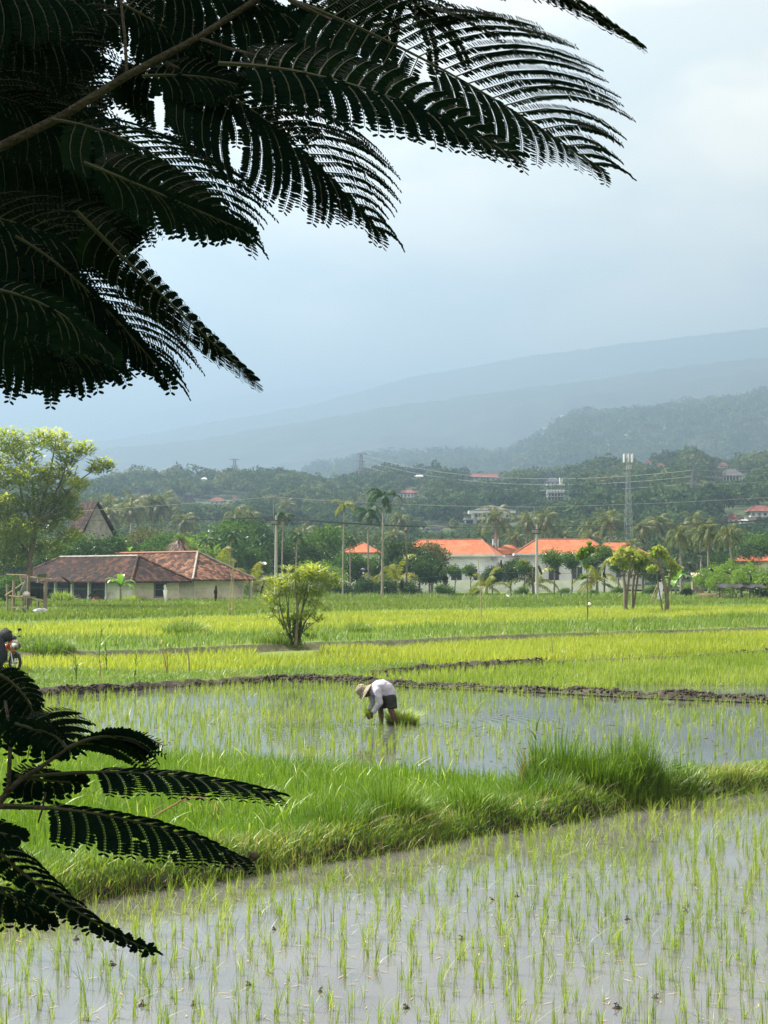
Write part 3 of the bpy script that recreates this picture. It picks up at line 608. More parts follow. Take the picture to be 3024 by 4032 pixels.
# far tree line behind the old house and the row of gardens: (proto, px, pytop, D, h0, label)
ln = [
 (T_mid, 290, 2085, 163, 8, 'bushy green tree covering the lower left of the grey gable'), (T_dark2, 395, 2092, 164, 8, 'dark leafy tree covering the lower right of the grey gable'), (T_mid2, 460, 2085, 166, 8, 'green tree just right of the grey gable'), (T_dark2, 250, 2080, 185, 8, 'dark round tree behind the old house near the grey gable'), (T_mid, 1405, 2165, 175, 8, 'green tree before the small orange pyramid roof, left one'), (T_mid2, 1475, 2175, 178, 8, 'green tree before the small orange pyramid roof, right one'), (T_mid, 350, 2120, 172, 8, 'bushy green tree above the left end of the old tiled roof'),
 (T_dark, 430, 2110, 185, 8, 'dark tree above the middle of the old low roof'), (T_mid2, 520, 2120, 176, 8, 'leafy tree behind the ridge of the old house, left of the reddish dead tree'),
 (T_olive, 590, 2060, 200, 7, 'greyish olive tree behind the old house roofs'), (T_mid, 640, 2085, 178, 8, 'green tree just left of the reddish dead palm thatch'),
 (T_dark2, 730, 2110, 188, 8, 'dark tree above the right old roof'), (T_light, 800, 2090, 186, 6, 'lighter green tree above the right end of the old roof'),
 (T_mid, 880, 2040, 205, 8, 'tall leafy tree left of the left concrete pole'), (T_dark, 980, 2010, 215, 8, 'tall dark tree just left of the left concrete pole'),
 (T_mid2, 1010, 2140, 172, 8, 'leafy tree at the foot of the left concrete pole'), (T_dark2, 1130, 2100, 180, 8, 'dark tree right of the left concrete pole'),
 (T_mid, 1255, 2055, 196, 8, 'broad green tree midway between the left pole and the pale areca palm'), (T_dark, 1190, 2120, 178, 8, 'dark tree in front of the broad green tree'),
 (T_light, 1300, 2200, 170, 6, 'light green frangipani like tree left of the areca palm trunks'), (T_light, 1240, 2190, 168, 6, 'light green low tree above the bushy field tree'),
 (T_dark, 1590, 2110, 180, 8, 'dark mango tree around the bare palm stem'), (T_dark2, 1650, 2160, 172, 8, 'dark dense tree right of the bare palm stem'), (T_dark, 1690, 2200, 167, 8, 'dark tree left of the first orange roof'),
 (T_slim, 1852, 2212, 170, 8, 'slim tree before the first white house, right of the middle'), (T_slim, 2062, 2198, 170, 8, 'slim tree just left of the right concrete pole'), (T_slim, 2435, 2185, 172, 8, 'slim tree before the right end of the second white house'), (T_slim, 1790, 2215, 171, 7, 'thin olive tree in front of the first orange roof'), (T_olive, 1700, 2120, 196, 7, 'pale olive tree beside the left corner of the first orange roof'),
 (T_dark, 1940, 2225, 168, 8, 'dark tree in front of the right end of the first orange roof'), (T_dark, 2010, 2190, 172, 8, 'dark leafy tree between the two big orange roofs'),
 (T_slim, 2180, 2150, 168, 8, 'slim feathery tree right of the right concrete pole'), (T_slim, 2250, 2160, 172, 8, 'feathery tree before the middle of the second orange roof'),
 (T_slim, 2325, 2172, 176, 8, 'green tree before the right half of the second orange roof'), (T_slim, 2378, 2130, 175, 8, 'slim tree whose top crosses the second orange roof'),
 (T_olive, 2530, 2160, 180, 7, 'thin tree right of the second white house'), (T_dark2, 2600, 2200, 196, 8, 'dark tree behind the pruned trees'),
 (T_light, 2720, 2280, 175, 6, 'small leafy tree beside the corrugated shed roof'), (T_light, 2790, 2210, 166, 6, 'light green tree left in the bright grove at the right edge'),
 (T_light, 2870, 2195, 163, 6, 'tall light green tree in the middle of the bright grove at the right edge'), (T_light, 2950, 2205, 160, 6, 'light green tree right in the bright grove'),
 (T_light, 3020, 2215, 158, 6, 'light green tree cut by the right edge of the picture'), (T_light, 2830, 2240, 156, 6, 'front left light green tree of the bright grove'),
 (T_light, 2920, 2245, 154, 6, 'front light green tree of the bright grove above the dark net shelter'),
 (T_dark2, 2840, 2165, 215, 8, 'dark tree far behind the bright grove'), (T_dark, 2960, 2120, 225, 8, 'dark tree behind the orange roof at the right edge'), (T_mid, 3030, 2090, 225, 8, 'green tree behind the orange roof cut by the right edge'),
 (T_dark, 100, 2090, 200, 8, 'dark tree behind the large yellow green tree'), (T_dark2, 10, 2060, 200, 8, 'dark tree at the left edge behind the large yellow green tree'),
 (T_shrubd, 1430, 2270, 164, 3, 'dark shrub under the areca palms, left one'), (T_shrubd, 1520, 2275, 163, 3, 'dark shrub under the areca palms, right one'), (T_shrubd, 1610, 2280, 162, 3, 'dark shrub at the foot of the dark mango tree'),
 (T_shrubd, 1350, 2285, 163, 3, 'dark shrub at the foot of the pale areca palm'), (T_shrub, 1750, 2290, 163, 3, 'green shrub right of the dark pile of branches'), (T_shrub, 1870, 2308, 165, 3, 'green shrub in the garden before the first white house'),
 (T_shrub, 2050, 2306, 163, 3, 'green shrub left of the right concrete pole'), (T_shrub, 2220, 2310, 165, 3, 'green shrub in the garden before the second white house'), (T_shrub, 2330, 2318, 162, 3, 'green shrub behind the slim young tree'),
 (T_shrub, 2430, 2305, 166, 3, 'green shrub behind the twin pruned tree'), (T_shrub, 2560, 2300, 166, 3, 'green shrub between the pruned trees'), (T_shrubd, 1240, 2300, 162, 3, 'dark shrub behind the bushy field tree'),
 (T_shrub, 1000, 2290, 170, 3, 'green shrub right of the old house wall'), (T_shrub, 950, 2310, 160, 3, 'low shrub at the right corner of the old house'), (T_shrubd, 2700, 2310, 160, 3, 'dark shrub left of the earth heap'),
 (T_shrubd, 2990, 2290, 158, 3, 'dark shrub under the net shelter'), (T_shrub, 20, 2250, 140, 3, 'green shrub at the left edge behind the stall')]
for p_, px, pt, D, h0, lb in ln: plant(p_, px, pt, D, h0, lb, ws=1.05 if p_ not in (T_mid2,) else .75)
# ---- areca palms, tall and slim
ar = make_palm(12, 9, 2.6, .11, 1.9, PALM_A, elr=(-.2, 1.3), ll=.75, lw=.14, bend=.15, nlf=15, shaft=True, dead=1)
ay = make_palm(12, 7, 2.2, .10, 2.0, PALM_Y, elr=(0, 1.3), ll=.6, lw=.13, bend=.15, nlf=14, shaft=True)
plant(ay, 1350, 1965, 160, 13.6, 'slim areca palm with a yellow green crown, leftmost of the three tall ones', 'slim areca palms before the gardens', rz=1, ws=1.2)
plant(ar, 1450, 1990, 165, 13.6, 'slim areca palm with a dark drooping crown, middle and shortest of the three tall ones', 'slim areca palms before the gardens', rz=.4, ws=1.4)
plant(ar, 1505, 1920, 158, 13.6, 'tallest slim areca palm with a dark crown and brown dead fronds', 'slim areca palms before the gardens', rz=3, ws=1.35)
plant(ar, 1380, 2110, 166, 13.6, 'short areca palm between the pale one and the dark ones', 'slim areca palms before the gardens', rz=5, ws=1.3)
plant(ar, 1110, 2010, 172, 13.6, 'areca palm with a drooping crown beside the left concrete pole', 'slim areca palms before the gardens', rz=2, ws=1.3)
plant(ar, 1165, 2090, 168, 13.6, 'areca palm below and right of the left concrete pole', 'slim areca palms before the gardens', rz=2.7, ws=1.5)
plant(ar, 905, 2085, 172, 13.6, 'areca palm above the right end of the old roof, right one', 'slim areca palms before the gardens', rz=2.9, ws=1.4)
plant(ar, 815, 2110, 174, 13.6, 'areca palm above the right end of the old roof, left one', 'slim areca palms before the gardens', rz=.9, ws=1.4)
e = empty('palm_stump', (HX(1600, 163), 163, gz(HX(1600, 163), 163)), label='bare headless palm stem standing beside the dark mango tree', cat='palm stem')
MB().tube([(0, 0, -.2), (.05, 0, 4), (.0, 0, 7.4)], [.12, .10, .09], 8).build('trunk', BARK, e); MB().tube([(0, 0, 7.3), (-.05, 0, 7.55), (.05, 0, 7.9)], [.11, .2, .05], 8).build('broken_tip', BARK, e)
# ---- coconut palms
cp = [make_palm(10, 18, 3.6, .19, 1.5, PALM_C, bend=b, nlf=24, ll=.85, lw=.12, dead=3, nuts=True) for b in (.4, .9, 1.4)]
H0 = 11.6
for k, (px, pt, D, lb) in enumerate([
 (2680, 2050, 172, 'coconut palm left of three at the right, trunk bare below a ragged crown'), (2790, 2035, 182, 'coconut palm middle of three at the right, narrow crown with hanging dead fronds'), (2885, 2060, 178, 'coconut palm right of three at the right, widest drooping crown'),
 (2410, 2005, 268, 'coconut palm above the right part of the second orange roof, left of the lattice mast'), (2312, 2030, 270, 'coconut palm above the middle of the second orange roof'), (2335, 2085, 264, 'lower coconut palm just behind the second orange roof'),
 (2490, 2120, 186, 'coconut palm at the foot of the lattice mast'), (2150, 1995, 275, 'coconut palm right of the right concrete pole'), (2070, 2015, 270, 'coconut palm left of the right concrete pole, brown hanging fronds'),
 (1955, 1985, 262, 'tall leaning coconut palm between the orange roofs, in front of the villa'), (2235, 2075, 272, 'coconut palm low behind the left of the second orange roof'), (2010, 2085, 266, 'coconut palm between the leaning palm and the right pole'),
 (2890, 2260, 170, 'low young coconut palm in the bright grove')]):
    plant(cp[k % 3], px, pt, D, H0, lb, 'coconut palms behind the orange roofed houses', ws=1.0 if D < 200 else 1.1)
for k, (px, pt, D) in enumerate([(430, 1945, 330), (510, 1930, 320), (540, 1965, 300), (600, 1945, 330), (665, 1930, 330), (455, 1985, 290), (930, 1985, 300), (990, 1995, 330), (1210, 2060, 260), (1290, 2060, 270), (1540, 2070, 280), (2620, 2020, 280), (2730, 2010, 300), (2800, 2080, 260), (2560, 2040, 270), (1130, 1960, 420), (700, 2000, 280), (1560, 2015, 340), (2760, 2060, 240)]):
    plant(cp[k % 3], px, pt, D, H0, 'hazy coconut palm standing among the trees on the low hillside', 'hazy coconut palms on the low hillside', ws=1.15)
# young yellow palms / banana like fans
yp = make_palm(1.0, 10, 2.6, .12, 1.3, PALM_Y, elr=(.1, 1.4), ll=.6, lw=.10, bend=.05, nlf=18)
for px, pt, D, lb in [(1560, 2180, 168, 'yellow green young palm with arching fronds right of the tallest areca palm'), (1480, 2230, 166, 'young yellow palm between the areca trunks'), (870, 2150, 172, 'yellow green young palm above the right end of the old roof'), (1000, 2210, 166, 'young palm left of the left concrete pole'),
 (1915, 2230, 162, 'small yellow young palm in the garden before the first white house'), (2350, 2190, 172, 'young palm before the white wall of the second house'), (2100, 2200, 171, 'young palm behind the right concrete pole')]:
    plant(yp, px, pt, D, 3.6, lb, 'young palms in the gardens', ws=.95)
# ---- banana plants
def banana(n=8, h=1.6, Lf=1.9):
    e = empty('banana_plant', (0, 0, 0), cat='banana plant'); MB().tube([(0, 0, -.1), (.03, 0, h*.6), (0, 0, h)], [.14, .11, .07], 8).build('stem', surf('banana_stem', (.16, .2, .06), (.25, .25, .12), 3), e, smooth=True)
    V = []; T = []
    for i in range(n):
        az = i*2.4+random.uniform(-.2, .2); el = random.uniform(.5, 1.35); d = Vector((math.cos(az)*math.cos(el), math.sin(az)*math.cos(el), math.sin(el))); p = Vector((0, 0, h)); sd = Vector((-math.sin(az), math.cos(az), 0)); b = len(V); S = 8
        for j in range(S+1):
            t = j/S; wd_ = .30*math.sin(math.pi*min(1, .06+.9*t))**.7; up = Vector((0, 0, wd_*.35)); V += [p-sd*wd_+up, p.copy(), p+sd*wd_+up]; p = p+d*(Lf/S); d = (d+Vector((0, 0, -.16-.03*j))).normalized()
        for j in range(S): q = b+3*j; T += [(q, q+1, q+4, q+3), (q+1, q+2, q+5, q+4)]
    link('leaves', nmesh('leaves', np.array([tuple(v) for v in V]), np.array(T), smooth=True, rnd=np.repeat(rng.random(n), 27)), leafmat('banana_leaf', [(0, (.05, .14, .02)), (.5, (.09, .22, .03)), (1, (.18, .32, .06))], transl=.4, nscale=.5, gloss=.15), e); return e
bn = banana()
for px, D, s, lb in [(475, 139, .95, 'banana plant with broad shiny leaves before the veranda of the old house'), (330, 170, 1.9, 'banana plant behind the left end of the old roof, left one'), (300, 172, 1.7, 'banana plant behind the left end of the old roof, beside the gable'), (480, 168, 2.0, 'tall banana plant behind the ridge of the old low roof'),
 (2660, 160, 1.1, 'banana plant between the pruned tree and the coconut palm'), (2640, 163, .8, 'low banana plant behind the thick pruned tree')]:
    first = id(bn) not in used; used.add(id(bn)); put(bn, px, D, lb, 'banana plants', first, s)
# ---- reddish dead tree with vine top
e = empty('dead_tree', (HX(705, 170), 170, gz(0, 170)), label='reddish brown withered tree heaped with dry fronds behind the old house', cat='dead tree')
MB().tube([(0, 0, 0), (.1, 0, 3), (-.1, 0, 6.2)], [.25, .2, .1], 8).build('trunk', BARK, e)
RB = leafmat('withered_fronds', [(0, (.09, .05, .035)), (.5, (.17, .10, .07)), (1, (.27, .18, .12))], transl=.15, nscale=.8)
B = np.stack([rng.normal(0, .25, 900), rng.normal(0, .25, 900), rng.uniform(3.4, 6.4, 900)], 1); V, Fc, k = blades(B, rng.uniform(.5, 1.9, 900), .09, rng.uniform(0, 6.3, 900), rng.uniform(.8, 1.9, 900), 3)
V[:, 2] -= np.hypot(V[:, 0], V[:, 1])**1.3*.75; link('dry_fronds', nmesh('dry_fronds', V, Fc, rnd=np.repeat(rng.random(900), k)), RB, e); crown_obj('vine_top', [(0, 0, 6.9, .6, .6, .5), (.4, 0, 6.6, .5, .4, .4)], 300, .16, 'dummy' if False else LM['light'], e)

# ---- feathery foliage (locust-like): sprays of drooping pinnate twigs
def spray_crown(lobes, n, ls, mat, parent, droop=.5, per=10, name='crown', wd=.075, az_s=1.3):
    C, d, pick = lobes_points(lobes, n, .35); m = n*per; idx = np.repeat(np.arange(n), per); t = np.tile(np.linspace(0, 1, per), n)
    az = np.arctan2(d[:, 1], d[:, 0])+rng.normal(0, az_s, n); dirx = np.stack([np.cos(az), np.sin(az), np.zeros(n)], 1)
    L0 = ls*rng.uniform(.6, 1.3, n); c = C[idx]+dirx[idx]*(t*L0[idx])[:, None]; c[:, 2] += L0[idx]*(t*.25-droop*t*t)
    side = np.stack([-np.sin(az), np.cos(az), np.zeros(n)], 1)[idx]; ll = (L0[idx]*.34*np.sin(np.pi*(.15+.75*t)))[:, None]; wv = (dirx[idx]*(L0[idx]*wd*.5)[:, None]); dn = np.zeros((m, 3)); dn[:, 2] = -.35
    tilt = dirx[idx]*.5; dn[:, 2] = rng.uniform(-.9, .35, m)
    V = np.stack([c-wv*.5, c+wv*.5, c+(side+dn+tilt)*ll, c-wv*.5, c+wv*.5, c+(-side+dn+tilt)*ll], 1).reshape(-1, 3); i = np.arange(m)*6
    Fc = np.concatenate([np.stack([i, i+1, i+2], 1), np.stack([i+3, i+4, i+5], 1)]); lr = rng.random(len(lobes))
    r = np.clip(lr[pick]*.45+rng.random(n)*.55, 0, 1); return link(name, nmesh(name, V, Fc, rnd=np.repeat(np.repeat(r, per), 6)), mat, parent)
def frond_crown(lobes, n, ls, wd, mat, parent, name='crown'):
    C, d, pick = lobes_points(lobes, n, .25); yaw = np.arctan2(d[:, 1], d[:, 0])+rng.normal(0, .8, n)
    V, Fc, k = blades(C, ls*rng.uniform(.25, .8, n), wd*rng.uniform(.6, 1.5, n), yaw, rng.uniform(1.0, 3.0, n), 3, 1.8); lr = rng.random(len(lobes))
    r = np.clip(lr[pick]*.35+rng.random(n)**1.3*.75, 0, 1); return link(name, nmesh(name, V, Fc, rnd=np.repeat(r, k)), mat, parent)
# large yellow-green tree at left edge
def px_lobe(px, py, D, rpx, oy=0, fl=.8, org=None):
    p = Wp(px, py, D+oy); r = rpx/F*D; q = p-org; return (q.x, q.y, q.z, r, r*.9, r*fl)
D0 = 118; org = Vector((HX(110, D0), D0, gz(HX(110, D0), D0)))
e = empty('locust_tree', org, label='large yellow green feathery tree at the left edge beside the old house', cat='tree')
lob = [px_lobe(x, y, D0, r, oy, .75, org) for x, y, r, oy in [(30, 1740, 75, 0), (90, 1790, 75, 2), (160, 1730, 55, -1), (220, 1740, 60, 1), (270, 1800, 55, 0), (330, 1770, 45, 0), (400, 1835, 45, 0), (370, 1850, 30, 1), (430, 1830, 24, 0), (230, 1870, 75, 1), (130, 1880, 85, -1), (20, 1880, 80, 1), (310, 1910, 45, -1), (250, 1960, 60, 1), (150, 1980, 80, 0), (30, 2000, 85, 0), (-60, 1820, 90, 2), (-80, 2000, 110, 0), (80, 2090, 80, -1), (180, 2070, 60, 1), (0, 2140, 75, -1), (285, 2020, 46, 1), (275, 2110, 50, 1), (250, 1985, 50, 0), (200, 2160, 55, 1), (120, 2170, 55, 1), (60, 2200, 55, 0), (-50, 2230, 70, 0), (230, 2040, 45, 1)]]
frond_crown(lob, 15000, .62, .13, LM['yellow'], e)
m = MB(); bs = [Wp(115, 2330, D0)-org, Wp(118, 2200, D0)-org, Wp(140, 2080, D0)-org]; th = .26
m.tube([(0, 0, -.2), bs[0], bs[1], bs[2]], [th*1.3, th, th*.85, th*.7], 10)
for tx, ty, mx_, my, q in [(60, 1800, 90, 1980, .5), (220, 1740, 190, 1900, .55), (400, 1830, 300, 1900, .4), (-40, 1980, 30, 2040, .5), (130, 1880, 135, 1990, .5), (270, 1800, 240, 1900, .3), (310, 1930, 250, 1980, .3), (20, 2130, 60, 2140, .3)]:
    b0 = bs[2] if ty < 1950 or tx > 200 else bs[1]; m.tube([b0, Wp(mx_, my, D0)-org, Wp(tx, ty, D0)-org], [th*q*1.1, th*q*.7, th*q*.25], 7)
m.build('trunk', BARK, e, smooth=True)
# bushy field tree in the middle
D0 = G(1165, 2545, .45).y; org = Vector((HX(1165, D0), D0, float(hland(HX(1165, D0), D0))))
e = empty('bush', org, label='feathery green many stemmed bush tree standing in the grassy bank between the rice terraces', cat='bush')
lob = [px_lobe(x, y, D0, r, oy, .6, org) for x, y, r, oy in [(1090, 2290, 32, 0), (1140, 2280, 34, .3), (1200, 2270, 36, 0), (1250, 2255, 34, -.3), (1290, 2280, 34, 0), (1320, 2300, 26, .2), (1080, 2340, 34, .2), (1060, 2370, 26, 0), (1150, 2330, 40, 0), (1210, 2320, 42, .3), (1260, 2330, 36, 0), (1240, 2380, 26, 0), (1100, 2310, 34, -.4), (1230, 2235, 22, .2), (1255, 2440, 20, 0), (1220, 2420, 24, 0), (1100, 2400, 30, .2), (1130, 2450, 26, 0), (1210, 2470, 26, .2), (1175, 2430, 26, -.3), (1110, 2500, 20, 0), (1225, 2510, 18, 0), (1160, 2490, 24, .3), (1060, 2430, 16, 0), (1285, 2400, 16, 0), (1190, 2250, 22, 0), (1130, 2240, 16, 0), (1070, 2290, 18, 0), (1200, 2360, 30, .3)]]
frond_crown([(a, b, c, r*1.2, r2*1.2, r3*1.25) for a, b, c, r, r2, r3 in lob], 4200, .30, .034, LM['yellow'], e)
m = MB(); P = lambda x, y, o=0: Wp(x, y, D0+o)-org
for pts, r0 in [([(1165, 2540), (1172, 2430), (1168, 2330), (1160, 2270)], .06), ([(1175, 2540), (1185, 2430), (1200, 2350), (1212, 2275)], .055), ([(1160, 2540), (1160, 2450), (1175, 2380), (1195, 2300)], .045), ([(1150, 2540), (1125, 2470), (1105, 2400), (1095, 2330)], .045), ([(1155, 2535), (1118, 2460), (1080, 2420), (1062, 2385)], .03), ([(1170, 2540), (1200, 2450), (1240, 2400), (1265, 2330)], .04),
  ([(1120, 2480), (1100, 2430), (1090, 2360)], .03), ([(1180, 2500), (1225, 2460), (1255, 2440)], .02), ([(1150, 2520), (1130, 2440), (1140, 2330)], .04), ([(1180, 2530), (1190, 2400), (1230, 2290)], .045), ([(1145, 2530), (1135, 2400), (1122, 2310)], .035)]:
    oy = random.uniform(-.25, .25); m.tube([P(x, y, oy) for x, y in pts], [r0*(1-.75*i/(len(pts)-1)) for i in range(len(pts))], 7)
m.build('trunk', BARK, e, smooth=True)
C = np.array([tuple(P(1165+random.gauss(0, 16), 2480+random.uniform(-60, 60))) for _ in range(260)]); V, Fc = leaf_quads(C, .07); link('vine_leaves', nmesh('vine_leaves', V, Fc, rnd=np.repeat(rng.random(260), 4)), LM['mid'], e)
# pruned trees with tufted tops
def pruned(name, px0, pyb, D, stems, lobes, label, mat='yellow', n=900):
    org = Vector((HX(px0, D), D, float(hland(HX(px0, D), D)))); e = empty(name, org, label=label, cat='tree', group='pruned field trees'); m = MB()
    for pts, r0 in stems:
        Pp = [Wp(x, y, D)-org for x, y in pts]; Pp[0].z = -.1; nq = len(Pp); m.tube(Pp, [r0*(1-.45*i/(nq-1))*random.uniform(.9, 1.25) for i in range(nq)], 8)
        if nq > 2: m.ball(Pp[-2], r0*1.5, 8, 6, .2)
    m.build('trunk', BARK, e, smooth=True); crown_obj('crown', [px_lobe(x, y, D, r, oy, .7, org) for x, y, r, oy in lobes], n, .17, LM[mat], e, .3); return e
DP = G(2480, 2392, .6).y
pruned('pruned_tree', 2470, 2392, DP, [([(2463, 2392), (2462, 2330), (2455, 2260), (2450, 2220)], .13), ([(2462, 2310), (2478, 2260), (2485, 2220)], .09)], [(2440, 2190, 30, 0), (2475, 2180, 36, .4), (2420, 2210, 20, 0), (2500, 2200, 26, 0), (2460, 2225, 26, 0), (2445, 2165, 16, 0)], 'pruned tree with a rough trunk, left one of the pair right of the white house')
pruned('pruned_tree', 2492, 2388, DP+1.5, [([(2492, 2388), (2490, 2320), (2498, 2260), (2500, 2215)], .12), ([(2490, 2300), (2515, 2250), (2525, 2220)], .08)], [(2510, 2190, 32, 0), (2535, 2205, 26, 0), (2480, 2200, 22, 0), (2520, 2230, 22, 0)], 'pruned tree with a rough trunk, right one of the pair right of the white house')
pruned('pruned_tree', 2628, 2396, DP-1, [([(2630, 2396), (2622, 2320), (2605, 2250), (2590, 2190)], .16), ([(2618, 2300), (2640, 2250), (2645, 2215)], .09), ([(2610, 2260), (2580, 2235)], .06)], [(2575, 2180, 24, 0), (2605, 2170, 22, .3), (2640, 2215, 24, 0), (2665, 2235, 20, 0), (2570, 2240, 22, 0), (2590, 2160, 18, 0), (2650, 2260, 16, 0), (2620, 2190, 20, 0)], 'thick knobbly pruned tree with sparse leaf tufts, farthest right of the pruned ones')
DY = G(2312, 2440, .45).y
pruned('young_tree', 2312, 2440, DY, [([(2314, 2440), (2313, 2350), (2312, 2270), (2306, 2190)], .035)], [(2300, 2175, 26, 0), (2325, 2165, 18, .1), (2285, 2190, 18, 0), (2310, 2230, 10, 0), (2295, 2270, 12, .1), (2320, 2140, 10, 0)], 'slim young light green tree on a thin straight stem before the second white house', 'light', 420)
# ---- tufts between the terraces
tallclump('grass_clump', 735, 2515, 1.0, .8, 1100, 1.15, 'round green grass clump left of the many stemmed bush tree', mat=GR_WILD, wd=.03, lean=.6)
tallclump('grass_clump', 150, 2590, 1.3, .9, 1600, .75, 'broad green grass clump right of the parked motorcycle', mat=GR_WILD, wd=.02, lean=.5)
tallclump('grass_clump', 1412, 2510, .6, .5, 700, .75, 'small green grass clump right of the many stemmed bush tree', mat=GR_WILD, wd=.025, lean=.5)
tallclump('grass_clump', 1100, 2555, .9, .4, 800, .7, 'grass tuft at the left foot of the many stemmed bush tree', mat=GR_WILD, wd=.022, lean=.5)
tallclump('grass_clump', 640, 2500, .8, .5, 500, .6, 'low grass left of the round green clump', mat=GR_WILD, wd=.025, lean=.5)
tallclump('grass_clump', 2880, 2455, 4.0, 1.0, 2400, .75, 'long ragged row of grass on the terrace bank at the right edge', mat=GR_WILD, wd=.035, lean=.4)
tallclump('grass_clump', 2560, 2470, 1.2, .7, 800, .6, 'grass tuft on the terrace bank left of the long ragged row', mat=GR_WILD, wd=.03, lean=.4)
tallclump('grass_clump', 570, 2375, 1.1, .6, 700, 1.9, 'tall pale reeds before the old house wall', mat=GR_RICE, wd=.06, lean=.3)
tallclump('grass_clump', 520, 2380, 1.8, .8, 800, 1.0, 'pale weeds between the banana plant and the tall reeds', mat=GR_RICE, wd=.06, lean=.4)
tallclump('grass_clump', 245, 2380, 1.0, .6, 500, 1.5, 'bright leafy weeds between the stall and the veranda columns', mat=GR_RICE, wd=.08, lean=.3)
tallclump('grass_clump', 740, 2400, 2.0, .6, 700, .9, 'feathery weeds at the foot of the cream wall', mat=GR_WILD, wd=.05, lean=.5)
tallclump('grass_clump', 90, 2425, 4.0, 1.0, 1600, .7, 'grassy mound under the bamboo stall', mat=GR_WILD, wd=.05, lean=.4)
for px, py, h, lb in [(390, 2630, 1.15, 'tallest green reed in the field left of the farmer'), (420, 2660, .95, 'leafy green reed in front of the tallest one'), (530, 2690, .75, 'single green reed with a white base left of the farmer'), (300, 2690, .6, 'short pale reed right of the motorcycle')]:
    reed(px, py, h, lb, nl=6, ll=.4, mat=GR_WILD, stem=.013)
for px, py, h, lb in [(108, 2700, .62, 'dry branched white stalk below the motorcycle'), (655, 2665, .85, 'tall dry pale stalk right of the reeds'), (395, 2680, .5, 'dry brown stalk among the green reeds')]:
    reed(px, py, h, lb, nl=3, ll=.22, mat=GR_DRY, stem=.015, lean=.2)
# ---- forest mass on the hills
def limit_tops(x, y, z, r):
    """crowns standing between the camera and a hillside building are only as tall as its foot"""
    px = 1512+F*x/y; h = r*1.6; ok = np.ones(len(x), bool)
    for (p0, p1, ptop, pbot, D) in clear:
        top = 2262-F*(z+h-CAMZ)/y; near = (y < D+3) & (px+F*r/y > p0) & (px-F*r/y < p1) & (top < pbot) & (y > 150)
        allowed = CAMZ+(2262-pbot)*y/F-z; r = np.where(near, np.minimum(r, np.maximum(allowed/1.6, .3)), r); ok &= ~(near & (allowed < .6)); h = r*1.6
        ok &= ~((np.abs(y-D-6) < 14) & (px > p0) & (px < p1) & (y > D-2))
    return r, ok
def forest(name, hf, u0, u1, y0, y1, n, rr, nq, qs, mat, label, dens=None, side=1.0):
    """many crowns merged: every crown a flattened dome of leaf clumps"""
    y = np.sqrt(rng.uniform(y0**2, y1**2, n)); u = rng.uniform(u0, u1, n); x = u*y
    if dens is not None: k = rng.random(n) < dens(x, y); x, y = x[k], y[k]; n = len(x)
    r = rng.uniform(rr[0], rr[1], n)*(.7+.6*vnoise(x, y, 60, 7)); z = hf(x, y)
    r, ok = limit_tops(x, y, z, r); x, y, z, r = x[ok], y[ok], z[ok], r[ok]; n = len(x)
    idx = np.repeat(np.arange(n), nq); m = len(idx); d = rng.normal(0, 1, (m, 3)); d /= np.linalg.norm(d, axis=1)[:, None]; d[:, 2] = np.abs(d[:, 2])*1.15-.25
    # favour the side that can be seen from the valley
    rad = (.72+.28*rng.random(m)+.14*np.sin(d[:, 0]*5+idx)+.1*np.cos(d[:, 2]*9+idx*2))[:, None]
    C = np.stack([x, y, z+r*.75], 1)[idx]+d*rad*r[idx][:, None]*np.array([1, 1, .85])
    V, Fc = leaf_quads(C, qs*(r[idx]/np.mean(r))**.5, d*1.2, .3); cr_ = rng.random(n)
    rv = np.clip(cr_[idx]*.75+rng.random(m)*.25, 0, 1)
    return tag(link(name, nmesh(name, V, Fc, rnd=np.repeat(rv, 4)), mat), label, 'forest', kind='stuff')
FO = leafmat('hill_forest_leaf', [(0, (.010, .028, .020)), (.3, (.026, .054, .028)), (.55, (.05, .088, .038)), (.75, (.085, .115, .05)), (1, (.16, .16, .09))], transl=.22, nscale=.018, nfac=.42, gloss=.02)
clear = []     # house sites kept free: (x, y, r)
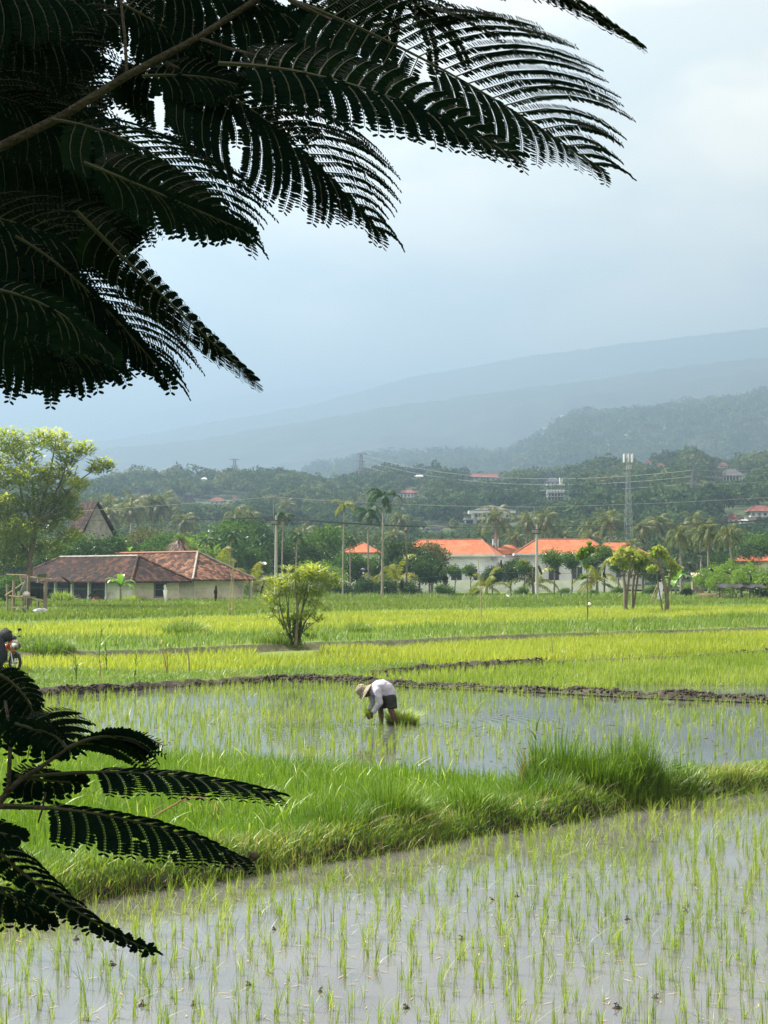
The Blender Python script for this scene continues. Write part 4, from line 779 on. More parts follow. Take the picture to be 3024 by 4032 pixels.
# ================================================================= BUILDINGS
def tile_mat(name, stops, row=.28, sp=3.0):
    m, t, o = mat_base(name); p = N(t, 'ShaderNodeBsdfPrincipled'); p.inputs['Roughness'].default_value = .85; p.inputs['Specular IOR Level'].default_value = .1
    tcn = N(t, 'ShaderNodeTexCoord'); sx = N(t, 'ShaderNodeSeparateXYZ'); t.links.new(tcn.outputs['Object'], sx.inputs[0])
    n = N(t, 'ShaderNodeTexNoise'); n.inputs['Scale'].default_value = .35; n.inputs['Detail'].default_value = 8; n.inputs['Roughness'].default_value = .7; t.links.new(tcn.outputs['Object'], n.inputs['Vector'])
    v = N(t, 'ShaderNodeTexVoronoi'); v.inputs['Scale'].default_value = sp; t.links.new(tcn.outputs['Object'], v.inputs['Vector'])
    sc = N(t, 'ShaderNodeSeparateColor'); t.links.new(v.outputs['Color'], sc.inputs[0])
    mm = N(t, 'ShaderNodeMix'); mm.data_type = 'FLOAT'; mm.inputs[0].default_value = .38; t.links.new(n.outputs['Fac'], mm.inputs[2]); t.links.new(sc.outputs[0], mm.inputs[3])
    t.links.new(ramp(t, mm.outputs[0], stops), p.inputs['Base Color'])
    ml = N(t, 'ShaderNodeMath', operation='MULTIPLY'); ml.inputs[1].default_value = 1/(row*.5); t.links.new(sx.outputs['Z'], ml.inputs[0]); fr = N(t, 'ShaderNodeMath', operation='FRACT'); t.links.new(ml.outputs[0], fr.inputs[0])
    b = N(t, 'ShaderNodeBump'); b.inputs['Strength'].default_value = 1; b.inputs['Distance'].default_value = .06; b.invert = True; t.links.new(fr.outputs[0], b.inputs['Height']); t.links.new(b.outputs['Normal'], p.inputs['Normal'])
    t.links.new(p.outputs[0], o.inputs['Surface']); return m
M_OLD = tile_mat('old_tiles', [(.25, (.005, .0045, .004)), (.42, (.013, .009, .008)), (.55, (.028, .015, .011)), (.74, (.09, .038, .022))])
M_OLD2 = tile_mat('old_tiles_redder', [(.25, (.010, .008, .007)), (.40, (.036, .019, .014)), (.55, (.10, .046, .029)), (.72, (.21, .11, .068))])
M_ORG = tile_mat('orange_tiles', [(.25, (.28, .085, .038)), (.5, (.34, .108, .052)), (.75, (.39, .145, .078))], sp=1.2)
M_RED = tile_mat('red_tiles', [(.3, (.13, .055, .045)), (.6, (.19, .08, .06)), (.8, (.25, .12, .09))], sp=1.2)
M_GREY = tile_mat('grey_tiles', [(.3, (.07, .07, .075)), (.7, (.13, .13, .135))], sp=1.5)
M_WHITE = surf('white_wall', (.78, .78, .76), (.66, .66, .64), .6, stops=[(.28, (.56, .58, .58)), (.5, (.74, .77, .79)), (.7, (.80, .83, .86))])
M_CREAM = surf('stained_cream_wall', (.5, .45, .35), None, .7, stops=[(.25, (.26, .22, .18)), (.40, (.58, .54, .45)), (.6, (.76, .73, .63)), (.8, (.80, .78, .70))], detail=8, bump=.2)
M_CONC = surf('concrete', (.36, .36, .35), (.46, .46, .45), 2, detail=7, stops=[(.3, (.22, .22, .22)), (.5, (.36, .36, .35)), (.7, (.46, .46, .44))], bump=.2)
M_GLASS = surf('dark_window_glass', (.02, .025, .03), (.03, .035, .04), 1, rough=.08, spec=.6)
M_DARK = surf('dark_opening', (.02, .02, .022), (.03, .028, .026), 1)
M_MORT = surf('ridge_mortar', (.34, .33, .31), (.22, .19, .17), 2.5)
M_RIDGE = surf('ridge_cap', (.34, .15, .09), (.24, .10, .07), 2)
M_WOOD = surf('weathered_wood', (.17, .14, .11), (.26, .22, .18), 3, stretch=(1, 1, .2), bump=.3)
M_BAM = surf('bamboo', (.40, .34, .20), (.30, .25, .15), 3, stretch=(1, 1, .3))
M_STEEL = surf('galvanised_steel', (.26, .30, .31), (.20, .24, .25), 2, rough=.55, metallic=.2)
M_TIN = surf('corrugated_tin', (.36, .40, .42), (.26, .22, .19), 1.5, rough=.45, metallic=.3)
def hip_roof(L_, W_, ze, rise, inset, oh, th=.16, gable=False):
    x, y = L_/2+oh, W_/2+oh; xi = L_/2-inset if not gable else x
    v = [(-x, -y, ze), (x, -y, ze), (x, y, ze), (-x, y, ze), (-xi, 0, ze+rise), (xi, 0, ze+rise), (-x, -y, ze-th), (x, -y, ze-th), (x, y, ze-th), (-x, y, ze-th)]
    f = [(0, 1, 5, 4), (2, 3, 4, 5), (1, 2, 5), (3, 0, 4), (0, 6, 7, 1), (1, 7, 8, 2), (2, 8, 9, 3), (3, 9, 6, 0), (6, 9, 8, 7)]
    return v, f
def house(name, x, y, z, yaw, L_, W_, hw, rise, inset, oh, wall, roofm, label, cat='house', openings=(), gable=False, ridge=M_RIDGE, walls=True, base=1.5, group=None, rw=.12, fascia=None):
    """openings: (face, u, z0, w, h, type) face in 'f','r','l'; u along the face from its centre"""
    e = empty(name, (x, y, z), yaw, label, cat, group)
    if walls: MB().box((0, 0, (hw-base)/2), (L_, W_, hw+base-.02)).build('wall', wall, e)
    m = MB(); v, f = hip_roof(L_, W_, hw, rise, inset, oh, gable=gable); r = m.add(v, f).build('roof', roofm, e)
    m = MB(); P = [Vector(q)+Vector((0, 0, .03)) for q in v]; n = 6
    m.tube([P[4], P[5]], rw, n)
    for a, b in ((0, 4), (1, 5), (2, 5), (3, 4)): m.tube([P[a], P[b]], rw, n)
    m.build('ridge_cap', ridge, r)
    if fascia:
        m = MB(); X, Y = L_/2+oh, W_/2+oh
        for c, d in (((0, -Y-.03, hw-.12), (2*X+.12, .06, .34)), ((0, Y+.03, hw-.12), (2*X+.12, .06, .34)), ((X+.03, 0, hw-.12), (.06, 2*Y-.0, .34)), ((-X-.03, 0, hw-.12), (.06, 2*Y-.0, .34))): m.box(c, d)
        m.build('fascia', fascia, r)
    for face, u, z0, w_, h_, ty in openings:
        if face == 'f': c = (u, -W_/2, z0+h_/2); ax = (w_, .1, h_); off = Vector((0, -1, 0)); fr = lambda s: (w_+s, .14, h_+s)
        elif face == 'r': c = (L_/2, u, z0+h_/2); ax = (.1, w_, h_); off = Vector((1, 0, 0)); fr = lambda s: (.14, w_+s, h_+s)
        else: c = (-L_/2, u, z0+h_/2); ax = (.1, w_, h_); off = Vector((-1, 0, 0)); fr = lambda s: (.14, w_+s, h_+s)
        c = Vector(c); m = MB(); g = .09
        if face == 'f':
            for cc, dd in (((-w_/2-g/2, 0, 0), (g, .16, h_+2*g)), ((w_/2+g/2, 0, 0), (g, .16, h_+2*g)), ((0, 0, h_/2+g/2), (w_, .16, g)), ((0, 0, -h_/2-g/2), (w_, .2, g)), ((0, 0, 0), (.06, .13, h_))): m.box(c+Vector(cc), dd)
        else:
            for cc, dd in (((0, -w_/2-g/2, 0), (.16, g, h_+2*g)), ((0, w_/2+g/2, 0), (.16, g, h_+2*g)), ((0, 0, h_/2+g/2), (.16, w_, g)), ((0, 0, -h_/2-g/2), (.2, w_, g)), ((0, 0, 0), (.13, .06, h_))): m.box(c+Vector(cc), dd)
        fo = m.build('door' if ty == 'door' else 'window', M_WOOD if ty == 'door' else M_WHITE, e); MB().box(c+off*.012, ax).build('pane', M_GLASS if ty == 'win' else M_DARK, fo)
    return e
# ---- old house: two roofs, veranda
th = R(45)
def oldhouse():
    e = empty('old_house', (0, 0, 0), label='derelict low house with two weathered tiled hip roofs and a columned veranda', cat='house')
    def wing(Rx, Ry, W_, L_, zr, ze, roofm, wallm, rm, veranda):
        a = Vector((math.cos(th), -math.sin(th), 0)); E = Vector((Rx, Ry, 0))+a*(W_/2+.4); c = E-a*(L_/2)
        g = bpy.data.objects.new('tmp', None); M = Matrix.Translation((c.x, c.y, 0)) @ Matrix.Rotation(-th, 4, 'Z')
        bpy.data.objects.remove(g)
        def add(name, mb_, mat, par=e, smooth=False):
            mb_.v = [tuple(M @ Vector(v)) for v in mb_.v]; return mb_.build(name, mat, par, smooth)
        inset = W_/2+.4; v, f = hip_roof(L_-1.6, W_-1.6, ze, zr-ze, inset-.8, .8, .14); r = add('roof', MB().add(v, f), roofm)
        P = [Vector(q)+Vector((0, 0, .04)) for q in v]; m = MB(); m.tube([P[4], P[5]], .14, 6); add('ridge_cap', m, rm, r); m = MB()
        for i, j in ((0, 4), (1, 5), (2, 5), (3, 4)):
            m = MB().tube([P[i].lerp(P[j], k/6)+Vector((0, 0, random.uniform(-.02, .02))) for k in range(7)], .11, 6); add('ridge_cap', m, M_MORT if not veranda else M_OLD2, r)
        w0, w1 = -(W_/2-.9), W_/2-.9; l0, l1 = -(L_/2-.9), L_/2-.9
        if veranda:
            wf = w0+2.6; add('wall', MB().box(((l0+l1)/2, (wf+w1)/2, ze/2-.1), (l1-l0-5, w1-wf, ze-.1)), wallm); add('veranda_shade_sheet', MB().box(((l0+l1-5)/2, wf-.012, ze/2-.1), (l1-l0-5.1, .02, ze-.12)), surf('painted_veranda_shade', (.10, .09, .075), (.16, .14, .12), 1)); add('wall', MB().box((l1-2.2, w0+1.3+.01, ze/2-.1), (4.4, 2.6, ze-.1)).box((l1-2.45, (wf+w1)/2, ze/2-.1), (4.9, w1-wf, ze-.1)), wallm)  # thin dark sheet over the cream wall paints in the veranda shade
            for k in range(6): xx = l0+.3+k*(l1-l0-5)/5.0; add('column', MB().box((xx, w0+.15, ze/2-.1), (.26, .26, ze)).box((xx, w0+.15, .35), (.32, .32, .9)), M_WHITE)
            for k in range(4):
                xx = l0+2+k*3.6; fr_ = add('door' if k % 2 else 'window', MB().box((xx, wf-.03, 1.35 if k % 2 else 1.6), (1.3, .1, 2.1 if k % 2 else 1.3)), M_WOOD); add('pane', MB().box((xx, wf-.06, 1.35 if k % 2 else 1.6), (1.05, .1, 1.9 if k % 2 else 1.05)), M_DARK, fr_)
            add('floor', MB().box(((l0+l1-5)/2, w0+1.0, .05), (l1-l0-5, 2.3, .3)), M_CONC)
            fr_ = add('window', MB().box((l1+.01, .4, 1.5), (.1, 1.5, 1.5)), M_WOOD); add('pane', MB().box((l1+.03, .4, 1.5), (.1, 1.2, 1.2)), M_DARK, fr_)
        else:
            add('wall', MB().box(((l0+l1)/2, 0, ze/2-.1), (l1-l0, w1-w0, ze-.1)), wallm); add('column', MB().box((l1+.6, w1+.4, ze/2-.1), (.2, .2, ze)), M_CONC)
    wing(HX(544, 146), 146, 7.2, 22, ZP(2190, 146), 2.35, M_OLD, M_CREAM, M_MORT, True)
    wing(HX(779, 154), 154, 8.2, 25, ZP(2174, 154), 2.5, M_OLD2, M_CREAM, M_RIDGE, False)
oldhouse()
# gable house behind
x = HX(352, 178); e = empty('gable_house', (x, 178, .3), R(34), 'tall house with a grey gable wall and dark red roof rising behind the old house', 'house'); hw = 5.6; W_ = 5.6; top = ZP(1983, 178)-.3
def gab(dx=0):
    m = MB(); y0, y1 = -3, 1.5; h = top-.25; v = [(-W_/2, y0, -.3), (W_/2, y0, -.3), (W_/2, y0, hw), (-.4, y0, h), (-W_/2, y0, hw), (-W_/2, y1, -.3), (W_/2, y1, -.3), (W_/2, y1, hw), (-.4, y1, h), (-W_/2, y1, hw)]
    return m.add(v, [(0, 1, 2, 3, 4), (9, 8, 7, 6, 5), (1, 6, 7, 2), (0, 4, 9, 5)])
gab().build('wall', M_CONC, e); m = MB(); y0, y1 = -3.5, 2.0
for s, xe in ((1, W_/2+.9), (-1, -W_/2-.9)):
    zz = hw-.75; a = [(-.4, y0, top+.0), (xe, y0, zz), (xe, y1, zz), (-.4, y1, top+.0)]; b = [(p[0], p[1], p[2]+.2) for p in a]; m.add(a+b, [(0, 1, 2, 3), (7, 6, 5, 4), (0, 4, 5, 1), (2, 6, 7, 3), (1, 5, 6, 2)])
m.build('roof', M_OLD, e)
# ---- white houses with orange roofs
ops = lambda L_, h: [('f', -L_*.36, .9, 1.4, 2.0, 'win'), ('f', -L_*.12, .3, 1.6, 2.6, 'door'), ('f', L_*.14, .9, 1.8, 2.0, 'win'), ('f', L_*.37, .9, 1.3, 2.0, 'win'), ('r', 0, 1, 1.6, 1.8, 'win')]
D = 250; zb = gz(HX(1850, D), D); ze = ZP(2186, D)-zb
h1 = house('white_house', HX(1775, D), D, zb, R(-14), 15.0, 8, ze, ZP(2125, D)-zb-ze, 2.2, .9, M_WHITE, M_ORG, 'white house with an orange tiled hip roof, left of the two large ones', openings=ops(12.6, 4), fascia=M_WHITE)
m = MB()
for k in range(9): A = math.pi*k/8; m.box((7.0+1.1*math.cos(A)*.5, -4.2, 3.6+.9*math.sin(A)*.5), (1.1, .08, .09), ry=-A)
m.build('fanlight', M_WHITE, h1); MB().box((4.6, -5.2, .4), (.5, .5, 3.4)).box((8.0, -5.2, .4), (.5, .5, 3.4)).box((6.3, -5.2, 2.25), (4.4, .9, .35)).build('porch', M_WHITE, h1)
D = 256; zb = gz(HX(2250, D), D); ze = ZP(2181, D)-zb; W2 = 9
h2 = house('white_house', HX(2215, D), D, zb, R(-3), 15.2, W2, ze, ZP(2123, D)-zb-ze, 3.1, .9, M_WHITE, M_ORG, 'large white house with an orange tiled hip roof behind the right concrete pole', openings=ops(15, 4)+[('f', -6.6, 3.0, .9, .9, 'win')], fascia=M_WHITE)
hh_ = ZP(2135, D)-zb; lw_ = 12.0; xo = 9.4
v, f = hip_roof(8.6, 7, ze-.05, hh_-ze, 2.2, .8); v = [(a+xo, b+.9, c) for a, b, c in v]; MB().add(v, f).build('roof', M_ORG, h2); MB().box((xo+.2, .9, ze/2-.8), (8.4, 6.6, ze+1.4)).build('wall', M_WHITE, h2)
v, f = hip_roof(6, 5, 0, 1.6, 2.4, .6); MB().add([(a-9.2, b+6, c+ze+.1) for a, b, c in v], f).build('roof', M_ORG, h2); MB().box((-9.2, 6, ze/2-.5), (5.4, 4.4, ze+.9)).build('wall', M_WHITE, h2)
for u in (7.2, 9.4, 11.6):
    fo = MB().box((u, -2.4-.04, 1.9), (1.2, .12, 1.8)).build('window', M_WHITE, h2); MB().box((u, -2.4-.09, 1.9), (.95, .1, 1.5)).build('pane', M_GLASS, fo)
D = 225; zb = gz(HX(1428, D), D); ze = ZP(2176, D)-zb
house('small_house', HX(1428, D), D, zb, R(-8), 4.6, 4.6, ze, ZP(2139, D)-zb-ze, 2.2, .6, M_WHITE, M_ORG, 'small building with an orange pyramid roof showing between the areca palm stems', openings=[('f', 0, 1, 1.2, 1.5, 'win')])
D = 225; zb = gz(HX(3024, D), D); ze = ZP(2208, D)-zb
house('orange_roof_house', HX(3010, D), D, zb, R(-20), 9, 7, ze, ZP(2170, D)-zb-ze, 3.0, .8, M_CREAM, M_ORG, 'pale house with an orange roof cut by the right edge of the picture', openings=[('f', -2, 1, 1.4, 1.4, 'win')])
clear.append((1640, 1990, 2118, 2330, 262)); clear.append((1990, 2500, 2118, 2330, 268)); clear.append((1385, 1475, 2136, 2200, 240)); clear.append((2920, 3100, 2168, 2230, 240))
# garden boundary wall
m = MB(); D = 232; m.box((HX(1990, D), D, 1.0), ((HX(2500, D)-HX(1560, D)), .22, 2.2)).build('tmpw', M_WHITE); o = bpy.data.objects['tmpw']; o.name = 'garden_wall'; tag(o, 'long white garden wall in front of the two white houses', 'wall')
for k, (a, b, yy, lb) in enumerate([(1560, 1960, 161.5, 'low dark stone wall along the gardens, left stretch before the first white house'), (1985, 2360, 162.5, 'low dark stone wall along the gardens, stretch right of the right concrete pole')]):
    m = MB(); m.box(((HX(a, yy)+HX(b, yy))/2, yy, .55), (HX(b, yy)-HX(a, yy), .35, .75)); tag(m.build('stone_wall', surf('mossy_stone', (.05, .055, .045), (.10, .10, .085), 3, bump=.6)), lb, 'wall')
# ---- houses on the hillside
def hillD(px, py, lo=245, hi=815):
    for D in np.arange(lo, hi, 4):
        if float(hhill(HX(px, D), D)) >= ZP(py, D): return float(D)
    return hi-10
def hillhouse(px0, px1, pr, pe, pb, label, roofm=M_RED, wall=M_WHITE, yaw=0, depth=.7, oh=.12, name='hill_house', gable=False, cols=False, nwin=3, inset=.45, cat='house', Dd=None, flat=False):
    pc = (px0+px1)/2; D = Dd or hillD(pc, pb+2); k = D/F; Wd = (px1-px0)*k; L_ = Wd/(1+2*oh); dp = L_*depth; z = ZP(pb, D); zw = ZP(pe, D)-z; yc = D+dp/2
    op = []
    if not cols:
        for i in range(nwin): u = (-.5+(i+.5)/nwin)*L_; op.append(('f', u, zw*.25, L_/nwin*.42, zw*.45, 'win'))
    e = house(name, HX(pc, D), yc, z, R(yaw), L_, dp, zw, ZP(pr, D)-z-zw, dp*inset, L_*oh, wall, roofm, label, cat, op, gable, ridge=roofm, walls=not cols, base=3, rw=.1)
    if cols:
        n = 7
        for i in range(n): MB().box(((-.5+i/(n-1))*L_*.98, -dp/2+.1, zw/2-1), (.35, .35, zw+2)).build('column', M_WHITE, e)
        MB().box((0, .6, zw/2-1), (L_*.8, dp*.6, zw+1.8)).build('wall', M_DARK, e); MB().box((0, 0, -1.4), (L_*1.05, dp*1.05, 2.7)).build('base', M_CONC, e)
    clear.append((px0-3, px1+3, pr, pb-1, D)); return e, D, L_, dp, z, zw
hillhouse(1576, 1648, 1924, 1941, 1961, 'round looking white pavilion house with red hip roof high among the hillside trees', yaw=-20, depth=.9, nwin=4)
hillhouse(1850, 1964, 1863, 1879, 1891, 'wide red roofed house on the hill crest, centre of the picture', yaw=8, depth=.5, gable=True, nwin=4)
hillhouse(2840, 2935, 1844, 1873, 1894, 'open pavilion with a grey roof and white columns on the right hill', roofm=M_GREY, cols=True, depth=.7)
hillhouse(2831, 2872, 1821, 1834, 1843, 'small red roofed house just above the grey roofed pavilion', depth=.6, nwin=2)
hillhouse(2862, 2917, 2023, 2042, 2062, 'small white house with a red pyramid roof, lower left of the bigger one', depth=.9, nwin=2)
e, D, L_, dp, z, zw = hillhouse(2945, 3060, 1988, 2013, 2036, 'two storey white house with a faded red roof at the right edge', depth=.7, nwin=4)
k = D/F; m = MB(); m.box((HX(3000, D-6), D-6, ZP(2056, D-6)-1), (130*k, 1, 40*k+2)); tag(m.build('retaining_wall', M_CONC), 'grey stained retaining wall below the white house at the right edge', 'wall')
hillhouse(2914, 2947, 2046, 2049, 2063, 'low white annex between the two white houses at the right', roofm=M_WHITE, depth=.6, nwin=2)
hillhouse(819, 888, 1957, 1973, 1986, 'red roofed white bungalow among the trees on the left hillside', depth=.6)
hillhouse(910, 934, 1955, 1966, 1974, 'tiny red roof right of the red roofed bungalow on the left hillside', depth=.7, nwin=1)
hillhouse(714, 765, 1954, 1972, 1980, 'brown roofed house half hidden on the left hillside', roofm=M_OLD, depth=.6, nwin=2)
hillhouse(535, 586, 1945, 1957, 1966, 'dull red roof above the coconut palms on the left hillside', depth=.6, nwin=2)
hillhouse(790, 814, 1880, 1886, 1893, 'tiny pale roof near the crest of the left hill', roofm=M_WHITE, depth=.6, nwin=1)
hillhouse(1632, 1668, 1870, 1875, 1881, 'small white house at the crest left of the wide red roof', roofm=M_WHITE, depth=.6, nwin=2)
hillhouse(1692, 1745, 2070, 2080, 2096, 'low grey roofed stone house at the left of the villa', roofm=M_GREY, wall=M_CONC, depth=.6, nwin=2)
hillhouse(1937, 1966, 2106, 2117, 2146, 'small white gatehouse with a red pyramid roof behind the orange roofs', depth=1, nwin=1, Dd=300)
hillhouse(2544, 2570, 1812, 1822, 1829, 'tiny orange roof left on the right hill crest', roofm=M_RED, depth=.7, nwin=1)
hillhouse(2590, 2620, 1822, 1832, 1838, 'tiny pale orange roof right of another on the right hill crest', roofm=M_RED, depth=.7, nwin=1)
# villa
D = hillD(1930, 2068); k = D/F; z = ZP(2064, D); X = lambda p: (p-1930)*k
e = empty('villa', (HX(1930, D), D+4, z), 0, 'modern white two storey villa with flat slabs and a grey hip roof on the hill', 'house'); zz = lambda py: ZP(py, D)-z
def bb(name, x0, x1, y0, y1, dep, mat, yo=0, par=e): return MB().box(((X(x0)+X(x1))/2, dep/2+yo, (zz(y0)+zz(y1))/2), (X(x1)-X(x0), dep, abs(zz(y0)-zz(y1)))).build(name, mat, par)
bb('wall', 1862, 2010, 2019, 2037, 7, M_WHITE); bb('wall', 1835, 1985, 2043, 2075, 8, M_WHITE, .3); bb('slab', 1848, 2034, 2009, 2019, 10, M_WHITE, -1.4); bb('slab', 1880, 1990, 2036, 2043, 10, M_WHITE, -1.2); bb('slab', 1832, 1872, 2040, 2044, 8, M_WHITE, -.6)
for a, b, c, d in [(1872, 1884, 2021, 2035), (1888, 1900, 2021, 2035), (1906, 1918, 2021, 2035), (1996, 2006, 2021, 2034), (1924, 1940, 2021, 2035)]:
    w_ = bb('window', a-1, b+1, c-1, d+1, .2, M_WHITE, -.12); bb('pane', a, b, c, d, .2, M_GLASS, -.16, w_)
for a, b in [(1838, 1866), (1880, 1900), (1906, 1928)]: w_ = bb('window', a-1, b+1, 2046, 2063, .2, M_WHITE, .16); bb('pane', a, b, 2047, 2062, .2, M_DARK, .1, w_)
v, f = hip_roof(X(2005)-X(1875), 7, 0, zz(1987)-zz(2009), 5.0, 1.0); MB().add([(a+X(1940), b+3, c+zz(2009)+.16) for a, b, c in v], f).build('roof', M_GREY, e)
clear.append((1828, 2040, 1985, 2066, D))
m = MB(); m.box((HX(1800, D-9), D-9, ZP(2092, D-9)-2), (100*k, 1, 30*k+4)); tag(m.build('retaining_wall', surf('stone_terrace', (.22, .21, .2), (.13, .13, .12), 1.5, bump=.5)), 'grey stone retaining wall below and left of the villa', 'wall')
MB().box((HX(1782, D-5), D-5, ZP(2062, D-5)), (14*k, 3, 40*k)).build('tmpv', M_WHITE); o = bpy.data.objects['tmpv']; o.name = 'outbuilding'; tag(o, 'bare white block of wall left of the villa', 'building')
# unfinished concrete frame + house above
D = hillD(2190, 1976); k = D/F; z = ZP(1975, D); clear.append((2155, 2228, 1924, 1968, D)); e = empty('unfinished_building', (HX(2190, D), D, z), 0, 'unfinished grey concrete frame building on the hillside', 'building')
m = MB()
for r_ in (0, 4.5):
    for i in range(6): m.box(((i-2.5)*12.5*k, r_, 50*k/2-1), (.45, .45, 50*k+2))
m.build('columns', M_CONC, e); m = MB()
for h in (20, 35): m.box((0, 2.2, h*k), (68*k, 6, .35))
m.build('slabs', M_CONC, e); MB().box((0, 4, 25*k-1), (60*k, .6, 48*k)).build('back_wall', M_DARK, e)
hillhouse(2148, 2206, 1880, 1898, 1912, 'dark roofed house with a white front above the unfinished building', roofm=M_GREY, depth=.5, nwin=3)
D = hillD(2212, 1915); k = D/F; m = MB(); z = ZP(1912, D); m.add([(HX(2205, D), D, ZP(1880, D)), (HX(2219, D), D, ZP(1880, D)), (HX(2216, D), D, z-1), (HX(2208, D), D, z-1), (HX(2205, D), D+3, ZP(1880, D)), (HX(2219, D), D+3, ZP(1880, D)), (HX(2216, D), D+3, z-1), (HX(2208, D), D+3, z-1)], [(3, 2, 1, 0), (4, 5, 6, 7), (0, 1, 5, 4), (1, 2, 6, 5), (3, 0, 4, 7)])
tag(m.build('gable_tower', M_CREAM), 'narrow cream coloured trapezoid gable beside the dark roofed hill house', 'building')
# tiny far houses on the ridge beyond
def farD(px, py):
    for D in np.arange(1300, 2200, 10):
        if float(hB(HX(px, D), D)) >= ZP(py, D): return float(D)
    return 2150.0
for i, (px, py, w_, rm) in enumerate([(2214, 1658, 14, M_WHITE), (2147, 1708, 22, M_WHITE), (2232, 1720, 12, M_RED), (2327, 1689, 8, M_WHITE), (2055, 1789, 14, M_ORG), (2470, 1738, 10, M_WHITE), (2205, 1728, 10, M_WHITE), (2090, 1800, 9, M_WHITE), (2400, 1760, 9, M_WHITE), (2620, 1700, 9, M_WHITE)]):
    D = farD(px, py); k = D/F; z = ZP(py, D)+5
    house('far_house', HX(px, D), D, z, R(random.uniform(-20, 20)), w_*k*.85, w_*k*.6, 5*k*.5+2, 3*k*.6, w_*k*.25, 1, M_WHITE, rm, 'tiny pale house far away on the hazy wooded ridge', base=12, group='tiny houses on the hazy ridge', ridge=rm, rw=.2)
# ---- towers
def lattice(name, px, pyt, D, wb, wt, label, cat, arms=(), top=None, nseg=12, pyb=None, r=.09, mat=None):
    mat = mat or M_STEEL; x = HX(px, D); z0 = float(hhill(x, D)) if pyb is None else ZP(pyb, D); H = ZP(pyt, D)-z0; e = empty(name, (x, D, z0), R(12), label, cat); m = MB(); br = MB()
    cr_ = lambda s, i: Vector(((-1, 1, 1, -1)[i % 4]*(wb+(wt-wb)*s)/2, (-1, -1, 1, 1)[i % 4]*(wb+(wt-wb)*s)/2, H*s))
    for i in range(4): m.tube([cr_(-.03, i), cr_(1, i)], r, 5)
    m.build('legs', mat, e); S = [1-(1-j/nseg)**1.25 if False else (j/nseg)**.85 for j in range(nseg+1)]
    for j in range(nseg):
        for i in range(4):
            br.tube([cr_(S[j], i), cr_(S[j+1], i+1)], r*.55, 4, False); br.tube([cr_(S[j], i+1), cr_(S[j+1], i)], r*.55, 4, False); br.tube([cr_(S[j], i), cr_(S[j], i+1)], r*.5, 4, False)
    br.build('bracing', mat, e)
    for s, hw_ in arms:
        am = MB(); zz_ = H*s; am.tube([(-hw_, 0, zz_), (0, 0, zz_+.5), (hw_, 0, zz_)], r*.9, 4); am.tube([(-hw_, 0, zz_), (hw_, 0, zz_)], r*.8, 4); am.build('arm', mat, e)
    return e, z0, H
e, z0, H = lattice('telecom_mast', 2475, 1800, 330, 1.8, .5, 'pale grey lattice telecom mast with white antennas behind the right coconut palms', 'mast', nseg=14, r=.035)
for i in range(6):
    A = i*math.pi/3+.3; MB().box((1.05*math.cos(A), 1.05*math.sin(A), H-.2), (.28, .16, 1.9), rz=A).build('antenna', M_WHITE, e)
m = MB()
for i in range(6): A = i*math.pi/3+.3; m.tube([(0, 0, H-.4), (1.05*math.cos(A), 1.05*math.sin(A), H-.4)], .04, 4)
m.tube([(0, 0, H-1), (0, 0, H+1.3)], .05, 5); m.build('antenna_ring', M_STEEL, e)
for k in range(3): MB().box((.5-.5*k, -.55, H-2.2-k*.1), (.3, .2, 1.0)).build('radio_unit', M_CONC, e)
DP1 = hillD(2735, 2015); M_PYL = surf('pylon_steel', (.09, .10, .11), (.12, .13, .14), 2, rough=.6)
pa, za, Ha = lattice('pylon', 2735, 1848, DP1, 4.2, .9, 'grey power pylon on the right hillside with three wide cross arms', 'pylon', arms=((.98, 3.3), (.83, 3.3), (.67, 3.3)), nseg=10, r=.08, mat=M_PYL)
DP2 = hillD(1422, 1925); pb_, zb_, Hb = lattice('pylon', 1422, 1786, DP2, 4.2, .9, 'hazy power pylon standing above the hillside trees near the centre', 'pylon', arms=((.98, 3.4), (.78, 3.2), (.58, 3.2)), nseg=9, r=.12, mat=M_PYL)
DP3 = hillD(922, 1875); lattice('pylon', 922, 1808, DP3, 4.0, .9, 'faint power pylon on the left hill crest', 'pylon', arms=((.98, 2.6), (.75, 2.6)), nseg=7, r=.12, mat=M_PYL)
def wire(a, b, sag, r, label, group=None, n=24, mat=None):
    a, b = Vector(a), Vector(b); P = [a.lerp(b, t)-Vector((0, 0, 4*sag*t*(1-t))) for t in np.linspace(0, 1, n)]
    return tag(MB().tube(P, r, 5).build('power_line', mat or surf('cable', (.05, .05, .05), (.07, .07, .07), 2), None, True), label, 'power line', group)
CW = surf('bright_cable', (.35, .36, .36), (.28, .29, .29), 2)
for s in (.98, .83, .67):
    a = (HX(2735, DP1), DP1, za+Ha*s); b = (HX(1422, DP2), DP2, zb_+Hb*s); wire(a, b, 7, .05, 'thin high voltage line crossing the hillside between the pylons', 'high voltage lines between the pylons', mat=CW)
    wire(a, (HX(3500, DP1+60), DP1+60, za+Ha*s+16), 4, .05, 'thin high voltage line running from the right pylon out of the picture', 'high voltage lines right of the right pylon', mat=CW)
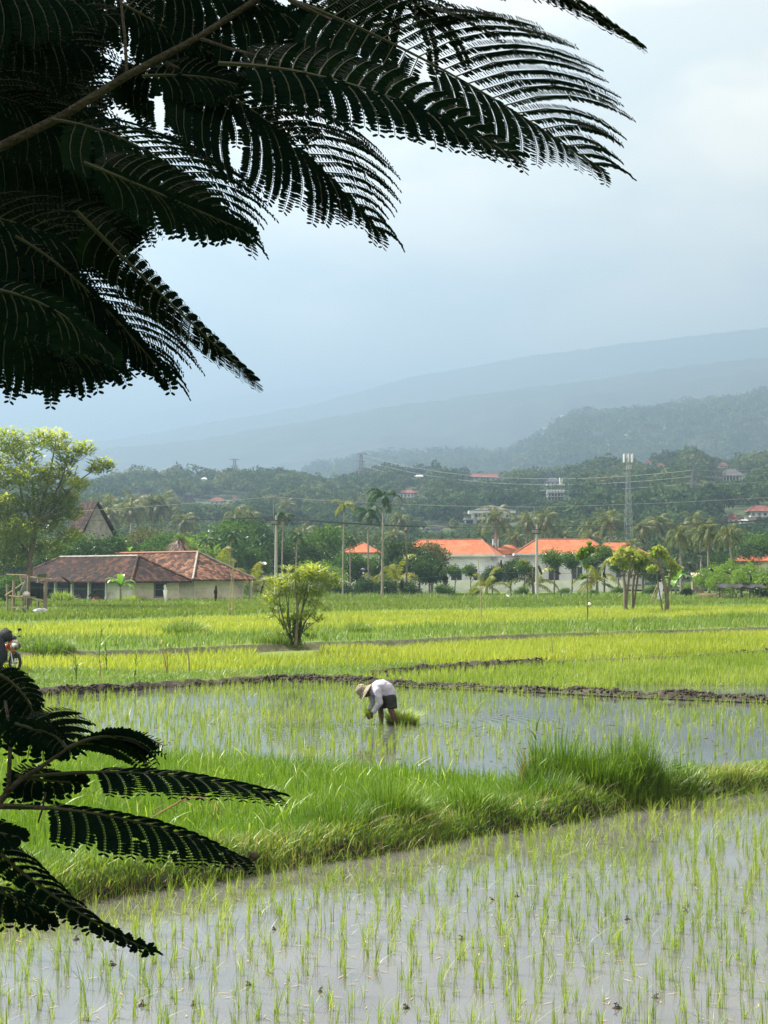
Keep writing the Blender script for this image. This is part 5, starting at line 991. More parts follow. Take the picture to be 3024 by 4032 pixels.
# ---- concrete poles
def cpole(px, pyt, D, label, rot):
    x = HX(px, D); z0 = gz(x, D); H = ZP(pyt, D)-z0; e = empty('utility_pole', (x, D, z0), rot, label, 'utility pole')
    MB().tube([(0, 0, -.3), (0, 0, H)], [.20, .115], 14).build('post', surf('pole_concrete', (.44, .44, .42), (.36, .36, .35), 1.5), e, smooth=True)
    MB().box((0, -.15, H-.55), (2.2, .1, .12)).box((0, -.15, H-.95), (.9, .1, .1)).build('crossarm', surf('dark_iron', (.06, .06, .06), (.09, .08, .08), 2), e)
    for u in (-1.0, -.35, .35, 1.0): MB().tube([(u, -.15, H-.5), (u, -.15, H-.38), (u, -.15, H-.3), (u, -.15, H-.18)], [.04, .09, .06, .08], 8).build('insulator', surf('brown_porcelain', (.08, .05, .04), (.06, .04, .03), 2, rough=.3), e)
    MB().tube([(-.28, -.1, H-1.9), (-.30, -.1, H+2.0)], .045, 6).build('rod', M_STEEL, e)
    MB().box((-.25, -.3, H-.72), (.5, .4, .28)).build('bracket', M_STEEL, e); return x, z0, H
D1, D2 = 158, 159
x1, z1, H1 = cpole(1087, 2030, D1, 'tall grey concrete utility pole left of the centre, rising behind the bushy field tree', 0)
x2, z2, H2 = cpole(2114, 2066, D2, 'tall grey concrete utility pole in front of the second orange roof', 0)
for i, u in enumerate((-1.0, -.35, .35, 1.0)):
    wire((x1+u, D1, z1+H1-.2), (x2+u, D2, z2+H2-.2), .45, .022, 'dark power cable slung between the two concrete poles', 'cables between the concrete poles')
    wire((x2+u, D2, z2+H2-.2), (HX(3500, 176)+u, 176, ZP(2005, 176)), .6, .022, 'dark power cable running from the right concrete pole out of the picture', 'cables right of the right concrete pole')
    wire((HX(-700, 158)+u, 158, ZP(2010, 158)), (x1+u, D1, z1+H1-.2), .6, .022, 'dark power cable running from the left concrete pole past the big tree', 'cables left of the left concrete pole')
wire((x1-.3, D1, z1+H1+2.0), (x2-.3, D2, z2+H2+1.9), .25, .02, 'pale top wire between the two concrete poles', mat=CW)
wire((x2-.3, D2, z2+H2+1.9), (HX(3500, 176), 176, ZP(1925, 176)), .3, .02, 'pale top wire rising to the right of the right concrete pole', mat=CW)
wire((HX(-700, 158), 158, ZP(2060, 158)), (x1-.3, D1, z1+H1+2.0), .3, .02, 'pale top wire left of the left concrete pole', mat=CW)
# ---- bamboo stall at the left
Ds = G(110, 2418, .35).y; zs = gz(HX(110, Ds), Ds); e = empty('field_stall', (HX(105, Ds), Ds, zs), 0, 'ramshackle bamboo and timber stall hung with tin sheets under the large tree', 'stall')
q = lambda px, py, o=0: tuple(Wp(px, py, Ds+o)-Vector((HX(105, Ds), Ds, zs)))
for a, b, o, r_ in [((52, 2400), (55, 2285), 0, .10), ((108, 2415), (112, 2265), .6, .09), ((178, 2405), (180, 2290), 0, .13), ((30, 2390), (28, 2300), 1.2, .08), ((150, 2400), (152, 2280), 1.8, .08), ((92, 2400), (90, 2350), -.2, .05)]:
    MB().tube([q(*a, o)[:2]+(-.1,), q(*b, o)], r_, 7).build('post', M_WOOD, e)
m = MB()
for a, b, o in [((25, 2262), (98, 2264), 0), ((120, 2272), (205, 2280), .3), ((35, 2346), (118, 2354), -.3), ((48, 2392), (105, 2394), -.3), ((20, 2345), (100, 2290), .5), ((112, 2360), (178, 2366), 0), ((72, 2262), (86, 2295), .1)]: m.tube([q(*a, o), q(*b, o)], .05, 6)
m.build('rail', M_BAM, e)
def corr(p, nx=14, amp=.03):
    a, b, c, d = [Vector(t) for t in p]; V = []; F_ = []; n = (b-a).cross(d-a).normalized()
    for i in range(nx+1):
        t = i/nx; off = n*(amp*(1 if i % 2 else -1)); V += [a.lerp(b, t)+off, d.lerp(c, t)+off]
    V += [v+n*.01 for v in V]; k = 2*(nx+1); F_ = [(2*i, 2*i+2, 2*i+3, 2*i+1) for i in range(nx)]+[(k+2*i+1, k+2*i+3, k+2*i+2, k+2*i) for i in range(nx)]; return MB().add(V, F_)
corr([q(98, 2286, -.2), q(102, 2288, .3), q(92, 2345, .3), q(73, 2344, -.4)], 8).build('tin_sheet', M_TIN, e); corr([q(148, 2262, 0), q(186, 2258, .3), q(176, 2280, 1), q(142, 2276, .8)], 10).build('tin_sheet', M_TIN, e)
corr([q(120, 2290, .2), q(178, 2300, .2), q(172, 2360, .5), q(122, 2352, .5)], 5, .06).build('tarpaulin', surf('black_tarp', (.012, .014, .018), (.02, .022, .026), 2, rough=.35), e)
MB().box(q(95, 2352), (1.5, 1.0, .08)).build('shelf', M_WOOD, e); MB().ball(q(103, 2340), (.28, .25, .2), 10, 7, .08).build('sack', surf('white_sack', (.6, .6, .6), (.7, .7, .7), 3), e, True)
MB().ball(q(158, 2408, -.6), (.55, .4, .25), 10, 7, .12).build('tmps', surf('grey_plastic', (.30, .33, .36), (.4, .43, .46), 2, rough=.4)); o = bpy.data.objects['tmps']; o.name = 'plastic_sheet'; o.location = (HX(105, Ds), Ds, zs); tag(o, 'crumpled grey plastic sheet on the grass under the stall', 'plastic sheet')
MB().ball((0, 0, .22), (.42, .35, .26), 12, 8, .03).tube([(0, 0, .42), (0, 0, .52)], [.3, .32], 12).build('clay_pot', surf('terracotta', (.30, .09, .05), (.2, .06, .04), 3), None, True); o = bpy.data.objects['clay_pot']; o.location = (HX(381, 141), 141, gz(0, 141)); tag(o, 'reddish brown round pot on the grass before the veranda', 'pot')
# ---- shelter and shed in the right grove
D = 172; e = empty('tin_shed', (HX(2745, D), D, gz(0, D)), 0, 'small shed with a pale rusty corrugated roof left of the bright grove', 'shed'); MB().box((0, 0, .9), (1.3, 1.2, 1.9)).build('wall', M_WOOD, e)
zz_ = gz(0, D); corr([(-.8, -1.0, ZP(2272, D)-zz_), (.75, -1.0, ZP(2273, D)-zz_), (.85, 1.0, ZP(2255, D)-zz_), (-.6, 1.0, ZP(2255, D)-zz_)], 10).build('roof', surf('rusty_tin', (.55, .50, .46), (.38, .25, .19), 1.2, rough=.5), e)
D = 152; zz_ = gz(0, D); e = empty('net_shelter', (HX(2885, D), D, zz_), 0, 'low shelter of crooked posts roofed with sagging black netting in the bright grove', 'shelter'); m = MB(); X_ = lambda p: (p-2885)/F*D
for p in (2822, 2845, 2880, 2915, 2950, 2985): m.tube([(X_(p), 0, -.1), (X_(p)+random.uniform(-.2, .2), 0, ZP(2306, D)-zz_)], .06, 6)
m.build('posts', M_WOOD, e); n_ = 14; V = []
for i in range(n_):
    for j, (yy, dz) in enumerate(((-1, -.12), (0, .1), (1.2, .25))): V.append((X_(2812+i*15), yy, ZP(2303, D)-zz_+dz-.22*abs(math.sin(i*.9))))
F_ = [(i*3+j, i*3+3+j, i*3+4+j, i*3+1+j) for i in range(n_-1) for j in range(2)]; V2 = V+[(a, b, c-.04) for a, b, c in V]; MB().add(V2, F_+[tuple(t+len(V) for t in f_[::-1]) for f_ in F_]).build('netting', surf('black_net', (.012, .013, .014), (.02, .02, .022), 4, rough=.6), e)
m = MB(); m.ball((0, 0, 0), (1.9, 1.0, .7), 18, 9, .12); o = m.build('earth_heap', surf('red_earth', (.16, .09, .06), (.10, .06, .045), 2.5, bump=.8), None, True); o.location = (HX(2785, 158), 158, gz(0, 158)); tag(o, 'heap of reddish earth before the bright grove', 'earth heap')
# leaning tin sheet + bamboo props by the pruned tree
D = G(2600, 2380, .3).y; zz_ = gz(HX(2600, D), D); org = Vector((HX(2600, D), D, zz_)); w_ = lambda px, py, o=0: Wp(px, py, D+o)-org
o = corr([w_(2596, 2290, .6), w_(2612, 2300, .2), w_(2606, 2360, -.2), w_(2586, 2358, .2)], 8, .02).build('leaning_tin_sheet', M_TIN); o.location = org; tag(o, 'grey corrugated sheet leaning by the thick pruned tree', 'tin sheet')
for a, b, lb in [((2555, 2386), (2592, 2290), 'longer bamboo prop leaning towards the thick pruned tree'), ((2562, 2388), (2588, 2320), 'shorter bamboo prop leaning towards the thick pruned tree'), ((2432, 2350), (2462, 2330), 'bamboo pole leaning low against the left pruned tree')]:
    o = MB().tube([w_(*a), w_(*b)], [.05, .035], 6).build('bamboo_prop', M_BAM); o.location = org; tag(o, lb, 'bamboo pole')
def keepfree(x, y):
    k = np.ones(len(x))
    for cx, cyy, r, back in clear:
        k = np.where((np.abs(x-cx*(y/cyy)) < r) & (y > cyy-back) & (y < cyy+r*1.2), 0, k)
    return k
forest('forest', hhill, -.33, .33, 238, 430, 1900, (1.8, 5.2), 170, .5, FO, 'wooded lower slope behind the houses')
forest('forest', hhill, -.33, .33, 430, 860, 4200, (2.5, 6.8), 150, .85, FO, 'wooded upper slope of the near hills')
forest('forest', hB, -.2, .36, 1350, 2230, 6500, (5, 11), 30, 2.6, FO, 'wooded ridge beyond the near hills on the right')
# ================================================================= POLES, STRINGS, BIRD SCARERS
BLK = surf('black_plastic', (.010, .011, .014), (.022, .024, .028), 6, rough=.32, bump=.4)
WHP = surf('white_plastic', (.72, .74, .76), (.6, .62, .64), 6, rough=.4)
def stick(px, pyb, pyt, r, label, name='bamboo_pole', mat=None, dx=0, zb=.3, cat='pole'):
    c = G(px, pyb, zb); c.z = gz(c.x, c.y); t = Wp(px+dx, pyt, c.y)-c; o = MB().tube([(0, 0, -.2), t*.5+Vector((.02, 0, 0)), t], [r, r*.85, r*.6], 7).build(name, mat or M_BAM); o.location = c; tag(o, label, cat); return c
stick(1897, 2445, 2205, .035, 'tall thin bamboo pole in the terrace before the first white house', dx=-14)
stick(912, 2432, 2205, .035, 'bamboo pole at the right end of the old house, taller of two', dx=8); stick(896, 2432, 2215, .03, 'bamboo pole at the right end of the old house, shorter and thinner', dx=22)
stick(748, 2650, 2543, .022, 'dark red stick standing alone in the nearer yellow rice', name='stick', mat=M_WOOD, dx=-14, zb=.15, cat='stick')
stick(2374, 2455, 2385, .025, 'thin stick right of the slim young tree', name='stick', dx=4, cat='stick'); stick(660, 2655, 2530, .016, 'thin pale dry stick in the nearer yellow rice', name='stick', mat=GR_DRY, dx=-8, zb=.15, cat='stick')
stick(2172, 2590, 2508, .016, 'thin upright stick in the nearer rice terrace right of centre', name='stick', mat=M_WOOD, zb=.15, cat='stick')
def scarer(px, py, L_px, wpx, ang, D, label, mat=BLK, n=9):
    """ragged strip of plastic hanging or blowing from a line; ang from straight down, radians"""
    c = Wp(px, py, D); k = D/F; L_ = L_px*k; w_ = wpx*k; V = []; F_ = []; d = Vector((math.sin(ang), 0, -math.cos(ang))); s = Vector((math.cos(ang), .25, math.sin(ang))).normalized()
    for i in range(n+1):
        t = i/n; ww = w_*(.35+.9*math.sin(math.pi*min(1, t*.9+.08))*random.uniform(.6, 1.2)); off = Vector((random.uniform(-.12, .12)*w_, .5*w_*math.sin(t*5+px), 0)); p = d*(L_*t)+off
        V += [p-s*ww*.5, p+Vector((0, .28*ww, 0)), p+s*ww*.5, p-Vector((0, .2*ww, 0))]
    for i in range(n):
        for j in range(4): F_.append((4*i+j, 4*i+(j+1) % 4, 4*i+4+(j+1) % 4, 4*i+4+j))
    F_ += [(3, 2, 1, 0), (4*n, 4*n+1, 4*n+2, 4*n+3)]; o = MB().add(V, F_).build('bird_scarer', mat, None, True); o.location = c; return tag(o, label, 'bird scarer', 'plastic bird scarers on strings')
sc = [(1040, 2290, 60, 9, -.25, 95, 'long black plastic strip hanging left of the bushy field tree'), (1415, 2243, 34, 12, 1.45, 100, 'black plastic strip blowing level between the areca palm stems'), (1581, 2285, 45, 10, .05, 100, 'black plastic strip hanging before the dark mango tree'),
 (1740, 2225, 36, 9, -.55, 100, 'black plastic strip slanting left of the first white house'), (1752, 2262, 42, 22, .05, 104, 'wide dark cloth like scarer on a post left of the first white house'), (1845, 2255, 26, 8, .9, 100, 'small black strip before the white wall of the first house'),
 (1973, 2205, 32, 8, .05, 105, 'black strip hanging between the two big orange roofs'), (1966, 2253, 38, 7, 1.15, 105, 'thin black strip blowing right below the gap between the orange roofs'), (2068, 2252, 34, 8, .9, 105, 'black strip slanting just left of the right concrete pole'),
 (2120, 2226, 40, 10, .35, 105, 'black strip hanging just right of the right concrete pole'), (2184, 2248, 28, 9, 1.1, 105, 'black strip before the porch of the second white house'), (2374, 2254, 28, 9, .5, 105, 'small black triangle of plastic before the white wall right of the young tree'),
 (2714, 2225, 34, 9, .6, 110, 'black strip left of the corrugated shed roof'), (2793, 2238, 22, 10, 1.0, 110, 'short black flap at the left of the bright grove'), (2852, 2250, 30, 6, 1.2, 110, 'thin black strip across the bright grove'),
 (2955, 2262, 30, 8, .1, 108, 'black strip hanging at the right of the bright grove'), (2690, 2268, 24, 10, 1.1, 108, 'black flap beside the coconut palm trunk at the right'), (195, 2320, 58, 9, -.5, 100, 'black plastic strip slanting right of the bamboo stall'), (396, 2308, 62, 9, -.85, 100, 'long black strip with a white tip slanting across the veranda columns'),
 (242, 2270, 52, 7, .95, 100, 'dark grey strip under the eaves at the left of the veranda'), (852, 2305, 62, 11, -.05, 98, 'black strip hanging before the cream wall of the old house'), (1268, 2245, 26, 10, .9, 96, 'black strip flapping over the bushy field tree'), (1420, 2255, 18, 9, 1.2, 104, 'second small black flap between the areca palm stems'), (2765, 1812+400, 22, 6, .8, 112, 'small black flap above the corrugated shed roof')]
for a in sc: scarer(*a)
scarer(648, 2302, 72, 13, .08, 98, 'white ragged plastic strip hanging at the corner of the old house', WHP); scarer(1030, 2216, 22, 10, 1.4, 98, 'white plastic scrap with a black edge left of the bushy field tree', WHP); scarer(2003, 2325, 24, 17, -.1, 140, 'square white plastic bag hung low left of the right concrete pole', WHP); scarer(2320, 2372, 14, 11, .1, DY, 'small white plastic scrap tied to the slim young tree', WHP)
STR = surf('nylon_string', (.07, .16, .14), (.1, .2, .18), 2)
def string(a, b, sag, lb, D): wire(Wp(a[0], a[1], D), Wp(b[0], b[1], D), sag, .007, lb, n=30, mat=STR); o = SC.objects[-1]
for a, b, D, lb in [((-100, 2300), (905, 2312), 98, 'thin green string across the front of the old house'), ((905, 2312), (1897, 2250), 100, 'thin green string between the bamboo poles'), ((1897, 2250), (3150, 2240), 106, 'thin string across the gardens at the right')]:
    wire(Wp(*a, D), Wp(*b, D), .25, .007, lb, n=30, mat=STR)
for o in SC.objects:
    if o.name.startswith('power_line') and 'string' in o.get('label', ''): o.name = 'string'; o['category'] = 'string'
# ================================================================= THE FARMER
DF = FARM.y
org = Vector((HX(1520, DF), DF, 0))
fe = empty('person', org, 0, 'person bent over planting rice in a straw hat, pale lilac shirt and dark shorts', 'person')
def cp(cx, cyy, o=0): return Wp(1350+cx*.24113, 2620+cyy*.24113, DF+o)-org
def skin(name, nodes, edges_, mat, parent=fe, sub=2):
    me = bpy.data.meshes.new(name); me.from_pydata([tuple(n[0]) for n in nodes], edges_, []); me.update(); me.materials.append(mat)
    o = bpy.data.objects.new(name, me); COL.objects.link(o); o.parent = parent
    md = o.modifiers.new('skin', 'SKIN'); md.use_smooth_shade = True
    for i, n in enumerate(nodes): sv = me.skin_vertices[0].data[i]; r = n[1]; sv.radius = r if hasattr(r, '__len__') else (r, r)
    me.skin_vertices[0].data[0].use_root = True
    s_ = o.modifiers.new('sub', 'SUBSURF'); s_.levels = sub; s_.render_levels = sub; return o
SKINM = surf('sunned_skin', (.065, .036, .024), (.11, .062, .042), 12, rough=.6, detail=3)
SHIRT = surf('lilac_shirt_cloth', (.47, .47, .62), (.38, .38, .52), 5, rough=.9, bump=1.0, bscale=9); SHORTS = surf('dark_shorts_cloth', (.014, .016, .018), (.028, .030, .032), 6, rough=.9, bump=.6, bscale=9)
nr, fr = -.15, .15
nodes = [(cp(765, 475), (.09, .11)), (cp(700, 380), (.09, .11)), (cp(605, 360), (.09, .11)), (cp(515, 405), (.08, .10)), (cp(445, 445), .055), (cp(400, 462), (.085, .08)), (cp(345, 470), (.085, .075)), (cp(310, 455), (.06, .05)),
 (cp(775, 570, nr*.7), .06), (cp(765, 690, nr*.9), .058), (cp(820, 800, nr), .066), (cp(868, 940, nr), .040), (cp(885, 1040, nr), .038),
 (cp(695, 590, fr*.7), .06), (cp(610, 690, fr), .062), (cp(625, 800, fr), .062), (cp(632, 940, fr), .038), (cp(634, 1040, fr), .036),
 (cp(555, 440, nr*1.15), .052), (cp(610, 610, nr*1.2), .040), (cp(520, 735, nr*.8), .032), (cp(478, 775, nr*.55), .028),
 (cp(450, 470, fr*1.0), .050), (cp(485, 610, fr*.9), .038), (cp(440, 715, fr*.4), .030), (cp(425, 760, fr*.2), .026)]
ed = [(0, 1), (1, 2), (2, 3), (3, 4), (4, 5), (5, 6), (6, 7), (0, 8), (8, 9), (9, 10), (10, 11), (11, 12), (0, 13), (13, 14), (14, 15), (15, 16), (16, 17), (3, 18), (18, 19), (19, 20), (20, 21), (3, 22), (22, 23), (23, 24), (24, 25)]
# palms and five fingers on each hand, curled round the bundle
for w0, o, s in ((21, nr*.5, 1), (25, fr*.15, -1)):
    wp = nodes[w0][0]; pal = wp+Vector((-.045, 0, -.055)); i0 = len(nodes); nodes.append((pal, (.034, .022))); ed.append((w0, i0))
    for k, (fy, fl) in enumerate(((-.033, .034), (-.011, .040), (.011, .042), (.033, .038))):
        a = pal+Vector((-.03, fy*.9, -.028)); b = a+Vector((-.012, 0, -fl*.8)); c = b+Vector((.022, 0, -fl*.5)); n0 = len(nodes); nodes += [(a, .010), (b, .009), (c, .008)]; ed += [(i0, n0), (n0, n0+1), (n0+1, n0+2)]
    a = pal+Vector((.018, -.034*s, -.01)); b = a+Vector((-.012, -.008*s, -.034)); n0 = len(nodes); nodes += [(a, .012), (b, .009)]; ed += [(i0, n0), (n0, n0+1)]
skin('body', nodes, ed, SKINM)
# face details on the bowed head
h0 = cp(325, 470); m = MB(); m.ball(h0+Vector((-.055, -.0, -.06)), (.018, .014, .022), 8, 6); m.build('nose', SKINM, fe, True)
for s in (-1, 1): MB().ball(cp(395, 455)+Vector((.0, .082*s, -.01)), (.022, .012, .03), 8, 6).build('ear', SKINM, fe, True); MB().ball(h0+Vector((-.062, .032*s, -.02)), (.010, .012, .008), 8, 6).build('eye', surf('eye', (.03, .025, .02), (.05, .04, .03), 5, rough=.2), fe, True)
MB().ball(h0+Vector((-.03, 0, -.098)), (.010, .022, .007), 8, 5).build('mouth', surf('lips', (.09, .035, .03), (.08, .03, .03), 5), fe, True)
MB().ball(cp(392, 432), (.098, .092, .085), 14, 9, .03).build('hair', surf('dark_hair', (.015, .012, .01), (.03, .025, .02), 20), fe, True)
def fused(name, mb_, mat, vox=.016, it=6):
    o = mb_.build(name, mat, fe, True); r = o.modifiers.new('fuse', 'REMESH'); r.mode = 'VOXEL'; r.voxel_size = vox; r.use_smooth_shade = True
    q_ = o.modifiers.new('smooth', 'SMOOTH'); q_.factor = .6; q_.iterations = it; return o
def limb(m, a, b, ra, rb, n=7):
    for i in range(n):
        t = i/(n-1); m.ball(a.lerp(b, t), tuple((ra[k]+(rb[k]-ra[k])*t) for k in range(3)), 14, 9)
m = MB(); bk = [(cp(772, 470), (.13, .165, .145)), (cp(720, 385), (.14, .175, .14)), (cp(655, 335), (.135, .18, .13)), (cp(585, 345), (.13, .185, .135)), (cp(515, 395), (.115, .17, .125)), (cp(465, 430), (.07, .09, .075))]
for (a, ra), (b_, rb) in zip(bk, bk[1:]): limb(m, a, b_, ra, rb, 5)
limb(m, cp(700, 470), cp(640, 450), (.10, .15, .07), (.10, .15, .07), 3)
for pts in ([(cp(560, 420, nr*1.1), .085), (cp(585, 510, nr*1.25), .072), (cp(612, 610, nr*1.25), .062), (cp(560, 685, nr), .053), (cp(505, 748, nr*.75), .050)], [(cp(460, 450, fr), .078), (cp(475, 530, fr), .066), (cp(488, 605, fr*.9), .058), (cp(445, 700, fr*.45), .048)]):
    for (a, ra), (b_, rb) in zip(pts, pts[1:]): limb(m, a, b_, (ra,)*3, (rb,)*3, 5)
fused('shirt', m, SHIRT)
m = MB(); limb(m, cp(772, 490), cp(730, 520), (.125, .16, .13), (.125, .155, .12), 3); limb(m, cp(785, 540, nr*.6), cp(797, 690, nr*.85), (.12, .115, .10), (.118, .105, .03), 8); limb(m, cp(720, 550, fr*.6), cp(655, 685, fr*.85), (.12, .115, .10), (.112, .10, .03), 8)
fused('shorts', m, SHORTS)
# straw hat: crown dome + brim, axis pointing down-left
STRAW = surf('woven_straw', (.19, .165, .12), (.36, .32, .24), 22, rough=.85, bump=.9, bscale=40)
he = bpy.data.objects.new('hat', None); COL.objects.link(he); he.parent = fe; he.location = cp(345, 425); ax = Vector((-.86, 0, .50)); he.rotation_euler = ax.to_track_quat('Z', 'Y').to_euler()
def lathe(prof, n=28, wob=0):
    V = []; 
    for r, z in prof:
        for k in range(n): A = 2*math.pi*k/n; V.append(((r+wob*r*math.sin(3*A))*math.cos(A), r*math.sin(A), z+wob*.6*r*math.cos(2*A)))
    return MB().add(V, [(i*n+k, i*n+(k+1) % n, (i+1)*n+(k+1) % n, (i+1)*n+k) for i in range(len(prof)-1) for k in range(n)])
lathe([(.001, .17), (.05, .168), (.09, .150), (.112, .11), (.120, .06), (.123, .0), (.118, .0), (.114, .06), (.10, .11), (.05, .15)]).build('crown', STRAW, he, True); lathe([(.118, .012), (.15, -.008), (.19, -.035), (.215, -.055), (.212, -.062), (.15, -.018), (.118, .0)], wob=.03).build('brim', STRAW, he, True)
# seedling bundle in the hands, seedling clumps floating behind, pulled bundle on the bank
def bundle(loc, n, h, spread, rootr, label, lean=0, mat=GR_RICE, root=True, name='rice_bundle'):
    e = empty(name, loc, 0, label, 'seedling bundle'); m_ = n; A = rng.uniform(0, 6.28, m_); r = np.sqrt(rng.random(m_))*rootr; B = np.stack([r*np.cos(A), r*np.sin(A)*.8, np.zeros(m_)], 1)
    yaw = A+rng.normal(0, .5, m_) if lean == 0 else np.where(rng.random(m_) < .7, lean+rng.normal(0, .5, m_), A); V, Fc, k = blades(B, rng.uniform(.6, 1.1, m_)*h, .009, yaw, np.abs(rng.normal(spread, spread*.4, m_)), 3, 1.6)
    link('leaves', nmesh('leaves', V, Fc, rnd=np.repeat(rng.random(m_), k)), mat, e)
    if root: MB().ball((0, 0, -.01), (rootr*1.15, rootr, .05), 12, 7, .15).build('roots', surf('muddy_roots', (.05, .035, .02), (.09, .06, .035), 12, bump=.8), e, True)
    return e
b = bundle(org+cp(440, 825, -.06), 170, .21, .9, .06, 'bundle of rice seedlings with muddy roots held in the hands of the farmer', lean=math.pi, mat=GR_RICE)
bundle(Vector((HX(1545, DF+.15), DF+.15, .03)), 240, .30, .8, .12, 'fan of cut rice seedlings floating between the legs of the farmer')
bundle(Vector((HX(1585, DF+.1), DF+.1, .03)), 260, .34, .7, .13, 'larger fan of rice seedlings floating just behind the farmer')
bundle(Vector((HX(1618, DF), DF, .03)), 220, .32, 1.0, .12, 'spread fan of rice seedlings at the right end of the floating bundles', lean=.0)
c = G(2590, 2715, .3); c.z = float(hland(c.x, c.y))+.02; bundle(c, 260, .26, 1.1, .30, 'bright pulled rice seedlings dropped on the mud bank at the right', mat=GR_SEED, root=False)
# ================================================================= MOTORCYCLE
Dm = 43.2; zm = gz(HX(20, Dm), Dm); me_ = empty('motorcycle', (HX(64, Dm), Dm, zm+.02), R(-40), 'black and orange motorcycle parked at the left edge on the grassy bank', 'motorcycle')
TY = surf('tyre_rubber', (.015, .015, .016), (.025, .025, .025), 8, rough=.8); CH = surf('chrome', (.6, .62, .64), (.5, .52, .54), 3, rough=.2, metallic=.9); OR = surf('orange_paint', (.62, .13, .03), (.55, .11, .02), 3, rough=.25, spec=.6); BK = surf('black_gloss', (.012, .012, .014), (.02, .02, .022), 3, rough=.25, spec=.6)
def wheel(x, nm):
    t = MB().wheel((x, 0, .29), .245, .045, (0, 1, 0), 32, 8).build(nm, TY, me_, True); MB().wheel((x, 0, .29), .205, .016, (0, 1, 0), 32, 6).build('rim', CH, t, True); m = MB()
    for i in range(12): A = i*math.pi/6; m.tube([(x, .02*(-1)**i, .29), (x+.2*math.cos(A), 0, .29+.2*math.sin(A))], .005, 4)
    m.build('spokes', CH, t); m = MB().tube([(x, -.06, .29), (x, .06, .29)], .045, 12); m.build('hub', CH, t, True); MB().wheel((x, -.05, .29), .085, .012, (0, 1, 0), 20, 5).build('brake_disc', CH, t, True)
wheel(0, 'front_wheel'); wheel(-1.24, 'rear_wheel')
m = MB()
for s in (-1, 1): m.tube([(0, .075*s, .29), (-.09, .075*s, .55), (-.2, .075*s, .92)], [.022, .025, .028], 8)
m.build('fork', CH, me_, True)
m = MB(); m.ball((-.01, 0, .50), (.24, .07, .10), 14, 8); m.build('front_fender', BK, me_, True)
m = MB(); m.ball((-.17, 0, .80), (.13, .15, .20), 14, 9); m.ball((-.1, 0, .66), (.08, .10, .16), 12, 8); m.build('front_cowl', OR, me_, True)
MB().ball((-.04, 0, .86), (.07, .11, .085), 14, 9).build('headlight', surf('lamp_glass', (.5, .52, .54), (.6, .62, .64), 3, rough=.1), me_, True); MB().ball((-.14, 0, .99), (.12, .14, .09), 12, 8).build('windscreen', BK, me_, True)
for s in (-1, 1): MB().ball((-.30, .14*s, .55), (.12, .05, .28), 12, 8).build('leg_shield', BK, me_, True); MB().ball((-.24, .16*s, .70), (.09, .03, .11), 10, 7).build('side_panel', OR, me_, True); MB().ball((-.05, .17*s, .83), (.03, .035, .03), 8, 6).build('turn_signal', surf('amber', (.6, .25, .03), (.5, .2, .02), 3, rough=.2), me_, True)
m = MB()
for s in (-1, 1): m.tube([(-.2, 0, .98), (-.2, .16*s, 1.04), (-.27, .34*s, 1.03)], .013, 8)
m.build('handlebar', CH, me_, True)
for s in (-1, 1): MB().tube([(-.25, .28*s, 1.032), (-.28, .38*s, 1.03)], .02, 8).build('grip', TY, me_, True); q_ = MB().tube([(-.2, .2*s, 1.04), (-.17, .26*s, 1.2)], .007, 6).ball((-.17, .27*s, 1.23), (.02, .075, .045), 10, 7).build('mirror', BK, me_, True)
MB().ball((-.62, 0, .45), (.22, .14, .17), 12, 8).box((-.62, 0, .33), (.3, .2, .16)).build('engine', CH, me_, True); m = MB(); m.ball((-.85, 0, .80), (.42, .14, .09), 16, 8); m.build('seat', TY, me_, True); m = MB(); m.ball((-.95, 0, .66), (.42, .13, .14), 16, 8); m.build('tail_body', BK, me_, True); MB().tube([(-.4, .12, .3), (-.9, .15, .32), (-1.45, .17, .45)], [.03, .045, .05], 10).build('exhaust', CH, me_, True)
for s in (-1, 1): MB().tube([(-1.24, .1*s, .29), (-1.1, .12*s, .68)], .025, 8).build('shock_absorber', CH, me_, True)
MB().ball((-1.36, 0, .52), (.2, .06, .12), 12, 7).build('rear_fender', BK, me_, True); MB().ball((-1.3, 0, .74), (.05, .07, .04), 10, 7).build('tail_light', surf('red_lens', (.4, .02, .02), (.3, .02, .02), 3, rough=.2), me_, True)
# jacket and bag hung over the handlebar and seat
def rag(loc, r, lb, nm, cat, mat=BLK): o = MB().ball((0, 0, 0), r, 18, 12, .10).build(nm, mat, None, True); o.location = loc; o.rotation_euler = (0, 0, R(-30)); return tag(o, lb, cat)
rag((HX(26, Dm-.1), Dm-.1, zm+1.10), (.21, .17, .2), 'black crumpled jacket slung over the handlebar of the motorcycle', 'jacket', 'jacket', surf('jacket_cloth', (.012, .014, .02), (.03, .032, .04), 8, rough=.7, bump=.8))
rag((HX(4, Dm-.25), Dm-.25, zm+.62), (.16, .18, .42), 'black cloth bag hanging at the side of the motorcycle by the picture edge', 'bag', 'bag', surf('bag_cloth', (.012, .018, .03), (.025, .03, .045), 6, rough=.8, bump=.6))
rag((HX(66, Dm-.35), Dm-.35, zm+.80), (.16, .14, .11), 'grey and white helmet hooked at the front of the motorcycle', 'helmet', 'helmet', surf('helmet_shell', (.10, .10, .11), (.5, .5, .5), 4, rough=.3, stops=[(.5, (.03, .03, .035)), (.62, (.5, .5, .5))]))
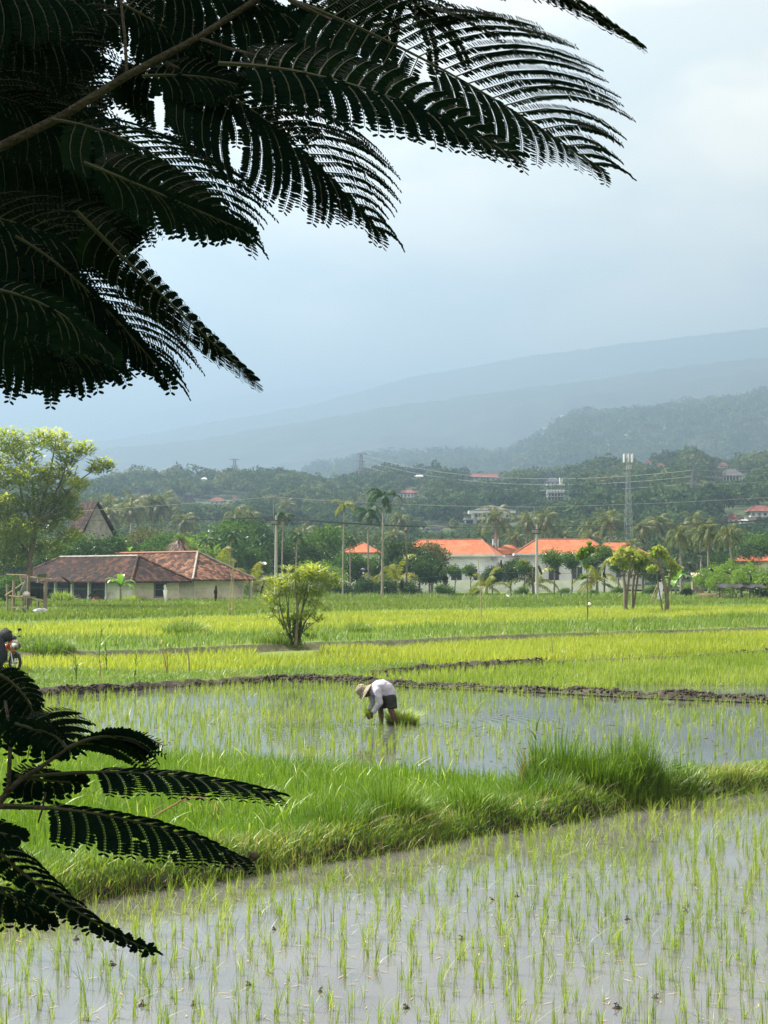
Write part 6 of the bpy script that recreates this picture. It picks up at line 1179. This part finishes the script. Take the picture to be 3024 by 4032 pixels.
# ================================================================= TWIGS AND DEBRIS
c = G(575, 3235, .15); org2 = Vector(c); t_ = lambda px, py, o=0: Wp(px, py, c.y+o)-org2
m = MB(); m.tube([t_(575, 3235), t_(640, 3195), (t_(720, 3150, .2)), t_(790, 3138, .3), t_(850, 3160, .3), t_(875, 3205, .3)], [.016, .014, .012, .009, .006, .004], 6)
for a in ([(640, 3195), (665, 3180), (700, 3200)], [(720, 3150), (755, 3170), (760, 3215)], [(790, 3138), (800, 3190), (805, 3290)], [(850, 3160), (840, 3210), (830, 3240)], [(700, 3160), (740, 3130), (800, 3120)], [(610, 3215), (600, 3190), (650, 3165)]): m.tube([t_(*q, random.uniform(0, .3)) for q in a], [.007, .005, .003], 5)
o = m.build('dead_branch', GR_DRY); o.location = org2; tag(o, 'dry forked dead branch arching over the dense seedbed at the left', 'branch')
DB = surf('dark_twig', (.03, .024, .018), (.05, .04, .03), 6)
def twig(px, py, lb, s=1.0):
    c = G(px, py, 0); m = MB(); h = .07*s; m.tube([(-.03*s, 0, -.01), (-.01*s, 0, h*.5), (.03*s, .02, h*.75)], .004, 5); m.tube([(0, 0, -.01), (.02*s, 0, h*.6), (.0, .03*s, h*.9)], .003, 5); m.ball((.0, 0, .0), (.045*s, .03*s, .02*s), 9, 6, .25); o = m.build('twig', DB); o.location = c; o.rotation_euler = (0, 0, random.uniform(0, 6)); return tag(o, lb, 'twig', 'dark twigs and stubble in the near water')
for px, py in [(1937, 3545), (2035, 3530), (440, 3800), (1820, 3700), (2470, 3620), (2700, 3590), (1260, 3905), (560, 3960), (760, 3960), (2430, 3970), (1600, 3970), (980, 3880), (1080, 3660), (2580, 3930), (300, 3700)]:
    twig(px, py, 'small dark twig of old stubble poking from the near water', random.uniform(.45, .8))
FLT = []
for i in range(420):
    px, py = random.uniform(-60, 3100), random.uniform(3150, 4060); p = G(px, py, .006)
    if p.y < float(E1(p.x))-.1: FLT.append(p)
V = []; F_ = []
for i, p in enumerate(FLT):
    a = random.uniform(0, 6.28); l = random.uniform(.012, .07); w_ = random.uniform(.003, .007); d = Vector((math.cos(a), math.sin(a), 0)); s = Vector((-d.y, d.x, 0)); b = len(V); V += [tuple(p-d*l), tuple(p+s*w_), tuple(p+d*l), tuple(p-s*w_)]; F_.append((b, b+1, b+2, b+3))
tag(link('floating_straw', nmesh('floating_straw', np.array(V), np.array(F_), rnd=np.repeat(rng.random(len(F_)), 4)), GR_DRY), 'bits of straw and leaf floating on the near water', 'straw', kind='stuff')
# lumps of dug mud on the banks
def lumps(name, pts, rr, mat, lb):
    V = []; F_ = []; n, m_ = 6, 4
    for x, y, z in pts:
        r = random.uniform(*rr); b = len(V); sx, sy, sz = [random.uniform(.7, 1.4) for _ in range(3)]
        for i in range(1, m_):
            for k in range(n): j = random.uniform(.75, 1.25)*r; V.append((x+j*sx*math.sin(math.pi*i/m_)*math.cos(6.283*k/n), y+j*sy*math.sin(math.pi*i/m_)*math.sin(6.283*k/n), z+j*sz*.7*math.cos(math.pi*i/m_)))
        V += [(x, y, z+r*sz*.7), (x, y, z-r*sz*.7)]; t = b+n*(m_-1)
        for k in range(n):
            F_.append((t, b+k, b+(k+1) % n)); F_.append((t+1, b+n*(m_-2)+(k+1) % n, b+n*(m_-2)+k))
            for i in range(m_-2): q = b+i*n; F_ += [(q+k, q+n+k, q+n+(k+1) % n), (q+k, q+n+(k+1) % n, q+(k+1) % n)]
    return tag(link(name, nmesh(name, np.array(V), np.array(F_)), mat), lb, 'mud', kind='stuff')
CLOD = surf('dug_mud', (.022, .018, .014), (.07, .058, .045), 6, stops=[(.3, (.014, .011, .009)), (.5, (.04, .033, .026)), (.72, (.11, .095, .078))], bump=.8)
x = rng.uniform(-2.5, 15, 2400); y = E3(x)+rng.uniform(-.05, 1, 2400)**1*np.maximum(E4(x)-E3(x), .8)
x2 = rng.uniform(-13, -.5, 1300); y2 = E3(x2)+rng.uniform(-.05, .3, 1300)
x3 = rng.uniform(0, 17, 1900); y3 = E5(x3)+rng.uniform(-.1, .6, 1900)
X3 = np.concatenate([x, x2, x3]); Y3 = np.concatenate([y, y2, y3]); lumps('mud_lumps', np.stack([X3, Y3, hland(X3, Y3)], 1), (.02, .05), CLOD, 'lumps of dug dark mud along the paddy banks')
x = rng.uniform(-6, 8, 9000); y = rng.uniform(11, 22, 9000); a = (y-E1(x))*.76; k = (a > -.06) & (a < .22); x, y = x[k], y[k]; lumps('mud_lumps', np.stack([x, y, hland(x, y)], 1), (.02, .06), CLOD, 'dark clods along the waterline of the near bank')
FLT = []
for i in range(500):
    px, py = random.uniform(50, 3024), random.uniform(2700, 3080); p = G(px, py, .01)
    if float(E2(p.x))+.1 < p.y < float(E3(p.x))-.1: FLT.append(p)
V = []; F_ = []
for i, p in enumerate(FLT):
    r = random.uniform(.01, .05); b = len(V); n = 7; V += [(p.x+r*random.uniform(.6, 1.4)*math.cos(6.28*k/n), p.y+r*random.uniform(.6, 1.3)*math.sin(6.28*k/n), p.z) for k in range(n)]+[(p.x, p.y, p.z+r*.35)]; F_ += [(b+k, b+(k+1) % n, b+n) for k in range(n)]
tag(link('mud_clods', nmesh('mud_clods', np.array(V), np.array(F_)), surf('clod', (.05, .04, .03), (.09, .075, .055), 5)), 'small mud clods and debris in the water around the farmer', 'mud clods', kind='stuff')
# ================================================================= FOREGROUND FEATHERY TREE (bipinnate leaves)
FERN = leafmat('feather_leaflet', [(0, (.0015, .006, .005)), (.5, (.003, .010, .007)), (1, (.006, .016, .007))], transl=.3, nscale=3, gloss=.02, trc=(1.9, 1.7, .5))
TWG = surf('green_twig', (.012, .018, .007), (.02, .026, .011), 30, rough=.7); BRK = surf('branch_bark', (.045, .04, .03), (.02, .017, .013), 40, bump=.5)
root = Vector((-1.75, 2.2, .1)); ft = empty('feathery_tree', root, 0, 'dark feathery leaved tree with fern like leaves overhanging the picture from the left', 'tree')
LF = np.array([(0, .10), (.14, .40), (.5, .5), (.84, .40), (1, .10), (1, -.10), (.84, -.40), (.5, -.5), (.14, -.40), (0, -.10)])
nleaf = 0
def w3(px, py, D): return Wp(px, py, D)
def fernleaf(b, m_, t, up, dn, dpu=0.0, dpd=0.0, npin=17, ll=.0096, sp=.0038, s0=.12, bowu=.12, bowd=.12, prof=None, wr=(.30, .50), tipf=.62):
    """b, m_, t: (px, py, depth) of leaf base, middle and tip; up/dn: pinna vectors (photo px) on the two sides"""
    global nleaf; nleaf += 1
    b, m_, t = np.array(b, float), np.array(m_, float), np.array(t, float); c = 2*m_-.5*(b+t)
    Rf = lambda s: (1-s)**2*b+2*s*(1-s)*c+s*s*t; Tf = lambda s: 2*(1-s)*(c-b)+2*s*(t-c)
    V = []; Fc = []; rr = []; mb = MB()
    pts = [w3(*Rf(s))-root for s in np.linspace(0, 1, 14)]; mb.tube(pts, list(np.linspace(.0022, .0007, 14)), 5)
    for i in range(npin):
        s = s0+(1-s0)*i/(npin-1); r0 = Rf(s); tg = Tf(s); tg = tg/np.hypot(tg[0], tg[1]); pf = prof(s) if prof else (.45+.55*math.sin(math.pi*min(1, (s-s0+.12)*1.15))**.8)*(1-.35*max(0, s-.75)/.25)
        for side, dv, dp, bow in ((1, up, dpu, bowu), (-1, dn, dpd, bowd)):
            if dv is None: continue
            Ld = math.hypot(*dv); f = tipf*s**1.3+.06; d = np.array(dv)/Ld*(1-f)+tg[:2]*f; d = d/np.hypot(*d); a = random.uniform(-.06, .06); d = np.array([d[0]*math.cos(a)-d[1]*math.sin(a), d[0]*math.sin(a)+d[1]*math.cos(a)])
            ln = Ld*pf*random.uniform(.88, 1.06); p0 = w3(*r0); e2 = r0+np.array([d[0]*ln, d[1]*ln, dp*pf]); p2 = w3(*e2)
            h = np.array([e2[0]+r0[0], e2[1]+r0[1], e2[2]+r0[2]])/2; nrm2 = np.array([d[1], -d[0]]); sgn = 1 if nrm2[1] < 0 else -1; h[:2] += nrm2*sgn*ln*bow; p1 = w3(*h)
            p1 = 2*p1-.5*(p0+p2); L3 = (p2-p0).length; n = max(6, int(L3/(sp*(1.22 if side > 0 else .95)))); T3 = w3(*(Rf(min(1, s+.02))))-w3(*Rf(max(0, s-.02))); 
            pn = T3.cross(p2-p0)
            if pn.length < 1e-9: continue
            pn.normalize(); pn = (pn+Vector((random.gauss(0, .07), random.gauss(0, .07), random.gauss(0, .07)))).normalized()
            q = [(1-k)**2*p0+2*k*(1-k)*p1+k*k*p2-root for k in (0, .25, .5, .75, 1)]; mb.tube(q, [.0009, .0008, .0007, .0005, .0003], 4, False)
            rv = random.random()
            for j in range(n):
                k = .04+.96*j/(n-1); pc = (1-k)**2*p0+2*k*(1-k)*p1+k*k*p2; tt = (2*(1-k)*(p1-p0)+2*k*(p2-p1)).normalized(); sd = pn.cross(tt).normalized(); lf_ = ll*(1.12 if side < 0 else 1)*(.74+.26*math.sin(math.pi*min(1, k*.9+.1)))*(1-.18*max(0, k-.85)/.15)*random.uniform(.9, 1.08)
                for sg in (-1, 1):
                    dr = (sd*sg+tt*(.12 if k < .985 else .6)+pn*random.gauss(0, .07)).normalized(); ws_ = pn.cross(dr).normalized(); bse = pc+dr*(.0009 if ll > .009 else .0003); wq = wr[0 if side > 0 else 1]*random.uniform(.9, 1.1)
                    if side > 0 and sg*sd.z < 0: ws_ = (ws_*.30+pn*.95).normalized()
                    if random.random() < .018: continue
                    V.append((bse, dr, ws_*wq, lf_)); rr.append(min(1, max(0, rv*.6+random.random()*.4)))
    A = np.array([[*v[0], *v[1], *v[2], v[3]] for v in V]); P0, DR, WS, LL = A[:, :3]-np.array(root), A[:, 3:6], A[:, 6:9], A[:, 9:10]
    nv = len(LF); X = P0[:, None]+DR[:, None]*(LF[None, :, 0:1]*LL[:, None])+WS[:, None]*(LF[None, :, 1:2]*LL[:, None]); V1 = X.reshape(-1, 3); F1 = np.arange(len(V1)).reshape(-1, nv)
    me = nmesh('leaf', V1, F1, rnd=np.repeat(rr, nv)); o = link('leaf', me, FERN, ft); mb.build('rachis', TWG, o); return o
# --- upper group
fernleaf((1120, -10, 1.62), (1720, 262, 1.66), (2330, 642, 1.70), (620, -150), (-110, 300), .20, -.10, 23, bowu=.13, bowd=.14)
fernleaf((1330, -160, 1.75), (1500, -60, 1.72), (1640, 20, 1.70), (420, 110), (-330, 70), .05, .05, 9, bowu=.07, bowd=.10, prof=lambda s: .7+.3*s)
fernleaf((1960, -160, 1.5), (2180, -40, 1.5), (2500, 165, 1.5), (70, -40), (10, 120), -.04, .06, 18, prof=lambda s: 1-.65*s)
fernleaf((860, 250, 1.30), (1420, 345, 1.33), (1990, 600, 1.36), (70, -130), (20, 200), .16, -.02, 20, prof=lambda s: .55+.45*math.sin(3.1*min(1, s*1.05)))
fernleaf((650, 265, 1.72), (1040, 470, 1.74), (1470, 890, 1.76), (500, 80), (-90, 330), .16, -.06, 21, bowu=.14)
fernleaf((200, 470, 1.60), (600, 610, 1.62), (960, 930, 1.64), (430, 90), (-40, 260), .12, -.04, 18, bowu=.12)
fernleaf((480, 240, 1.95), (700, 330, 1.95), (1180, 520, 1.95), (330, -120), (-60, 220), .10, 0, 16)
fernleaf((300, 830, 1.45), (640, 1165, 1.5), (980, 1475, 1.55), (40, -50), (-70, 130), .05, .12, 22, prof=lambda s: 1-.55*s)
fernleaf((60, 930, 1.75), (330, 1130, 1.76), (640, 1470, 1.76), (470, 130), (-60, 260), .14, 0, 20, bowu=.12)
fernleaf((-250, 1080, 1.7), (60, 1260, 1.7), (430, 1440, 1.7), (330, 130), (-40, 330), .1, 0, 19, bowd=.10)
fernleaf((-200, 1200, 1.55), (40, 1290, 1.55), (230, 1420, 1.56), (250, 170), (-110, 250), .05, 0, 13, bowd=.08)
fernleaf((-150, 1130, 1.35), (150, 1190, 1.36), (420, 1380, 1.37), (90, -40), (-30, 190), .12, 0, 15)
fernleaf((120, 860, 1.9), (330, 900, 1.9), (520, 890, 1.9), (120, -120), (110, 170), .1, 0, 12)
fernleaf((330, 640, 1.5), (620, 760, 1.5), (940, 900, 1.5), (120, -110), (60, 210), .12, 0, 16)
fernleaf((470, 10, 1.8), (620, 90, 1.8), (820, 200, 1.8), (330, -190), (-40, 260), .1, 0, 13)
fernleaf((560, -90, 1.7), (820, -60, 1.7), (1120, 60, 1.7), (200, -80), (-30, 320), .05, 0, 15)
fernleaf((1180, 20, 1.95), (1330, 60, 1.95), (1480, 150, 1.95), (260, -130), (-260, 180), .1, 0, 10)
fernleaf((750, 160, 1.9), (990, 200, 1.9), (1230, 330, 1.9), (330, -90), (-120, 250), .1, 0, 14)
fernleaf((560, 300, 1.7), (760, 300, 1.7), (930, 330, 1.7), (60, -80), (30, 130), .05, 0, 12)
# dense fill behind, above and left
for i, (x0, y0, x1, y1) in enumerate([(-350, -60, 420, 60), (-250, 40, 420, 260), (100, -120, 760, 110), (-350, 200, 260, 330), (-300, 330, 420, 470), (-350, 430, 330, 640), (-350, 560, 300, 800), (-350, 680, 420, 930), (-350, 820, 380, 1010), (-350, 930, 300, 1130), (-350, 1050, 200, 1200),
  (-250, 500, 560, 720), (-380, 760, 150, 960), (-380, 900, 260, 1230), (100, 700, 560, 900), (-200, 600, 200, 1000), (-350, -100, 200, 150), (-100, 380, 260, 560), (-300, 250, 100, 500), (0, 760, 420, 1010), (-330, 1130, 130, 1330), (-150, 1000, 240, 1240)]):
    D = 1.75+.09*(i % 8); r_ = random.random; fernleaf((x0, y0, D), ((x0+x1)/2, (y0+y1)/2-40-30*r_(), D+.02), (x1, y1, D+.04), (240+160*r_(), -160+160*r_()), (-60+90*r_(), 230+120*r_()), .1*r_(), -.05*r_(), 16, sp=.0045)
# second layer, farther back, to close the thick dark part at the left
for i in range(20):
    x0 = -420+random.uniform(0, 320); y0 = -100+i*65; D = 2.25+.06*(i % 6); s_ = D/1.75; xe = (430 if y0 < 650 else 300)-random.uniform(0, 200); fernleaf((x0, y0, D), ((x0+xe)/2, y0+30, D), (xe, y0+random.uniform(60, 200), D), (260, -140), (-20, 290), .1, -.05, 16, sp=.0058, ll=.013)
# --- lower left group
fernleaf((-70, 2640, 1.45), (60, 2700, 1.46), (150, 2850, 1.47), (90, -30), (-210, 130), .05, 0, 13, ll=.0078, sp=.0032)
fernleaf((60, 2850, 1.42), (150, 2880, 1.42), (262, 2945, 1.43), (200, -80), (-120, 60), .1, 0, 7)
fernleaf((262, 2947, 1.40), (400, 2900, 1.40), (480, 2925, 1.41), (260, 50), (220, 110), .05, .02, 6, ll=.0080, sp=.0032, prof=lambda s: 1.15-.5*s)
fernleaf((262, 2950, 1.42), (200, 2890, 1.42), (90, 2870, 1.42), (-20, -60), (-30, 60), .02, 0, 9, prof=lambda s: .9)
fernleaf((72, 3063, 1.42), (560, 3045, 1.44), (1050, 3125, 1.46), (110, -15), (10, 105), .16, -.03, 13, ll=.0078, sp=.0031, s0=.34, prof=lambda s: .95-.5*max(0, s-.6))
fernleaf((14, 3171, 1.40), (500, 3228, 1.42), (925, 3370, 1.44), (90, -10), (-25, 165), .16, -.03, 15, ll=.0080, sp=.0031, s0=.2, bowd=.10, prof=lambda s: .5+.5*math.sin(min(3.1, 3.3*s)))
fernleaf((-110, 3250, 1.44), (200, 3520, 1.45), (575, 3735, 1.46), (190, 50), (-80, 40), .10, 0, 17, ll=.0078, sp=.0032, prof=lambda s: 1-.72*s)
fernleaf((60, 3050, 1.44), (150, 3070, 1.44), (300, 3080, 1.44), (70, -50), (-50, 90), .03, 0, 9)
fernleaf((-160, 3270, 1.38), (-60, 3270, 1.38), (66, 3295, 1.38), (40, -60), (10, 80), .03, 0, 8)
fernleaf((-150, 3470, 1.5), (20, 3520, 1.5), (180, 3620, 1.5), (120, 20), (-60, 110), .03, 0, 10)
# --- branches and trunk
def br(pts, r0, r1, name='branch', n=9, mat=None, tw=0):
    P = [w3(*p)-root for p in pts]; m = MB(); m.tube(P, list(np.linspace(r0, r1, len(P))), n)
    return m.build(name, mat or BRK, ft, True)
br([(-700, 860, 1.75), (-200, 690, 1.74), (0, 578, 1.73), (250, 455, 1.72), (486, 306, 1.71), (784, 146, 1.70), (1011, -2, 1.69), (1250, -180, 1.68)], .0066, .0030, n=10)
br([(500, 300, 1.71), (492, 150, 1.73), (478, 20, 1.75), (470, -120, 1.78)], .0022, .0016, 'twig', 6); br([(784, 150, 1.70), (900, 190, 1.68), (1000, 215, 1.60)], .0025, .0014, 'twig', 6); br([(650, 245, 1.71), (760, 300, 1.72), (900, 400, 1.73)], .0028, .0018, 'twig', 6)
br([(1120, -60, 1.62), (1140, 0, 1.62), (1300, 78, 1.63)], .003, .0022, 'twig', 6)
br([(-700, 3420, 1.6), (-200, 3260, 1.48), (-20, 3180, 1.43), (60, 3085, 1.42), (160, 3020, 1.41), (267, 2947, 1.40)], .005, .0014, n=8); br([(0, 3168, 1.42), (34, 3092, 1.42), (43, 2889, 1.42), (20, 2760, 1.44)], .0025, .0016, 'twig', 6)
br([(-20, 3175, 1.42), (100, 3178, 1.41), (180, 3182, 1.40)], .003, .002, 'twig', 6); br([(180, 3120, 1.42), (168, 3180, 1.42), (150, 3240, 1.42)], .0012, .0008, 'twig', 5); br([(905, 30, 1.7), (1640, 40, 1.70), (1622, 100, 1.70)][1:], .0015, .0008, 'twig', 5)
m = MB(); A1 = w3(-700, 860, 1.75)-root; A2 = w3(-700, 3420, 1.6)-root
m.tube([(0, 0, -.3), (.02, .05, 1.2), (-.02, .0, 2.4), (-.1, .1, 3.6), (-.3, .3, 5.2)], [.13, .11, .09, .075, .05], 12); m.tube([(.0, .02, 2.1), A2*.4+Vector((0, 0, 1.4)), A2], [.035, .022, .009], 8); m.tube([(-.02, 0, 2.6), A1*.5+Vector((0, 0, 1.5)), A1], [.045, .028, .011], 8)
m.tube([(-.1, .1, 3.6), (.4, .7, 4.5), (1.2, 1.2, 5.0)], [.05, .035, .02], 8); m.build('trunk', BRK, ft, True)
# unseen crown added overhead and to the left, keeps sun off the near leaves
lob = [(-1.6, .6, 2.2, .9, .9, .6), (-1.4, .5, 3.4, 1.0, 1.0, .6), (-.4, .3, 4.6, 1.3, 1.2, .6), (-2.2, -.4, 3.6, 1.2, 1.2, .7), (-.9, -.9, 4.6, 1.3, 1.2, .6), (-2.2, .6, 4.8, 1.2, 1.2, .6), (.9, .6, 4.9, 1.1, 1.0, .45), (-1.5, .3, 1.2, .7, .8, .5)]
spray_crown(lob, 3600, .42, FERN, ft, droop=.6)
